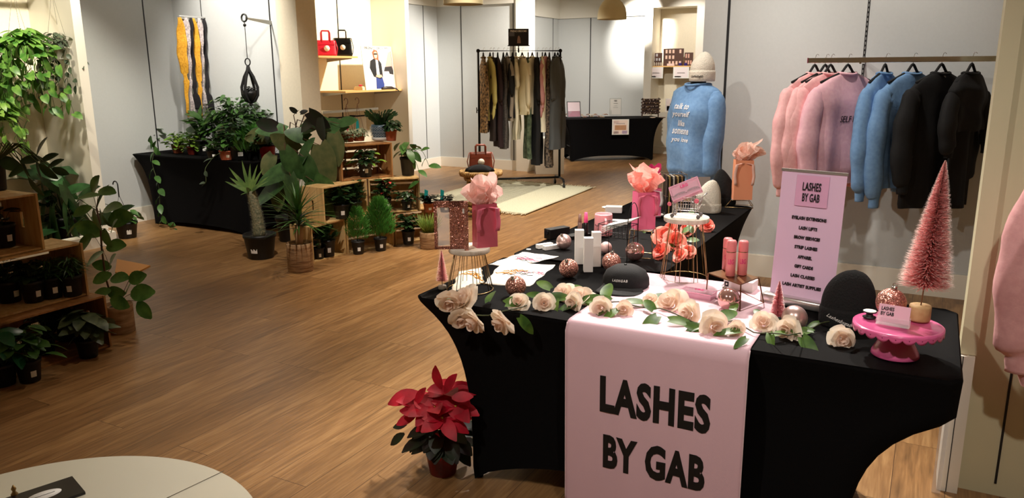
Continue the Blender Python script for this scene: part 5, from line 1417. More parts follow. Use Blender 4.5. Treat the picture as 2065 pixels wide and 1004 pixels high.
# --- left alcove and floor near it
def floorp(label, px, py, r, h, material=NURS, back=0., z=0., **k): return potted(label, at(px, py, z, back), r, h, material, **k)
t = floorp('hooked hanging basket plant in a black pot on the floor by the left wall', 258, 480, .10, .16, back=.03, ff=.2); bush(t, .15, 22, .16, .13, .1, .05, G_MID, 50, 'oval', .4)
m = mb(M_BLACK, True)
for k_ in range(3): a = 2 * pi * k_ / 3; m.tube([(cos(a) * .1, sin(a) * .1, .16), (-.06, 0, .42)], .002, 5)
m.tube([(-.06, 0, .40), (-.06, 0, .5)] + [(-.095 + .035 * cos(w), 0, .52 + .035 * sin(w)) for w in [i * .35 for i in range(0, 10)]], .006, 7); m.build('hanger_hook', t)
t = floorp('big glossy philodendron in a black pot with a white sticker on the plinth, left alcove', 135, 488, .15, .25, back=.02, ff=.6, z=.0)
bush(t, .25, 30, .42, .5, .26, .14, G('deep_green_leaf', (52, 92, 50), (34, 66, 34), .35), 51, 'heart', .3, jit=.6, up=.5, z_low=-.2)
o = t.location; m = mb(G('deep_green_leaf', (52, 92, 50), (34, 66, 34), .35), True); s_ = mb(STEM, True)
for i, (px, py, l, a) in enumerate(((110, 365, 90, -40), (95, 345, 60, 150), (70, 400, 60, 200), (85, 430, 80, -100), (110, 465, 90, -80), (140, 405, 70, -60), (150, 380, 60, 20), (60, 350, 50, 160), (130, 430, 80, -95), (165, 440, 60, -50), (100, 480, 70, -85), (175, 385, 50, 30), (85, 385, 60, 90), (150, 470, 60, -70), (215, 440, 70, 10), (240, 425, 56, 30), (200, 400, 60, 60))):
    q = PY(px, py, o.y - .15 - .04 * (i % 3)) - o; k_ = (q + o - V((0, 0, CAMZ))).dot(cf) / FPX; d = (cr * cos(rad(a)) + V((0, 0, 1)) * sin(rad(a)) + V((0, -.25, 0))).normalized()
    leaf(m, q - d * l * k_ * .5, d, (-.3, -.8, .6), l * k_ * 1.1, l * k_ * .6, .2, .15, 'heart', 8); s_.tube([(0, 0, .24), (q.x * .5, q.y * .5, max(.4, q.z * .9)), q - d * l * k_ * .5], [.006, .005, .003], 5)
m.build('large_leaves', t); s_.build('leaf_stalks', t)
m = mb(G_MID, True); s_ = mb(STEM, True)
t = floorp('upright leafy vine on a stake in a tan pot beside the lowest left crate', 245, 668, .085, .18, TANP, tagged=False, lip=False, taper=.95)
o = t.location; pts = [PY(243, 610, o.y - .02), PY(225, 600, o.y - .05), PY(213, 560, o.y - .05), PY(205, 500, o.y - .05), PY(203, 460, o.y - .03), PY(195, 420, o.y)]
m = mb(G('vine_leaf', (96, 140, 66), (62, 102, 44), .4), True); s_ = mb(BROWN, True); s_.tube([q - o for q in pts], .006, 7)
for i, (px, py, lp, ang) in enumerate(((190, 372, 44, 60), (215, 385, 40, 0), (178, 395, 44, 180), (225, 418, 48, 20), (165, 425, 40, 200), (195, 445, 50, 100), (180, 462, 54, 150), (228, 455, 36, 60), (170, 490, 46, 230), (232, 495, 46, 10), (190, 520, 44, 215), (225, 525, 36, 60), (205, 535, 36, 160), (240, 560, 44, 10), (205, 560, 40, 200), (232, 590, 42, 0), (205, 590, 36, 190), (240, 610, 44, -20), (258, 580, 30, 60), (285, 590, 56, 10), (275, 560, 44, 20), (290, 625, 44, -50), (210, 440, 44, -60), (150, 455, 50, 220), (240, 440, 60, 15), (215, 480, 40, -70))):
    q = PY(px, py, o.y - .05 - .05 * (i % 3)) - o; k_ = (q + o - V((0, 0, CAMZ))).dot(cf) / FPX; a = rad(ang); d = (cr * cos(a) + V((0, 0, 1)) * sin(a) + V((.1, -.3, 0))).normalized()
    leaf(m, q - d * lp * k_ * .5, d, (-.3, -.9, .5), lp * k_ * 1.0, lp * k_ * .66, .15, .2, 'oval', 6, twist=random.Random(i).uniform(-.5, .5))
    nb = min(pts, key=lambda w: (w - o - q).length) - o; s_.tube([nb, (nb + q - d * lp * k_ * .5) / 2 + V((0, 0, .01)), q - d * lp * k_ * .5], .0016, 4)
m.build('leaves', t); s_.build('stems', t)
# wooden board on floor
A4 = [PZ(232, 548, .01), PZ(262, 556, .01), PZ(303, 535, .01), PZ(236, 522, .01)]; c_ = sum(A4, V()) / 4
m = mb(mat('orange_board', (214, 146, 62), .55)); q = [x - c_ for x in A4]; m.add(q + [x - V((0, 0, .01)) for x in q], [(0, 1, 2, 3), (7, 6, 5, 4), (0, 4, 5, 1), (1, 5, 6, 2), (2, 6, 7, 3), (3, 7, 4, 0)]); o = m.build('wooden_board'); tag(o, 'flat orange wooden board lying on the floor behind the left crates', 'board', loc=c_)
# pots in the middle left crate and the others
for i, (lab, px, py, r, kind, n) in enumerate((('dark plant in a black pot at the far left of the middle left crate', 22, 612, .068, 'oval', 60), ('dark bushy plant second from the left in the middle left crate', 70, 612, .06, 'round', 80), ('grassy plant in a black pot with a white sticker in the middle left crate', 108, 604, .058, 'blade', 90), ('arching grassy plant at the right end of the middle left crate', 148, 600, .058, 'blade', 110))):
    t = floorp(lab, px, py, r, .125, z=CZ + .013, back=.05, ff=[.6, .5, .3, -.3][i]); bush(t, .12, n, .11, .12, .09 if kind == 'blade' else .05, .010 if kind == 'blade' else .035, G_DARK if kind != 'blade' else G_MID, 60 + i, kind, .3)
t = floorp('plant in a black pot with a white sticker inside the top left crate', 12, 500, .06, .13, z=CZ * 2 + .013, back=.04, ff=.5); bush(t, .12, 12, .09, .12, .08, .04, G_BURG, 65, 'lance', .2)
t = floorp('small black pot with dark stems standing on the top left crate', -2, 384, .05, .16, z=CZ * 3 + .001, back=.03, tagged=False)
m = mb(G_DARK, True); s_ = mb(STEM, True); o = t.location
for i, (px, py, lp, ang) in enumerate(((82, 296, 40, 60), (97, 318, 36, 25), (110, 330, 34, 30), (50, 335, 40, -80), (78, 340, 44, -90), (60, 322, 40, 10), (95, 345, 40, -45), (20, 330, 50, 160), (35, 345, 40, 200), (120, 345, 30, -20), (70, 375, 40, -60))):
    q = PY(px, py, o.y + .02) - o; k_ = (q + o - V((0, 0, CAMZ))).dot(cf) / FPX; a = rad(ang); d = (cr * cos(a) + V((0, 0, 1)) * sin(a)).normalized()
    leaf(m, q - d * lp * k_ * .5, d, (-.3, -.9, .4), lp * k_ * 1.1, lp * k_ * .55, .1, .2, 'oval', 6); s_.tube([(0, 0, .15), (q.x * .5, q.y * .5, .27), q - d * lp * k_ * .5], .003, 5)
m.build('leaves', t); s_.build('stems', t)
for i, (lab, px, py, r, h, n, L_, W_, M_, bk, sd) in enumerate((
    ('prayer plant with striped leaves at the right foot of the lowest left crate', 180, 722, .06, .11, 22, .15, .085, G_PRAY, .03, 70),
    ('striped prayer plant behind the others in the lowest left crate', 140, 700, .06, .11, 22, .15, .085, G_PRAY, .12, 71),
    ('leafy plant in a white stickered black pot on the floor before the left crates', 62, 770, .062, .12, 24, .1, .06, G_MID, .02, 72),
    ('large round leaved plant at the near left edge beside the crates', 8, 775, .07, .12, 34, .12, .075, G('glossy_leaf', (34, 96, 58), (24, 70, 42), .3), .0, 73),
    ('dark plant behind the stickered pot in the lowest left crate', 95, 722, .055, .11, 26, .1, .05, G_DARK, .06, 74),
    ('dark leaved plant in the middle of the lowest left crate', 120, 690, .05, .1, 24, .11, .055, G_BURG, .2, 75))):
    t = floorp(lab, px, py, r, h, back=bk, ff=.35, tagged=(i == 2)); bush(t, h * .9, n, .15, .2, L_, W_, M_, sd, 'oval', .35, up=.5)

# --- hanging plants of the left alcove
rb = PY(75, 3, 4.0)
t = thing('hanging_rail', 'dark rail across the top of the left alcove carrying hanging plants', 'rail', (-7.25, 3.4, 2.36))
m = mb(mat('dark_rail', (60, 56, 48), .5, .5)); m.box((0, 0, 0), (.03, 2.2, .03)); m.build('rail_bar', t)
m = mb(mat('dark_rail', (60, 56, 48), .5, .5)); m.box((-.12, .9, 0), (.24, .02, .03)); m.box((-.12, -.9, 0), (.24, .02, .03)); m.build('bracket', t)
def hanging(label, px, py, xx, material, seed, nv, vl, L_, W_, spread, kind='heart', zt=2.345, potc=mat('white_hanging_pot', (214, 214, 200), .5)):
    q = PX(px, py, xx); t = thing('hanging_plant', label, 'hanging plant', q)
    pot(t, .1, .11, potc, .75, False)
    m = mb(mat('thin_wire', (90, 84, 72), .5, .4), True); top = zt - q.z
    for k_ in range(3): a = 2 * pi * k_ / 3 + .3; m.tube([(cos(a) * .1, sin(a) * .1, .11), (0, 0, top - .05)], .0014, 4)
    m.tube([(0, 0, top - .05), (0, 0, top + .025), (.02, 0, top + .035)], .004, 6); m.build('hanger_wires', t)
    bush(t, .09, 60, .2 * spread, .16, L_, W_, material, seed, kind, .4, up=.3)
    R = random.Random(seed); m = mb(material, True); s_ = mb(STEM, True)
    for i in range(nv):
        a = 2 * pi * i / nv + R.uniform(-.2, .2); r = R.uniform(.12, .24) * spread; l = vl * R.uniform(.35, 1)
        vine(m, s_, [(cos(a) * .08, sin(a) * .08, .1), (cos(a) * r * .8, sin(a) * r * .8, .1), (cos(a) * r, sin(a) * r, -l * .3), (cos(a) * r * 1.1 + R.uniform(-.05, .05), sin(a) * r * 1.1, -l)], L_, W_, L_ * .55, seed + i, kind, .8)
    m.build('trailing_leaves', t); s_.build('trailing_stems', t)
GP_ = G('golden_pothos_leaf', (112, 152, 66), (58, 106, 40), .4, .3)
hanging('big golden pothos hanging at the top left of the alcove', 45, 118, -7.05, GP_, 80, 22, .5, .12, .085, 1.25)
hanging('second hanging pothos at the far left edge of the alcove', -25, 130, -7.15, GP_, 81, 16, .5, .12, .085, 1.1)
hanging('grey green hoya hanging right of the big pothos in the alcove', 122, 120, -7.05, G_GREY, 82, 16, .34, .07, .04, .85, 'oval')
hanging('lower golden pothos hanging at the left edge below the big one', 5, 268, -7.0, G('bright_pothos_leaf', (140, 176, 78), (78, 126, 46), .4, .3), 83, 14, .3, .1, .07, 1.0)

# --- poinsettia by the front table leg
p = PZ(880, 962, 0); p += V((0, .05, 0))
t = thing('poinsettia', 'red poinsettia in a dark red pleated pot on the floor by the table leg', 'potted plant', p)
m = mb(mat('crimson_foil', (128, 26, 26), .4, rgb2=(90, 18, 18), scale=20), True); m.lathe([(.052, 0), (.054, .003), (.072, .12), (.078, .145), (.074, .143), (.068, .12)], 60, wob=lambda a, z: 1 + .025 * sin(a * 24) * (z / .145)); m.build('foil_pot', t)
m = mb(M_SOIL, True); m.lathe([(.068, .118), (.001, .122)], 20, cap=False); m.build('soil', t)
m = mb(mat('tan_emblem', (150, 90, 56), .6)); fa = facec(p); m.grid(lambda u, v: V((cos(fa + (u - .5) * .5) * (.0735 + .006 * (v - .5)), sin(fa + (u - .5) * .5) * (.0735 + .006 * (v - .5)), .098 + .022 * v)), 4, 2, .0006); m.build('pot_emblem', t)
m = mb(G_RED, True); mg = mb(G('poinsettia_dark_leaf', (34, 52, 26), (40, 22, 22), .5), True); s_ = mb(BROWN, True); yb_ = mb(mat('yellow_bud', (200, 180, 60), .6), True)
for i, (px, py, cy_) in enumerate(((852, 815, -.02), (875, 822, -.06), (905, 790, 0), (920, 820, -.03), (860, 835, -.08), (893, 845, -.1))):
    c_ = PY(px, py, p.y + cy_) - p; R = random.Random(i + 4)
    s_.tube([(0, 0, .11), (c_.x * .5, c_.y * .5, .18), c_], [.004, .003, .0025], 5)
    for k_ in range(3): yb_.ball(c_ + V((R.uniform(-.006, .006), R.uniform(-.006, .006), .004)), .003, 8, 6)
    for k_ in range(7):
        a = 2 * pi * k_ / 7 + R.uniform(-.25, .25); el = R.uniform(-.35, .45)
        d = V((cos(a) * cos(el), sin(a) * cos(el) * .8, sin(el) + .05)); leaf(m, c_, d, (R.uniform(-.3, .3), -.5, .8), R.uniform(.085, .125), R.uniform(.056, .07), .3, .22, 'lance', 6)
for px, py, l, a in ((815, 800, 60, 195), (905, 775, 46, 60), (882, 765, 48, 100), (845, 800, 40, 60), (882, 900, 54, -85), (925, 835, 46, -15), (860, 850, 50, 215), (820, 845, 40, 200), (930, 800, 40, 10)):
    q = PY(px, py, p.y - .07) - p; k_ = (q + p - V((0, 0, CAMZ))).dot(cf) / FPX; d = (cr * cos(rad(a)) + V((0, 0, 1)) * sin(rad(a)) + V((0, -.2, 0))).normalized(); leaf(m, q - d * l * k_ * .5, d, (-.2, -.8, .6), l * k_ * 1.1, l * k_ * .6, .15, .14, 'lance', 6)
R = random.Random(6)
for i in range(34):
    a = R.uniform(0, 2 * pi); r = R.uniform(.03, .07); z = R.uniform(.13, .21); d = V((cos(a), sin(a), R.uniform(-.7, .15))); leaf(mg, (cos(a) * r, sin(a) * r, z), d, (0, -.3, 1), R.uniform(.08, .12), .065, .3, .15, 'lance', 5)
for i, (px, py, l, a) in enumerate(((800, 885, 40, 215), (806, 858, 30, 190), (925, 880, 50, -60))):
    q = PY(px, py, p.y - .06) - p; k_ = (q + p - V((0, 0, CAMZ))).dot(cf) / FPX; d = (cr * cos(rad(a)) + V((0, 0, 1)) * sin(rad(a))).normalized(); leaf(mg, q - d * l * k_ * .5, d, (-.2, -.8, .6), l * k_, l * k_ * .55, .15, .14, 'lance', 5)
m.build('red_bracts', t); mg.build('green_leaves', t); s_.build('stems', t); yb_.build('yellow_buds', t)
# ---------------------------------------------------------------- garments
def fabric(name, rgb, rgb2=None, bump=.15, scale=40, rough=.85, st=None): return mat('fab_' + name, rgb, rough, rgb2=rgb2, bump=bump, scale=scale, stretch=st)
M_HANG = mat('black_velvet_hanger', (14, 14, 15), .8)
def garment(name, label, cat, hook, rz, w=.52, L_=.70, d=.10, material=None, sl=.62, group=None, drop=.075, hem=.9, flare=1., seed=0, hanger=True, spread=.05, rib=True, arm_r=.085, neck=.15, droop_=.06, sleeves=True, short=False, hangmat=None, arm_fwd=0., back_sleeve=True, hookh=.075):
    """garment on a hanger; hook is the point on the rail, local x runs along the shoulders"""
    t = thing(name, label, cat, hook, rz, group); R = random.Random(seed); zt_ = -drop - .03
    m = mb(material, True); n = 40; rows = 26; vs = []; ph = R.uniform(0, 6)
    def width(v):   # v 0 hem .. 1 neck
        z = v * L_
        sh = L_ - droop_ - .02
        if z < sh: 
            g = z / sh; return w / 2 * (flare + (1 - flare) * g) * (.98 if g > .12 or not rib else hem + (.98 - hem) * (g / .12) ** .5)
        g = (z - sh) / (L_ - sh); return w / 2 * (.98 * (1 - g) ** .7 + neck / w * g ** .6 * 1.0) if g < 1 else neck / 2
    for i in range(rows + 1):
        v = i / rows; v = v if v < .9 else .9 + (v - .9)
        hw = max(width(v), neck / 2); z = zt_ - L_ + v * L_; dd = d / 2 * (1 if v < .75 else 1 - .55 * (v - .75) / .25)
        if rib and v < .09: dd *= .8
        for j in range(n):
            a = 2 * pi * j / n; ca, sa = cos(a), sin(a)
            x = hw * (abs(ca) ** .8) * (1 if ca > 0 else -1); y = dd * (abs(sa) ** .8) * (1 if sa > 0 else -1)
            fo = (1 - v) * .022 + .003
            y += fo * sin(x * 26 + ph + (1 if sa > 0 else 2.2)) * abs(sa) + .006 * sin(v * 14 + x * 9 + ph)
            x += .008 * sin(v * 12 + ph) * abs(ca)
            vs.append((x, y, z))
    fs = [(i * n + j, i * n + (j + 1) % n, (i + 1) * n + (j + 1) % n, (i + 1) * n + j) for i in range(rows) for j in range(n)]
    m.add(vs, fs); body = m; m.build('body', t)
    if sleeves:
        for sx in (-1, 1):
            m = mb(material, True)
            x0 = sx * (w / 2 - .03); z0 = zt_ - droop_ - .055
            k_ = spread
            pts = [V((x0 * .86, 0, z0 + .035)), V((x0, 0, z0 + .0)), V((x0 + sx * (.03 + k_ * .5), -.01 - arm_fwd * .4, z0 - sl * .25)), V((x0 + sx * (.03 + k_), -.02 - arm_fwd * .8, z0 - sl * .55)), V((x0 + sx * (.02 + k_ * .9), -.03 - arm_fwd, z0 - sl * .84)), V((x0 + sx * (.01 + k_ * .8), -.03 - arm_fwd, z0 - sl * .9)), V((x0 + sx * (.01 + k_ * .8), -.03 - arm_fwd, z0 - sl))]
            rr = [arm_r * .6, arm_r * .84, arm_r * .98, arm_r * .98, arm_r * .84, arm_r * .52, arm_r * .48]
            if short: pts = pts[:3] + [pts[2].lerp(pts[3], .2)]; rr = rr[:3] + [arm_r * 1.0]
            # finer path with creases
            P2, R2 = [], []
            for i in range(len(pts) - 1):
                for q in range(5):
                    f = q / 5; P2.append(pts[i].lerp(pts[i + 1], f)); u = (i + f); R2.append((rr[i] + (rr[i + 1] - rr[i]) * f) * (1 + .05 * sin(u * 5 + ph + sx)))
            P2.append(pts[-1]); R2.append(rr[-1])
            i0 = len(m.v); m.tube(P2, R2, 20)
            mid = i0
            for i in range(i0, len(m.v)):
                x, y, z = m.v[i]; m.v[i] = (x, y * (.62 if d < .15 else .95), z)
            m.build('sleeve', t)
    if name != 'dress':
        m = mb(material, True); zc_ = zt_ + .002
        m.tube([(neck / 2 * cos(w_), d * .32 * sin(w_), zc_ + .01 * (cos(w_) ** 2) - .008) for w_ in [i * 2 * pi / 28 for i in range(28)]], .009, 8, closed=True); m.build('collar', t)
    if hanger:
        m = mb(hangmat or M_HANG, True)
        m.tube([(-w * .40, 0, zt_ - .055), (-neck * .35, 0, zt_ + .008), (-.012, 0, -drop + .022), (0, 0, -drop + .028), (.012, 0, -drop + .022), (neck * .35, 0, zt_ + .008), (w * .40, 0, zt_ - .055)], .0085, 8); hg_ = m.build('hanger', t)
        m = mb(M_CHROME, True)
        m.tube([(0, 0, -drop + .02), (0, 0, -.025)] + [(.0, -.014 + .014 * cos(q) * -1, 0.0 + .014 * sin(q)) for q in [pi + .0 - i * .45 for i in range(8)]][:0] + [(0, 0, -.002), (0, -.006, .02), (0, -.016, .024), (0, -.026, .016)], .0018, 6); m.build('hook', hg_)
    return t, body, zt_

# --- right hand wall rail
yr = 5.80
ra_ = PY(1630, 122, yr); rz_ = ra_.z
t = thing('clothes_rail', 'chrome rectangular rail on the right wall carrying sweatshirts', 'clothes rail', (ra_.x, yr, rz_))
m = mb(M_CHROME); Lr = PY(2025, 121, yr).x - ra_.x + .3
m.box((Lr / 2, 0, 0), (Lr, .014, .034)); m.build('rail_bar', t, bevel=.002)
m = mb(M_CHROME); xs_ = PY(1744, 122, 6.14).x - ra_.x
m.box((xs_, (6.135 - yr) / 2, -.01), (.012, 6.135 - yr, .03)); m.build('bracket', t)
m = mb(mat('rail_end_cap', (120, 40, 60), .4)); m.box((-.003, 0, 0), (.006, .016, .036)); m.build('end_cap', t)
PINKF = fabric('pink_fleece', (246, 192, 192), (238, 178, 180)); PINK2 = fabric('lilac_pink_fleece', (238, 190, 200), (230, 178, 192))
BLUEF = fabric('blue_fleece', (120, 160, 204), (108, 148, 194)); BLACKF = fabric('black_fleece', (13, 13, 15), (10, 10, 12))
def railp(px): q = PY(px, 122, yr); return (q.x, yr, rz_ + .017)
specs = [(1644, 'pale pink sweatshirt at the left end of the chrome rail', PINKF, 1.1, .60, .72, .66, 0),
         (1665, 'pink sweatshirt second from the left on the chrome rail', PINKF, 1.05, .58, .72, .64, 1),
         (1676, 'pink sweatshirt third from the left, close behind the one with lettering', PINKF, 1.0, .58, .72, .64, 2),
         (1711, 'lilac pink sweatshirt with small black lettering on the chrome rail', PINK2, .95, .60, .74, .60, 3),
         (1786, 'light blue sweatshirt seen edge on, next to the lilac one', BLUEF, 1.25, .56, .72, .66, 4),
         (1842, 'light blue sweatshirt hanging beside the long black shirt', BLUEF, 1.0, .58, .74, .70, 5),
         (1900, 'long black shirt with a white neck label on the chrome rail', BLACKF, .95, .56, .86, .60, 6),
         (1961, 'black cropped top and dress at the right end of the rail', BLACKF, 1.1, .44, .36, .36, 7)]
for px, lab, mt, rz, w, L_, sl, sd in specs:
    kw = dict(w=w, L_=L_, sl=sl, seed=sd, material=mt, group='sweatshirts on the chrome rail', d=.12 if sd > 2 else .075, arm_fwd=.03, droop_=.10)
    if sd == 7: kw.update(rib=False, arm_r=.075)
    t, body, zt_ = garment('sweatshirt', lab, 'sweatshirt', railp(px), rz, **kw)
    if sd == 3: put_text(text_fit('SELF MADE', .20, .042, M_INK, .0, shear=.1), frame((.02, -.3, zt_ - .30), (1, 0, 0), (0, 0, 1)), 'lettering', t, bvh_of(body), .002)
    if sd == 6:
        m = mb(M_PAPER); m.box((0, -.03, zt_ - .012), (.022, .002, .035)); m.build('neck_label', t)
    if sd == 7:
        m = mb(mt, True)
        m.grid(lambda u, v: V(((u - .5) * (.26 + .1 * v), .03 * sin(u * 9) * (.3 + v), zt_ - .2 - .66 * v)), 16, 14, .012); m.build('skirt', t)
# sweatshirt close to the camera at the right edge
q = PY(2312, 258, 2.98)
garment('sweatshirt', 'pink sweatshirt hanging at the right edge close to the camera', 'sweatshirt', q, .0, w=.50, L_=.76, sl=.6, d=.13, material=fabric('blush_fleece', (246, 188, 188), (238, 176, 178)), seed=21, spread=.0, rib=True)
t = thing('faceout_arm', 'chrome arm holding the pink sweatshirt at the right edge', 'rail', (q.x, 3.235, q.z)); m = mb(M_CHROME); m.box((0, -.14, -.004), (.012, .28, .012)); m.build('arm', t)
# white low cabinet and acrylic upright below the right pillar
zc_ = PY(1944, 714, fy).z - .002
t = thing('low_cabinet', 'white low cabinet at the foot of the right pillar', 'cabinet', (fx, fy - .002, 0))
m = mb(M_WHITE); m.box((.015, -.008, zc_ / 2), (.07, .02, zc_)); m.box((-.005, .07, zc_ / 2), (.03, .14, zc_)); m.build('carcass', t)
m = mb(M_SLOT); m.box((.012, -.019, zc_ / 2), (.003, .002, zc_)); m.build('joint', t)
m = mb(mat('clear_acrylic', (240, 240, 240), .08, alpha=.28)); m.box((-.01, -.03, (zc_ - .02) / 2), (.03, .006, zc_ - .02)); o = m.build('acrylic_upright'); tag(o, 'clear acrylic upright panel against the low white cabinet', 'panel', loc=(fx - .012, fy - .02, 0))

# --- mannequin with blue sweatshirt
q = PY(1408, 170, 5.62)
t = thing('mannequin', 'dress form standing behind the side table', 'mannequin', (q.x, q.y, 0))
m = mb(mat('black_dress_form', (16, 16, 17), .6), True); zs = q.z
m.lathe([(.08, zs - .58), (.10, zs - .5), (.09, zs - .35), (.10, zs - .2), (.08, zs - .07), (.05, zs - .0), (.052, zs + .06), (.055, zs + .1), (.001, zs + .12)], 32, M=Matrix.Diagonal((1.1, .8, 1))); m.build('torso_form', t)
m = mb(M_CHROME, True); m.cyl((0, 0, .02), (0, 0, zs - .6), .014); m.lathe([(.17, 0), (.17, .008), (.02, .03)], 32); m.build('stand', t)
g, body, zt_ = garment('sweatshirt', 'light blue sweatshirt with white script lettering worn by the mannequin', 'sweatshirt', (q.x, q.y, zs + .105), -.55, w=.42, L_=.70, d=.29, sl=.60, material=BLUEF, seed=31, hanger=False, spread=-.03, arm_r=.078, neck=.17, droop_=.05, hem=.94)
bv = bvh_of(body)
WT = mat('white_print', (240, 240, 244), .6)
for i, (s_, w_, h_) in enumerate((('talk to', .155, .042), ('yourself', .20, .05), ('like', .08, .042), ('someone', .175, .036), ('you love', .18, .042))):
    put_text(text_fit(s_, w_, h_, WT, .022, shear=.25, space=1.1), frame((-.01, -.4, zt_ - .15 - i * .06), (1, 0, 0), (0, 0, 1)), 'lettering', g, bv, .002)
hz = PY(1420, 160, q.y).z
bt, bv = beanie('cream beanie with black script on the mannequin head', (PY(1416, 150, q.y).x, q.y, PY(1416, 164, q.y).z), YAW - .3, .175, .185, PY(1420, 104, q.y).z - PY(1416, 164, q.y).z, .075, WK, .012, .25)
put_text(text_fit('Lashesbygab', .085, .022, M_INK, .0, shear=.5), frame((-.03, -.3, .035), (1, 0, 0), (0, 0, 1)), 'embroidery', bt, bv, .002)

# --- garment rack
A_, B_ = PZ(968, 362, .13), PZ(1128, 357, .13)
d_ = (B_ - A_); ang = math.atan2(d_.y, d_.x); Lk = d_.length; cR = (A_ + B_) / 2
hR = (PY(1127, 100, B_.y).z + PY(965, 105, A_.y).z) / 2
t = thing('garment_rack', 'black pipe rolling garment rack full of clothes standing on the rug', 'clothes rack', (cR.x, cR.y, 0), ang)
m = mb(M_BLACKMETAL, True)
m.tube([(-Lk / 2, 0, .13), (-Lk / 2, 0, hR), (Lk / 2, 0, hR), (Lk / 2, 0, .13)], .017, 12); 
for sx in (-1, 1): m.ball((sx * Lk / 2, 0, hR), .026, 12, 8)
m.build('pipe_frame', t)
m = mb(M_BLACKMETAL, True); m.tube([(-Lk / 2, 0, .13), (Lk / 2, 0, .13)], .015, 10); m.build('base_bar', t)
for sx in (-1, 1):
    m = mb(M_BLACKMETAL, True); m.tube([(sx * Lk / 2, -.26, .09), (sx * Lk / 2, -.22, .125), (sx * Lk / 2, 0, .13), (sx * Lk / 2, .22, .125), (sx * Lk / 2, .26, .09)], .015, 10); m.build('foot_bar', t)
    for sy in (-1, 1):
        m = mb(M_BLACK, True); m.cyl((sx * Lk / 2 - .012, sy * .26, .034), (sx * Lk / 2 + .012, sy * .26, .034), .033, n=20); m.cyl((sx * Lk / 2, sy * .26, .04), (sx * Lk / 2, sy * .26, .1), .009); m.build('caster', t)
    m = mb(M_BLACKMETAL, True)
    for k_ in range(4):
        a = k_ * pi / 4; m.tube([(sx * (Lk / 2 + .03) , cos(a) * .04, hR * .58 + sin(a) * .04), (sx * (Lk / 2 + .03), -cos(a) * .04, hR * .58 - sin(a) * .04)], .005, 6)
    m.cyl((sx * Lk / 2, 0, hR * .58), (sx * (Lk / 2 + .03), 0, hR * .58), .006); m.build('star_knob', t)
LEO = fabric('leopard', (30, 24, 20), (176, 140, 96), 0, 34); FLO = fabric('dark_floral', (18, 16, 18), (120, 104, 88), 0, 40)
GK = fabric('grey_knit', (92, 90, 88)); CK = fabric('cream_knit', (224, 214, 180)); YK = fabric('yellow_knit', (206, 196, 120)); MAR = fabric('maroon', (38, 16, 18)); BRN = fabric('dark_brown', (44, 32, 28))
TAU = fabric('taupe', (150, 140, 126)); LACE = fabric('grey_lace', (96, 90, 84), (60, 56, 54), 0, 60); IVO = fabric('ivory', (232, 226, 200)); PKN = fabric('rose_knit', (206, 150, 150)); GRN = fabric('olive_print', (44, 60, 40), (96, 110, 84), 0, 20); COAT = fabric('charcoal_wool', (78, 82, 84))
def rackp(px): 
    f = (px - 966) / (1128 - 966); return f
def rgar(px, lab, mt, bottom, kind='top', w=.42, sl=.5, sd=0, d=.09, yaw=0., short=False, sleeves=True, flare=1.):
    f = rackp(px); x = -Lk / 2 + f * Lk; q = V((cR.x + cos(ang) * x, cR.y + sin(ang) * x, hR + .016))
    zb2 = PY(px, bottom, q.y).z; L_ = (q.z - .11) - zb2
    name = 'dress' if kind == 'dress' else 'garment'
    garment(name, lab, 'dress' if kind == 'dress' else 'clothing', q, facing(q) + pi / 2 + yaw * .5, w=w, L_=L_, d=d, material=mt, sl=sl, group='clothes on the garment rack', seed=sd + 40, arm_r=.055, spread=.0, sleeves=sleeves, short=short, rib=(kind == 'knit'), flare=flare, drop=.07)
rgar(976, 'leopard print blouse at the left end of the garment rack', LEO, 268, sl=.6, sd=0, yaw=.25)
rgar(989, 'yellow green knitted sweater on the garment rack', YK, 244, 'knit', sl=.55, sd=1, yaw=.4)
rgar(995, 'dark brown dress right of the yellow sweater on the rack', BRN, 284, 'dress', sleeves=False, sd=2)
rgar(1004, 'long maroon dress on the left part of the garment rack', MAR, 296, 'dress', sl=.5, sd=3, yaw=.2)
rgar(1015, 'long grey lace dress on the garment rack', LACE, 300, 'dress', sleeves=False, sd=4, yaw=.3, w=.36)
rgar(1022, 'taupe short sleeved top on the garment rack', TAU, 244, sl=.4, sd=5, yaw=.55, short=True)
rgar(1033, 'black blouse with loose ties on the garment rack', BLACKF, 238, sl=.4, sd=6, yaw=-.3)
rgar(1040, 'long pale cream cardigan behind the black blouse on the rack', IVO, 282, 'knit', sl=.3, sd=7, w=.36)
rgar(1052, 'cream knitted cardigan in the middle of the garment rack', CK, 232, 'knit', sl=.6, sd=8, yaw=.6, d=.12)
rgar(1064, 'long olive green printed dress on the garment rack', GRN, 320, 'dress', sleeves=False, sd=9, w=.36)
rgar(1072, 'white short sleeved shirt in the middle right of the rack', IVO, 231, sl=.4, sd=10, yaw=-.5, short=True)
rgar(1082, 'very long black dress on the garment rack', BLACKF, 332, 'dress', sl=.5, sd=11, d=.12, w=.38)
rgar(1092, 'cream top between the black dress and the pink sweater', IVO, 266, sl=.4, sd=12, w=.36)
rgar(1098, 'dusty pink knitted sweater on the garment rack', PKN, 236, 'knit', sl=.55, sd=13, yaw=-.5, d=.1)
rgar(1106, 'long dark floral dress on the garment rack', FLO, 337, 'dress', sleeves=False, sd=14, w=.36, yaw=-.2)
rgar(1117, 'grey wool jacket near the right end of the rack', COAT, 240, sl=.5, sd=15, yaw=-.4)
rgar(1123, 'long charcoal coat at the right end of the garment rack', COAT, 300, 'coat', sl=.5, sd=16, yaw=-.6, d=.14, flare=1.25)
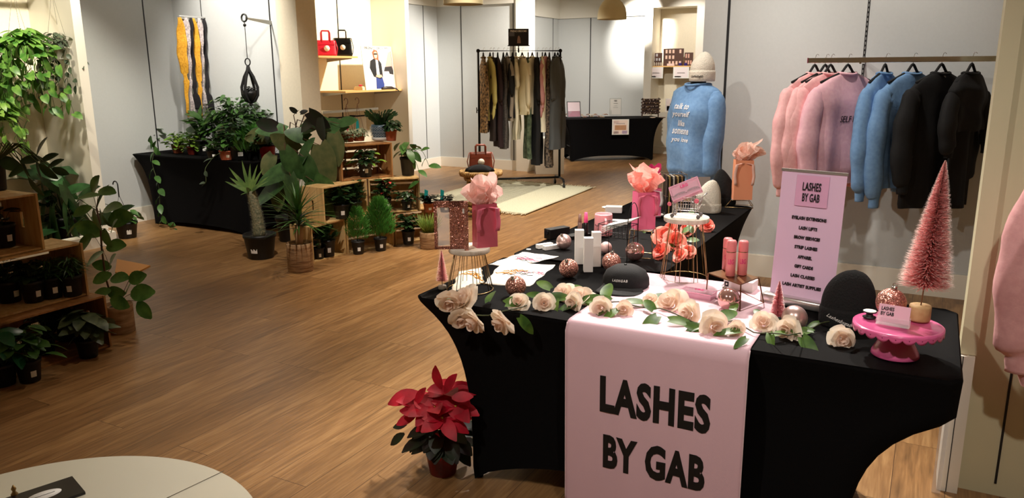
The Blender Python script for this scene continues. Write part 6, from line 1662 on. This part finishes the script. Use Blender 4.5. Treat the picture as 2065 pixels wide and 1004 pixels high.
# sign above the rack
f = rackp(1045); x = -Lk / 2 + f * Lk; q = V((cR.x + cos(ang) * x, cR.y + sin(ang) * x, hR))
t = thing('rack_sign', 'black printed sign clipped above the garment rack', 'sign', (q.x, q.y, hR + .017), YAW)
k_ = (q - V((0, 0, CAMZ))).dot(cf) / FPX; zb_ = PY(1045, 92, q.y).z - hR - .017; zt2_ = PY(1045, 58, q.y).z - hR - .017; ws = 41 * k_
m = mb(M_BLACKMETAL, True); m.cyl((0, .01, -.04), (0, .01, zb_ + .03), .007); m.box((0, .01, -.01), (.02, .03, .05)); m.build('clip_pole', t)
m = mb(mat('black_poster', (18, 18, 22), .35)); m.box((0, 0, (zb_ + zt2_) / 2), (ws, .008, zt2_ - zb_)); sp_ = m.build('sign_panel', t)
m = mb(M_BLACKMETAL); m.box((0, 0, zb_), (ws * 1.08, .02, .012)); m.build('bottom_ledge', t)
put_text(text_fit('PRENCI ERDOMS', ws * .8, .024, M_PAPER, .02), frame((0, -.0055, zt2_ - .03), (1, 0, 0), (0, 0, 1)), 'lettering', sp_)
m = mb(mat('sign_grey_photo', (92, 92, 100), .6)); m.box((-ws * .33, -.0045, zt2_ - .07), (ws * .26, .002, .05)); m.build('grey_block', sp_)
m = mb(mat('sign_figure', (150, 120, 110), .6)); m.prism([(-.02, zb_ + .03), (.03, zb_ + .03), (.022, zb_ + .1), (.008, zb_ + .13), (-.008, zb_ + .12), (-.016, zb_ + .08)], .002, c=(.0, -.005, 0)); m.build('printed_figure', sp_)

# --- rug
A_, B_ = PZ(1060, 434), PZ(1196, 380); C_ = PZ(992, 364); D_ = A_ + (C_ - B_)
C0 = (A_ + C_) / 2
t = thing('rug', 'cream flat woven rug with black striped corner and fringes', 'rug', C0)
RUGM = mat('cream_woven_rug', (206, 202, 176), .95, rgb2=(190, 186, 158), scale=60, bump=.5)
m = mb(RUGM, True); a4 = [x - C0 for x in (A_, B_, C_, D_)]
m.grid(lambda u, v: a4[0].lerp(a4[3], u).lerp(a4[1].lerp(a4[2], u), v) + V((0, 0, .009 + .002 * sin(u * 11 + v * 7))), 30, 30, .008); m.build('woven_field', t)
R = random.Random(1)
for (p0_, p1_, sg) in ((a4[0], a4[3], -1), (a4[1], a4[2], 1)):
    m = mb(mat('cotton_fringe', (226, 216, 184), .9), True); out = V((0, sg, 0))
    for i in range(90):
        q = p0_.lerp(p1_, i / 89) + V((0, 0, .008)); e = q + out * R.uniform(.05, .1) + V((R.uniform(-.03, .03), 0, R.uniform(0, .015)))
        m.tube([q, (q + e) / 2 + V((0, 0, .006)), e], .004, 4)
    m.build('fringe', t)
m = mb(mat('rug_black_stripe', (74, 70, 62), .95)); m2 = mb(mat('rug_pale_stripe', (216, 208, 182), .95))
P1, P2, P3, P4_ = PZ(905, 400, .0225) - C0, PZ(1000, 413, .0225) - C0, PZ(1110, 374, .0225) - C0, PZ(1000, 368, .0225) - C0
ns = 34
for i in range(ns):
    f0, f1 = i / ns, (i + .2) / ns
    a_, b_ = P1.lerp(P4_, f0), P1.lerp(P4_, f1); c_, d2 = P2.lerp(P3, f1), P2.lerp(P3, f0)
    vs = []
    for q in range(7):
        u = q / 6; z_ = V((.018 * (1 if q % 2 else -1), 0, 0)); vs += [a_.lerp(d2, u) + z_, b_.lerp(c_, u) + z_]
    m.add(vs, [(2 * q, 2 * q + 1, 2 * q + 3, 2 * q + 2) for q in range(6)])
m.build('black_stripes', t)

# --- wicker stool and bag
p = PZ(971, 432); kpx = (p - V((0, 0, CAMZ))).dot(cf) / FPX
hs = PY(963, 343, p.y).z; rs = 41 * kpx
t = thing('wicker_stool', 'hourglass wicker side stool with a braided round top', 'stool', p)
WICK = mat('natural_wicker', (198, 160, 98), .75, rgb2=(120, 84, 44), scale=16, stretch=(1, 1, 2), bump=.5)
m = mb(WICK, True)
nb = 40
for j in range(9):
    z0 = (hs - .07) * j / 9; 
    def rad_(z): 
        g = z / (hs - .07); return rs * (.95 - .42 * sin(pi * min(1, g * 1.02)) - .15 * g)
    m.tube([(cos(a) * rad_(z0 + .02), sin(a) * rad_(z0 + .02), z0 + .03 + .006 * sin(a * 20 + j * pi)) for a in [i * 2 * pi / 60 for i in range(60)]], .0215, 6, closed=True)
m.build('woven_body', t)
m = mb(WICK, True); m.lathe([(.001, hs - .055), (rs * .97, hs - .055), (rs, hs - .045), (rs, hs - .012), (rs * .96, hs), (.001, hs)], 48)
for i in range(56):
    a = 2 * pi * i / 56; m.tube([(cos(a) * rs, sin(a) * rs, hs - .052), (cos(a + .09) * (rs + .008), sin(a + .09) * (rs + .008), hs - .028), (cos(a + .16) * rs, sin(a + .16) * rs, hs - .004)], .009, 5)
m.build('braided_top', t)
def handbag(label, loc, rz, w, h, d, material, hh, group=None, tagm=True, strap=True, round_=True):
    t = thing('handbag', label, 'handbag', loc, rz, group)
    m = mb(material, True); rows = 8; vs = []; n = 28
    for i in range(rows + 1):
        v = i / rows; k_ = 1 - .10 * v; dk = d / 2 * (1 - .55 * v)
        for j in range(n):
            a = 2 * pi * j / n; vs.append((w / 2 * k_ * abs(cos(a)) ** .45 * (1 if cos(a) > 0 else -1), dk * abs(sin(a)) ** .45 * (1 if sin(a) > 0 else -1), h * v))
    m.add(vs, [(i * n + j, i * n + (j + 1) % n, (i + 1) * n + (j + 1) % n, (i + 1) * n + j) for i in range(rows) for j in range(n)] + [list(range(n))[::-1], [rows * n + j for j in range(n)]]); bg_ = m.build('bag_body', t)
    for sy in (-1, 1):
        m = mb(material, True); y = sy * d * .2
        m.tube([(-w * .2, y, h * .85), (-w * .2, y, h + hh * .8), (-w * .16, y, h + hh), (w * .16, y, h + hh), (w * .2, y, h + hh * .8), (w * .2, y, h * .85)], w * .035, 8); m.build('handle', t)
    if strap:
        m = mb(material, True); m.tube([(-w * .47, 0, h * .98), (-w * .56, -.01, h * .5), (-w * .5, -.02, h * .06)], w * .022, 6); m.tube([(w * .47, 0, h * .98), (w * .56, -.01, h * .5), (w * .5, -.02, h * .08)], w * .022, 6); m.build('shoulder_strap', t)
    if tagm:
        m = mb(mat('cream_round_tag', (232, 224, 206), .6), True); m.cyl((0, -d * .42 - .006, h * .48), (0, -d * .42 - .010, h * .48), w * .14, n=20); m.build('round_tag', bg_)
    m = mb(material); m.box((0, -d * .3, h * .72), (w * .8, .006, h * .05)); m.build('flap_seam', bg_)
    return t
LEA = mat('brown_leather', (126, 56, 34), .45, var=.1, scale=20)
q = PZ(963, 336, hs); q = V((p.x, p.y, hs + .002))
handbag('brown leather handbag with a round cream tag on the wicker stool', q, facing(q, .1), 48 * kpx, 36 * kpx, .12, LEA, 14 * kpx)
m = mb(mat('black_fluffy_fabric', (12, 11, 12), .95), True); R = random.Random(2)
m.lathe([(.001, .0), (.15, .0), (.14, .03), (.09, .06), (.04, .075), (.001, .08)], 30, M=Matrix.Diagonal((1, .5, 1)), wob=lambda a, z: 1 + .12 * sin(a * 5) + .05 * sin(a * 11))
o = m.build('folded_scarf'); tag(o, 'black folded scarf lying before the brown handbag on the wicker stool', 'scarf', loc=q + V((.05, -.11, 0)), rz=YAW)

# --- pot plant, pedestal behind the rack
p = at(1066, 342, 0); t = potted('tall dark leaved plant in a black pot before the white column', p, .12, .3, tagged=False)
R = random.Random(5); m = mb(G_DARK, True)
for i in range(60): 
    a = R.uniform(0, 2 * pi); z = R.uniform(.28, .85); leaf(m, (cos(a) * .05, sin(a) * .05, z), V((cos(a), sin(a), R.uniform(-.3, .8))), (0, 0, 1), R.uniform(.12, .2), .07, .3, .2, 'oval', 5)
m.build('leaves', t); m = mb(STEM, True); m.cyl((0, 0, .25), (0, 0, .85), .008); m.build('stem', t)
p = PZ(1109, 352); kk = (p - V((0, 0, CAMZ))).dot(cf) / FPX
m = mb(M_WHITE); m.box((0, 0, .28), (56 * kk, .38, .56)); o = m.build('display_cube', bevel=.003); tag(o, 'white display cube standing behind the garment rack', 'plinth', loc=p + V((-.1, .19, 0)), rz=YAW)

# --- left far alcove shelves and goods
xs = -7.0
def shelf(n_label, pa, pb, group='shelves in the middle alcove'):
    a = PX(pa[0], pa[1], xs); b = PX(pb[0], pb[1], xs)
    t = thing('wall_shelf', n_label, 'shelf', ((xs - 7.52) / 2, (a.y + b.y) / 2, a.z), 0, group)
    m = mb(mat('light_oak_shelf', (222, 176, 112), .5)); m.box((0, 0, -.012), (xs + 7.52 - .004, b.y - a.y, .024)); m.build('board', t)
    for sy in (-1, 1):
        m = mb(mat('grey_bracket', (170, 168, 160), .4, .6)); m.prism([(-.24, -.075), (-.24, -.025), (.2, -.025), (.2, -.035)], .008, c=(0, sy * (b.y - a.y) * .42, 0)); m.build('bracket', t)
    return a, b
s1a, s1b = shelf('upper oak shelf with a red and a black handbag', (643, 112), (722, 115))
s2a, s2b = shelf('lower oak shelf with the printed poster', (697, 184), (818, 183))
q = PX(658, 110, -7.16); q.z = s1a.z + .001
handbag('small red handbag on the upper oak shelf', q, facing(q, .2), .27, .2, .13, mat('red_leather', (206, 30, 52), .35), .12, 'handbags on the oak shelf')
q = PX(692, 110, -7.16); q.z = s1a.z + .001
handbag('black glossy handbag on the upper oak shelf', q, facing(q, .0), .25, .24, .13, mat('black_leather', (14, 14, 15), .25), .1, 'handbags on the oak shelf')
# poster
a = PX(738, 182, -7.1); b = PX(799, 180, -7.1); zt_ = PX(740, 92, -7.15).z
t = thing('poster', 'poster of a person in black blazer and jeans leaning on the lower shelf', 'poster', ((a.x + b.x) / 2, (a.y + b.y) / 2, s2a.z + .001), math.atan2(b.y - a.y, 0) )
wP = abs(b.y - a.y) * .98; hP = zt_ - s2a.z
Mt = Matrix.Rotation(-.1, 3, 'X')
def on(m_): m_.v = [tuple(Mt @ V(v)) for v in m_.v]; return m_
m = mb(mat('poster_paper', (240, 234, 226), .5)); m.box((0, .004, hP / 2), (wP, .008, hP)); on(m).build('poster_panel', t)
def pp(name, pts, rgb, dz=.001, rough=.6):
    m = mb(mat('print_' + name, rgb, rough)); m.prism([(x * wP, z * hP) for x, z in pts], .0008, c=(0, -dz, 0)); on(m).build(name, t)
pp('street', [(.05, .12), (.48, .12), (.48, .42), (.1, .46)], (206, 190, 184), .0006)
pp('building', [(.18, .44), (.48, .42), (.48, .9), (.36, .86), (.26, .62)], (176, 140, 132), .0007)
pp('car', [(.16, .42), (.2, .52), (.44, .54), (.48, .44), (.47, .34), (.34, .36), (.32, .42)], (30, 28, 32), .0009)
pp('jeans', [(-.16, .02), (.1, .02), (.12, .12), (.06, .34), (-.12, .34)], (40, 58, 128), .0012)
pp('jacket', [(-.2, .3), (-.3, .5), (-.26, .66), (-.12, .72), (.02, .7), (.1, .6), (.1, .3), (.02, .24)], (18, 18, 22), .0014)
pp('white_top', [(-.1, .3), (-.08, .7), (-.01, .7), (0, .32)], (236, 232, 228), .0018)
pp('hands', [(-.14, .3), (-.1, .35), (.06, .34), (.08, .29), (-.02, .27)], (214, 164, 140), .0022)
pp('hair', [(-.15, .74), (-.17, .86), (-.1, .92), (0, .9), (.03, .8), (.02, .66), (-.02, .68), (-.12, .7)], (140, 86, 56), .0022)
pp('face', [(-.11, .74), (-.12, .84), (-.06, .88), (-.01, .84), (-.02, .75), (-.06, .71)], (222, 176, 152), .0027)
pp('sunglasses', [(-.12, .8), (-.12, .835), (-.01, .835), (-.01, .805)], (16, 14, 16), .0032)
m = text_fit('PRENCI  ERDOMS', wP * .8, hP * .06, M_INK, .0); m.xf(0, frame((0, -.0022, hP * .95), (1, 0, 0), (0, 0, 1))); on(m).build('lettering', t)
q = PX(725, 182, -7.15); q.z = s2a.z + .001
t = thing('gift_box', 'small cream gift box with a red bow on the lower shelf', 'box', q, .3); m = mb(mat('cream_box', (236, 216, 180), .6)); m.box((0, 0, .02), (.13, .09, .04)); m.box((0, 0, .045), (.11, .08, .012)); m.build('carton', t); m = mb(mat('red_ribbon', (206, 30, 62), .5), True); m.ball((.03, -.03, .065), .022, 12, 8, (1.4, 1, .6)); m.build('bow', t)
q = PX(785, 183, -7.05); q.z = s2a.z + .001
m = mb(mat('dark_leather_gloves', (40, 32, 30), .5), True)
m.tube([(-.16, 0, .012), (-.05, .01, .016), (.04, -.01, .02), (.12, .0, .012)], [.02, .03, .024, .012], 10); m.tube([(.04, -.02, .02), (.1, -.05, .01), (.12, -.09, -.03)], [.012, .01, .006], 8)
o = m.build('gloves'); tag(o, 'dark leather gloves lying under the poster on the lower shelf', 'gloves', loc=q, rz=pi / 2)
for i, (pa, pb, lab, mt, xx) in enumerate((((650, 227), (762, 216), 'steel hang bar under the oak shelves', mat('steel_bar', (186, 182, 172), .3, .8), -7.1), ((662, 239), (738, 233), 'dark hang bar behind the steel one in the alcove', M_BLACKMETAL, -7.35))):
    a = PX(*pa, xx); b = PX(*pb, xx); m = mb(mt); m.box((0, (b.y - a.y) / 2, 0), (.014, b.y - a.y, .032 if i == 0 else .022)); m.box((-(7.52 + xx) / 2, (b.y - a.y) * .25, 0), (7.52 + xx - .01, .012, .02)); m.box((-(7.52 + xx) / 2, (b.y - a.y) * .8, 0), (7.52 + xx - .01, .012, .02))
    o = m.build('hang_bar'); tag(o, lab, 'rail', loc=a)

# --- scarves and hanging macrame pot on the plant wall
def arm(lab, pw, pt_, L_=.34):
    a = PY(pw[0], pw[1], 6.14); t = thing('wall_bracket', lab, 'bracket', a); m = mb(mat('grey_bracket', (150, 152, 152), .4, .6))
    dz = .02
    vs = [(-.004, 0, -.022), (.004, 0, -.022), (.004, 0, .02), (-.004, 0, .02), (-.004, -L_, dz), (.004, -L_, dz), (.004, -L_, dz + .016), (-.004, -L_, dz + .016)]
    m.add(vs, [(0, 1, 2, 3), (7, 6, 5, 4), (0, 4, 5, 1), (1, 5, 6, 2), (2, 6, 7, 3), (3, 7, 4, 0)]); m.build('arm', t); return t, a
t, a = arm('grey wall bracket with perforations holding the striped scarves', (414, 44), None)
m = mb(mat('perforated_strip', (206, 206, 204), .4, .5)); m.box((0, -.17, .045), (.02, .34, .012)); m.build('display_strip', t)
YEL = fabric('mustard_crochet', (228, 170, 50), (206, 144, 30), .5, 60); GRY = fabric('grey_crochet', (206, 196, 194), (150, 142, 146), .5, 60); BLK = fabric('black_crochet', (24, 20, 26), (18, 16, 20), .5, 60)
for si, (lab, off) in enumerate((('mustard, grey and black striped crochet scarf, left one on the bracket', (.33, .27, .21)), ('mustard, grey and black striped crochet scarf, right one on the bracket', (.16, .10, .04)))):
    t = thing('scarf', lab, 'scarf', (a.x, a.y - sum(off) / 3, a.z + .03), 0, 'striped scarves')
    for k_, (o_, mt) in enumerate(zip(off, (YEL, GRY, BLK))):
        yo = -o_ + sum(off) / 3; bt = ([233, 232, 226], [243, 218, 228])[si][k_]; Ls = (a.z - PY(400, bt, 5.95).z)
        ln = ([0.62, .62, .8], [.66, .62, .8])[si][k_]
        def fn(u, v, yo=yo, Ls=Ls, k_=k_, ln=ln):
            tw = .028 + .016 * sin(v * 5 + k_) 
            if v < .12: tw *= .5 + v / .24
            if abs(v - ln) < .03: tw *= .55
            x = (u - .5) * 2 * tw * 1.1; y = yo + (u - .5) * 2 * tw * .55 + .008 * sin(v * 12 + k_)
            return V((x + .006 * sin(v * 30), y, .0 - v * Ls))
        m = mb(mt, True); m.grid(fn, 6, 44, .008); ks_ = m.build('knit_stripe', t)
        m = mb(mt, True); R = random.Random(k_)
        for i in range(14):
            e = fn(R.random(), 1, ); m.tube([e, e - V((R.uniform(-.006, .006), 0, R.uniform(.02, .05)))], .0025, 4)
        m.build('tassel', ks_)
    m = mb(mat('tan_tag', (236, 220, 180), .6)); m.box((.0, -.05 + .02, -.16), (.03, .003, .045)); m.build('price_tag', t)
t, a = arm('grey wall bracket ending in a ring above the hanging pot', (547, 46), None)
m = mb(mat('dark_iron', (60, 62, 60), .5, .5), True); e = V((0, -.36, .03)); m.tube([e + V((.035 * cos(w), 0, .035 * sin(w))) for w in [i * pi / 10 for i in range(20)]], .009, 8, closed=True); m.build('end_ring', t)
q = a + e; t = thing('hanging_planter', 'black rope teardrop planter hanging from the ring bracket', 'hanging planter', q - V((0, 0, .03)))
def hz_(py): return PY(508, py, q.y).z - q.z + .03
RP_ = mat('black_rope', (18, 18, 18), .8, bump=.4, scale=80); m = mb(RP_, True)
m.tube([(0, 0, 0), (0, 0, hz_(118))], .0035, 6)
m.tube([(.035 * cos(w), 0, hz_(125) + .035 * sin(w)) for w in [i * pi / 10 for i in range(20)]], .006, 8, closed=True)
m.ball((0, 0, hz_(50)), .016, 10, 6); m.build('cord_and_ring', t)
m = mb(RP_, True); zc2 = hz_(187); rb_ = .088
for k_ in range(4):
    an = k_ * pi / 2 + .3; dx2, dy2 = cos(an), sin(an)
    m.tube([(0, 0, hz_(132)), (dx2 * .012, dy2 * .012, hz_(142)), (dx2 * .05, dy2 * .05, hz_(155)), (dx2 * rb_, dy2 * rb_, hz_(176)), (dx2 * rb_ * .95, dy2 * rb_ * .95, hz_(192)), (dx2 * .05, dy2 * .05, hz_(203)), (0, 0, hz_(207))], .014, 8)
m.ball((0, 0, hz_(210)), .018, 12, 8); m.build('rope_sling', t)
m = mb(mat('black_bowl', (16, 16, 16), .5), True); m.lathe([(.01, hz_(205)), (.05, hz_(201)), (.08, hz_(190)), (.084, hz_(182)), (.078, hz_(183))], 28, cap=False); m.build('pot', t)
bush(t, hz_(184), 70, .09, .05, .03, .02, G_PURP, 3, 'round', .2, stems=False)

# --- pendant lamps
def pendant(lab, px, py, y, dia, on_=40):
    q = PY(px, py, y); t = thing('pendant_lamp', lab, 'pendant lamp', q, 0, 'cream dome pendants')
    m = mb(mat('cream_enamel_shade', (206, 196, 160), .4), True); r = dia / 2
    m.lathe([(r, 0), (r * 1.0, .01), (r * .99, r * .35), (r * .9, r * .75), (r * .68, r * 1.12), (r * .42, r * 1.36), (r * .3, r * 1.5), (r * .26, r * 1.9), (r * .24, r * 2.0), (.008, r * 2.05)], 40, cap=False)
    m.lathe([(r * .985, .003), (r * .97, r * .35), (r * .88, r * .74), (r * .66, r * 1.1), (.01, r * 1.3)], 40, cap=False); m.build('shade', t)
    m = mb(M_BLACK, True); m.cyl((0, 0, r * 2), (0, 0, 3.3 - q.z), .004, n=6); m.build('cord', t)
    m = mb(mat('lamp_bulb_off', (240, 236, 220), .3), True); m.ball((0, 0, r * .7), r * .3, 16, 10); m.build('bulb', t)
pendant('cream dome pendant lamp hanging in front of the far back wall', 1234, 39, 9.0, .345)
pendant('cream dome pendant lamp cut off by the top edge over the rack', 934, 9, 5.9, .34)

# --- jewellery table goods
def jt(px, py, z=.7475): return PZ(px, py, z)
def sign(name, lab, loc, rz, w, h, cols, tilt=0., text=None, frame_=None, group=None, cat='sign'):
    t = thing(name, lab, cat, loc, rz, group); Rm_ = Matrix.Rotation(-tilt, 3, 'X')
    m = mb(frame_ or M_PAPER); m.box((0, 0, h / 2), (w, .006, h)); m.v = [tuple(Rm_ @ V(v)) for v in m.v]; m.build('panel', t)
    for i, (x0, z0, x1, z1, c_) in enumerate(cols):
        m = mb(mat('ink_%d_%d_%d' % c_, c_, .6)); m.box(((x0 + x1) / 2 * w, -.0034, (z0 + z1) / 2 * h), ((x1 - x0) * w, .001, (z1 - z0) * h)); m.v = [tuple(Rm_ @ V(v)) for v in m.v]; m.build('print_block', t)
    if text:
        tm = text_fit(text, w * .5, h * .07, mat('grey_print', (110, 90, 100), .6)); tm.xf(0, frame((0, -.0045, h * .72), (1, 0, 0), (0, 0, 1))); tm.v = [tuple(Rm_ @ V(v)) for v in tm.v]; tm.build('lettering', t)
    return t
kj = (V((JT.x, JT.y, .75)) - V((0, 0, CAMZ))).dot(cf) / FPX
p = jt(1158, 237); sign('tablet_display', 'black framed tablet showing a pink screen on the jewellery table', p, JA, 28 * kj, 33 * kj, [(-.44, .05, .44, .95, (236, 214, 222)), (-.44, .05, .44, .4, (236, 150, 180))], .3, None, M_BLACK)
p = jt(1241, 233); sign('acrylic_sign', 'white bordered upright sign in the middle of the jewellery table', p, JA, 26 * kj, 36 * kj, [(-.44, .06, .44, .94, (244, 242, 236)), (-.12, .8, .12, .9, (150, 150, 150)), (-.2, .68, .2, .71, (150, 150, 150)), (-.16, .55, .16, .57, (170, 170, 170)), (-.2, .45, .2, .47, (170, 170, 170)), (-.4, .1, -.34, .3, (190, 200, 190))], .05, None, mat('pale_border', (206, 210, 206), .4))
a = JT + JD * ((1248 - 1134) * kj - .92 + .02) - JN * .385
sign('hanging_notice', 'peach and pink watercolour notice hanging on the jewellery tablecloth', (a.x, a.y, .745 - 31 * kj), JA, 34 * kj, 30 * kj, [(-.42, .06, .42, .94, (246, 226, 214)), (-.34, .3, .34, .62, (248, 190, 130)), (-.4, .72, -.1, .9, (240, 180, 200)), (.1, .06, .4, .26, (206, 184, 214)), (-.4, .06, -.1, .22, (236, 200, 220))], 0, 'HANDMADE')
# jewellery rack made of slats with hanging pieces
p = jt(1311, 236); t = thing('jewellery_rack', 'dark wooden slatted rack crowded with earrings on the jewellery table', 'rack', p, JA)
wj, hj = 40 * kj, 38 * kj; DKW = mat('dark_walnut', (66, 44, 34), .6)
m = mb(DKW)
for sx in (-1, 1): m.box((sx * wj * .42, 0, hj * .5), (.016, .03, hj))
m.build('side_posts', t)
m = mb(mat('rack_back', (52, 34, 28), .8)); m.box((0, .004, hj * .55), (wj * .86, .004, hj * .8)); m.build('back_panel', t)
for i in range(5):
    m = mb(DKW); m.box((0, -.012, hj * (.25 + .17 * i)), (wj, .012, .022)); m.build('slat', t)
R = random.Random(3)
for mt, k_ in ((M_GOLD, 60), (mat('pearl_bead', (226, 210, 200), .3), 40)):
    m = mb(mt, True)
    for i in range(k_):
        x = R.uniform(-.45, .45) * wj; z = hj * (.25 + .17 * R.randrange(5)) - R.uniform(.0, .03); m.ball((x, -.024, z), .0055, 8, 5, (1, .6, 1.6))
    m.build('hanging_earrings', t)
cols = [(214, 190, 170), (150, 110, 84), (196, 170, 176), (120, 86, 74), (224, 210, 190), (176, 150, 120)]
for i in range(26):
    R = random.Random(i + 100); px = 1132 + i * 3.6; p = jt(px, 236 - R.uniform(-1, 5)); p.z = .7475 if i % 2 == 0 else .7475
    m = mb(mat('jewel_%d' % (i % 6), cols[i % 6], .5), True); m.tube([(.035 * cos(w), .028 * sin(w), .006 + .003 * sin(3 * w)) for w in [q * pi / 6 for q in range(12)]], .0055, 6, closed=True); m.ball((0, 0, .012), .014, 10, 6, (1.2, 1, .8))
    o = m.build('bracelet'); tag(o, 'beaded bracelet in the heap at the left of the jewellery table', 'bracelet', 'bracelets heaped on the jewellery table', p, R.uniform(0, 3))
for i, (px, lab) in enumerate(((1317, 'pale shell dish in front of the jewellery rack'), (1337, 'small dish of rings right of the jewellery rack'))):
    m = mb(mat('shell_dish_%d' % i, (226, 210, 190) if i == 0 else (130, 110, 96), .4), True); m.lathe([(.02, 0), (.05, .008), (.055, .018), (.045, .014), (.001, .006)], 20); o = m.build('dish'); tag(o, lab, 'dish', loc=jt(px, 238) + V((0, -.02, 0)))

# --- far alcove: shelf, boards, bottles, papers
yf = ya + .2
sa, sb_ = PY(1306, 133, ya + .05), PY(1398, 133, ya + .05)
t = thing('alcove_shelf', 'oak shelf in the far white alcove carrying earring boards', 'shelf', ((x1 + x2) / 2, ya + .28, sa.z)); m = mb(mat('light_oak_shelf', (222, 176, 112), .5)); m.box((0, 0, -.012), (x2 - x1 - .01, .42, .024)); m.build('board', t)
m = mb(mat('grey_bracket', (170, 168, 160), .4, .6)); m.box((-.2, 0, -.035), (.01, .4, .02)); m.build('bracket', t)
kf = (sa - V((0, 0, CAMZ))).dot(cf) / FPX; zsf = sa.z + .001
def board(lab, pxa, pxb, pyt, mt, dots, seed, rows, cols_, cardc, yy):
    a = PY((pxa + pxb) / 2, 130, yy); w = (pxb - pxa) * kf; h = PY((pxa + pxb) / 2, pyt, yy).z - zsf
    t = thing('earring_board', lab, 'display board', (a.x, yy, zsf), 0, 'earring boards'); m = mb(mt); m.box((0, 0, h / 2), (w, .02, h)); m.build('board_panel', t)
    R = random.Random(seed); cm_ = mat('card_%d_%d_%d' % cardc, cardc, .5)
    for r in range(rows):
        for c_ in range(cols_):
            if R.random() < .2: continue
            m = mb(cm_); m.box(((c_ + .5) / cols_ * w * .86 - w * .43, -.013, h * (r + .5) / rows), (w / cols_ * .5, .003, h / rows * .62)); m.build('earring_card', t)
yy = yf
board('wide brown board with rows of pale earring cards on the far alcove shelf', 1337, 1378, 98, mat('walnut_board', (84, 54, 42), .6), 0, 1, 3, 5, (232, 196, 176), yy)
board('left brown board with silver pieces behind small bottles in the far alcove', 1309, 1335, 107, mat('walnut_board', (84, 54, 42), .6), 0, 2, 3, 4, (190, 190, 194), yy)
board('right board with earring cards partly cut by the alcove frame', 1380, 1397, 106, mat('walnut_board', (84, 54, 42), .6), 0, 3, 2, 3, (222, 170, 150), yy)
pb_ = None
for i in range(7):
    q = PY(1307.5 + i * 4.2, 132, ya + .1); m = mb(mat('clear_bottle', (206, 196, 180), .3), True); m.lathe([(.012, 0), (.013, .03), (.012, .05), (.005, .058), (.005, .07)], 12); m.m(M_BLACK); m.lathe([(.007, .07), (.007, .092), (.001, .094)], 10)
    o = m.build('roller_bottle'); tag(o, ['first', 'second', 'third', 'fourth', 'fifth', 'sixth', 'last'][i] + ' from the left of seven small black topped bottles on the far alcove shelf', 'bottle', 'small bottles on the far shelf', (q.x, ya + .1, zsf))
for i, px in enumerate((1372, 1383)):
    m = mb(mat('indigo_box', (48, 32, 110), .4)); m.box((0, 0, .025), (.055, .04, .05)); o = m.build('indigo_box'); tag(o, ['left indigo box on the far alcove shelf', 'right indigo box on the far alcove shelf'][i], 'box', 'indigo boxes', (PY(px, 132, ya + .1).x, ya + .1, zsf))
m = mb(mat('pale_pink_card', (238, 206, 196), .6)); m.box((0, 0, .02), (.14, .05, .04)); o = m.build('pink_tray'); tag(o, 'pale pink tray in front of the wide brown earring board', 'tray', loc=(PY(1353, 132, ya + .1).x, ya + .1, zsf))
for i, (xa_, xb_, lab) in enumerate(((1308, 1337, 'left white notice taped below the far alcove shelf'), (1357, 1389, 'right white notice taped below the far alcove shelf'))):
    a = PY((xa_ + xb_) / 2, 158, ya + .06); h = PY(1320, 134, ya + .06).z - a.z
    sign('shelf_notice', lab, (a.x, ya + .062, a.z), 0, (xb_ - xa_) * kf, h - .012, [(-.4, .1, .4, .9, (244, 232, 232)), (-.25, .45, .25, .5, (190, 150, 170)), (-.4, .1, 0, .2, (236, 206, 214))], 0, None, None, 'notices below the far shelf')
a = PY(1356, 226, yf); sign('framed_print', 'pink and white print standing low in the far alcove', (a.x, yf, a.z), 0, 30 * kf, 27 * kf, [(-.46, .05, .46, .95, (246, 232, 228)), (-.4, .1, .4, .45, (240, 200, 206)), (-.2, .55, .2, .6, (180, 120, 140))], .0)
zlow = a.z - .002
m = mb(M_WHITE); m.box((0, 0, zlow / 2 + .065), (x2 - x1 - .02, .3, zlow - .13)); o = m.build('white_drawer_unit'); tag(o, 'white drawer unit standing low inside the far alcove', 'cabinet', loc=((x1 + x2) / 2, ya + .26, 0))
o.location.z = .0
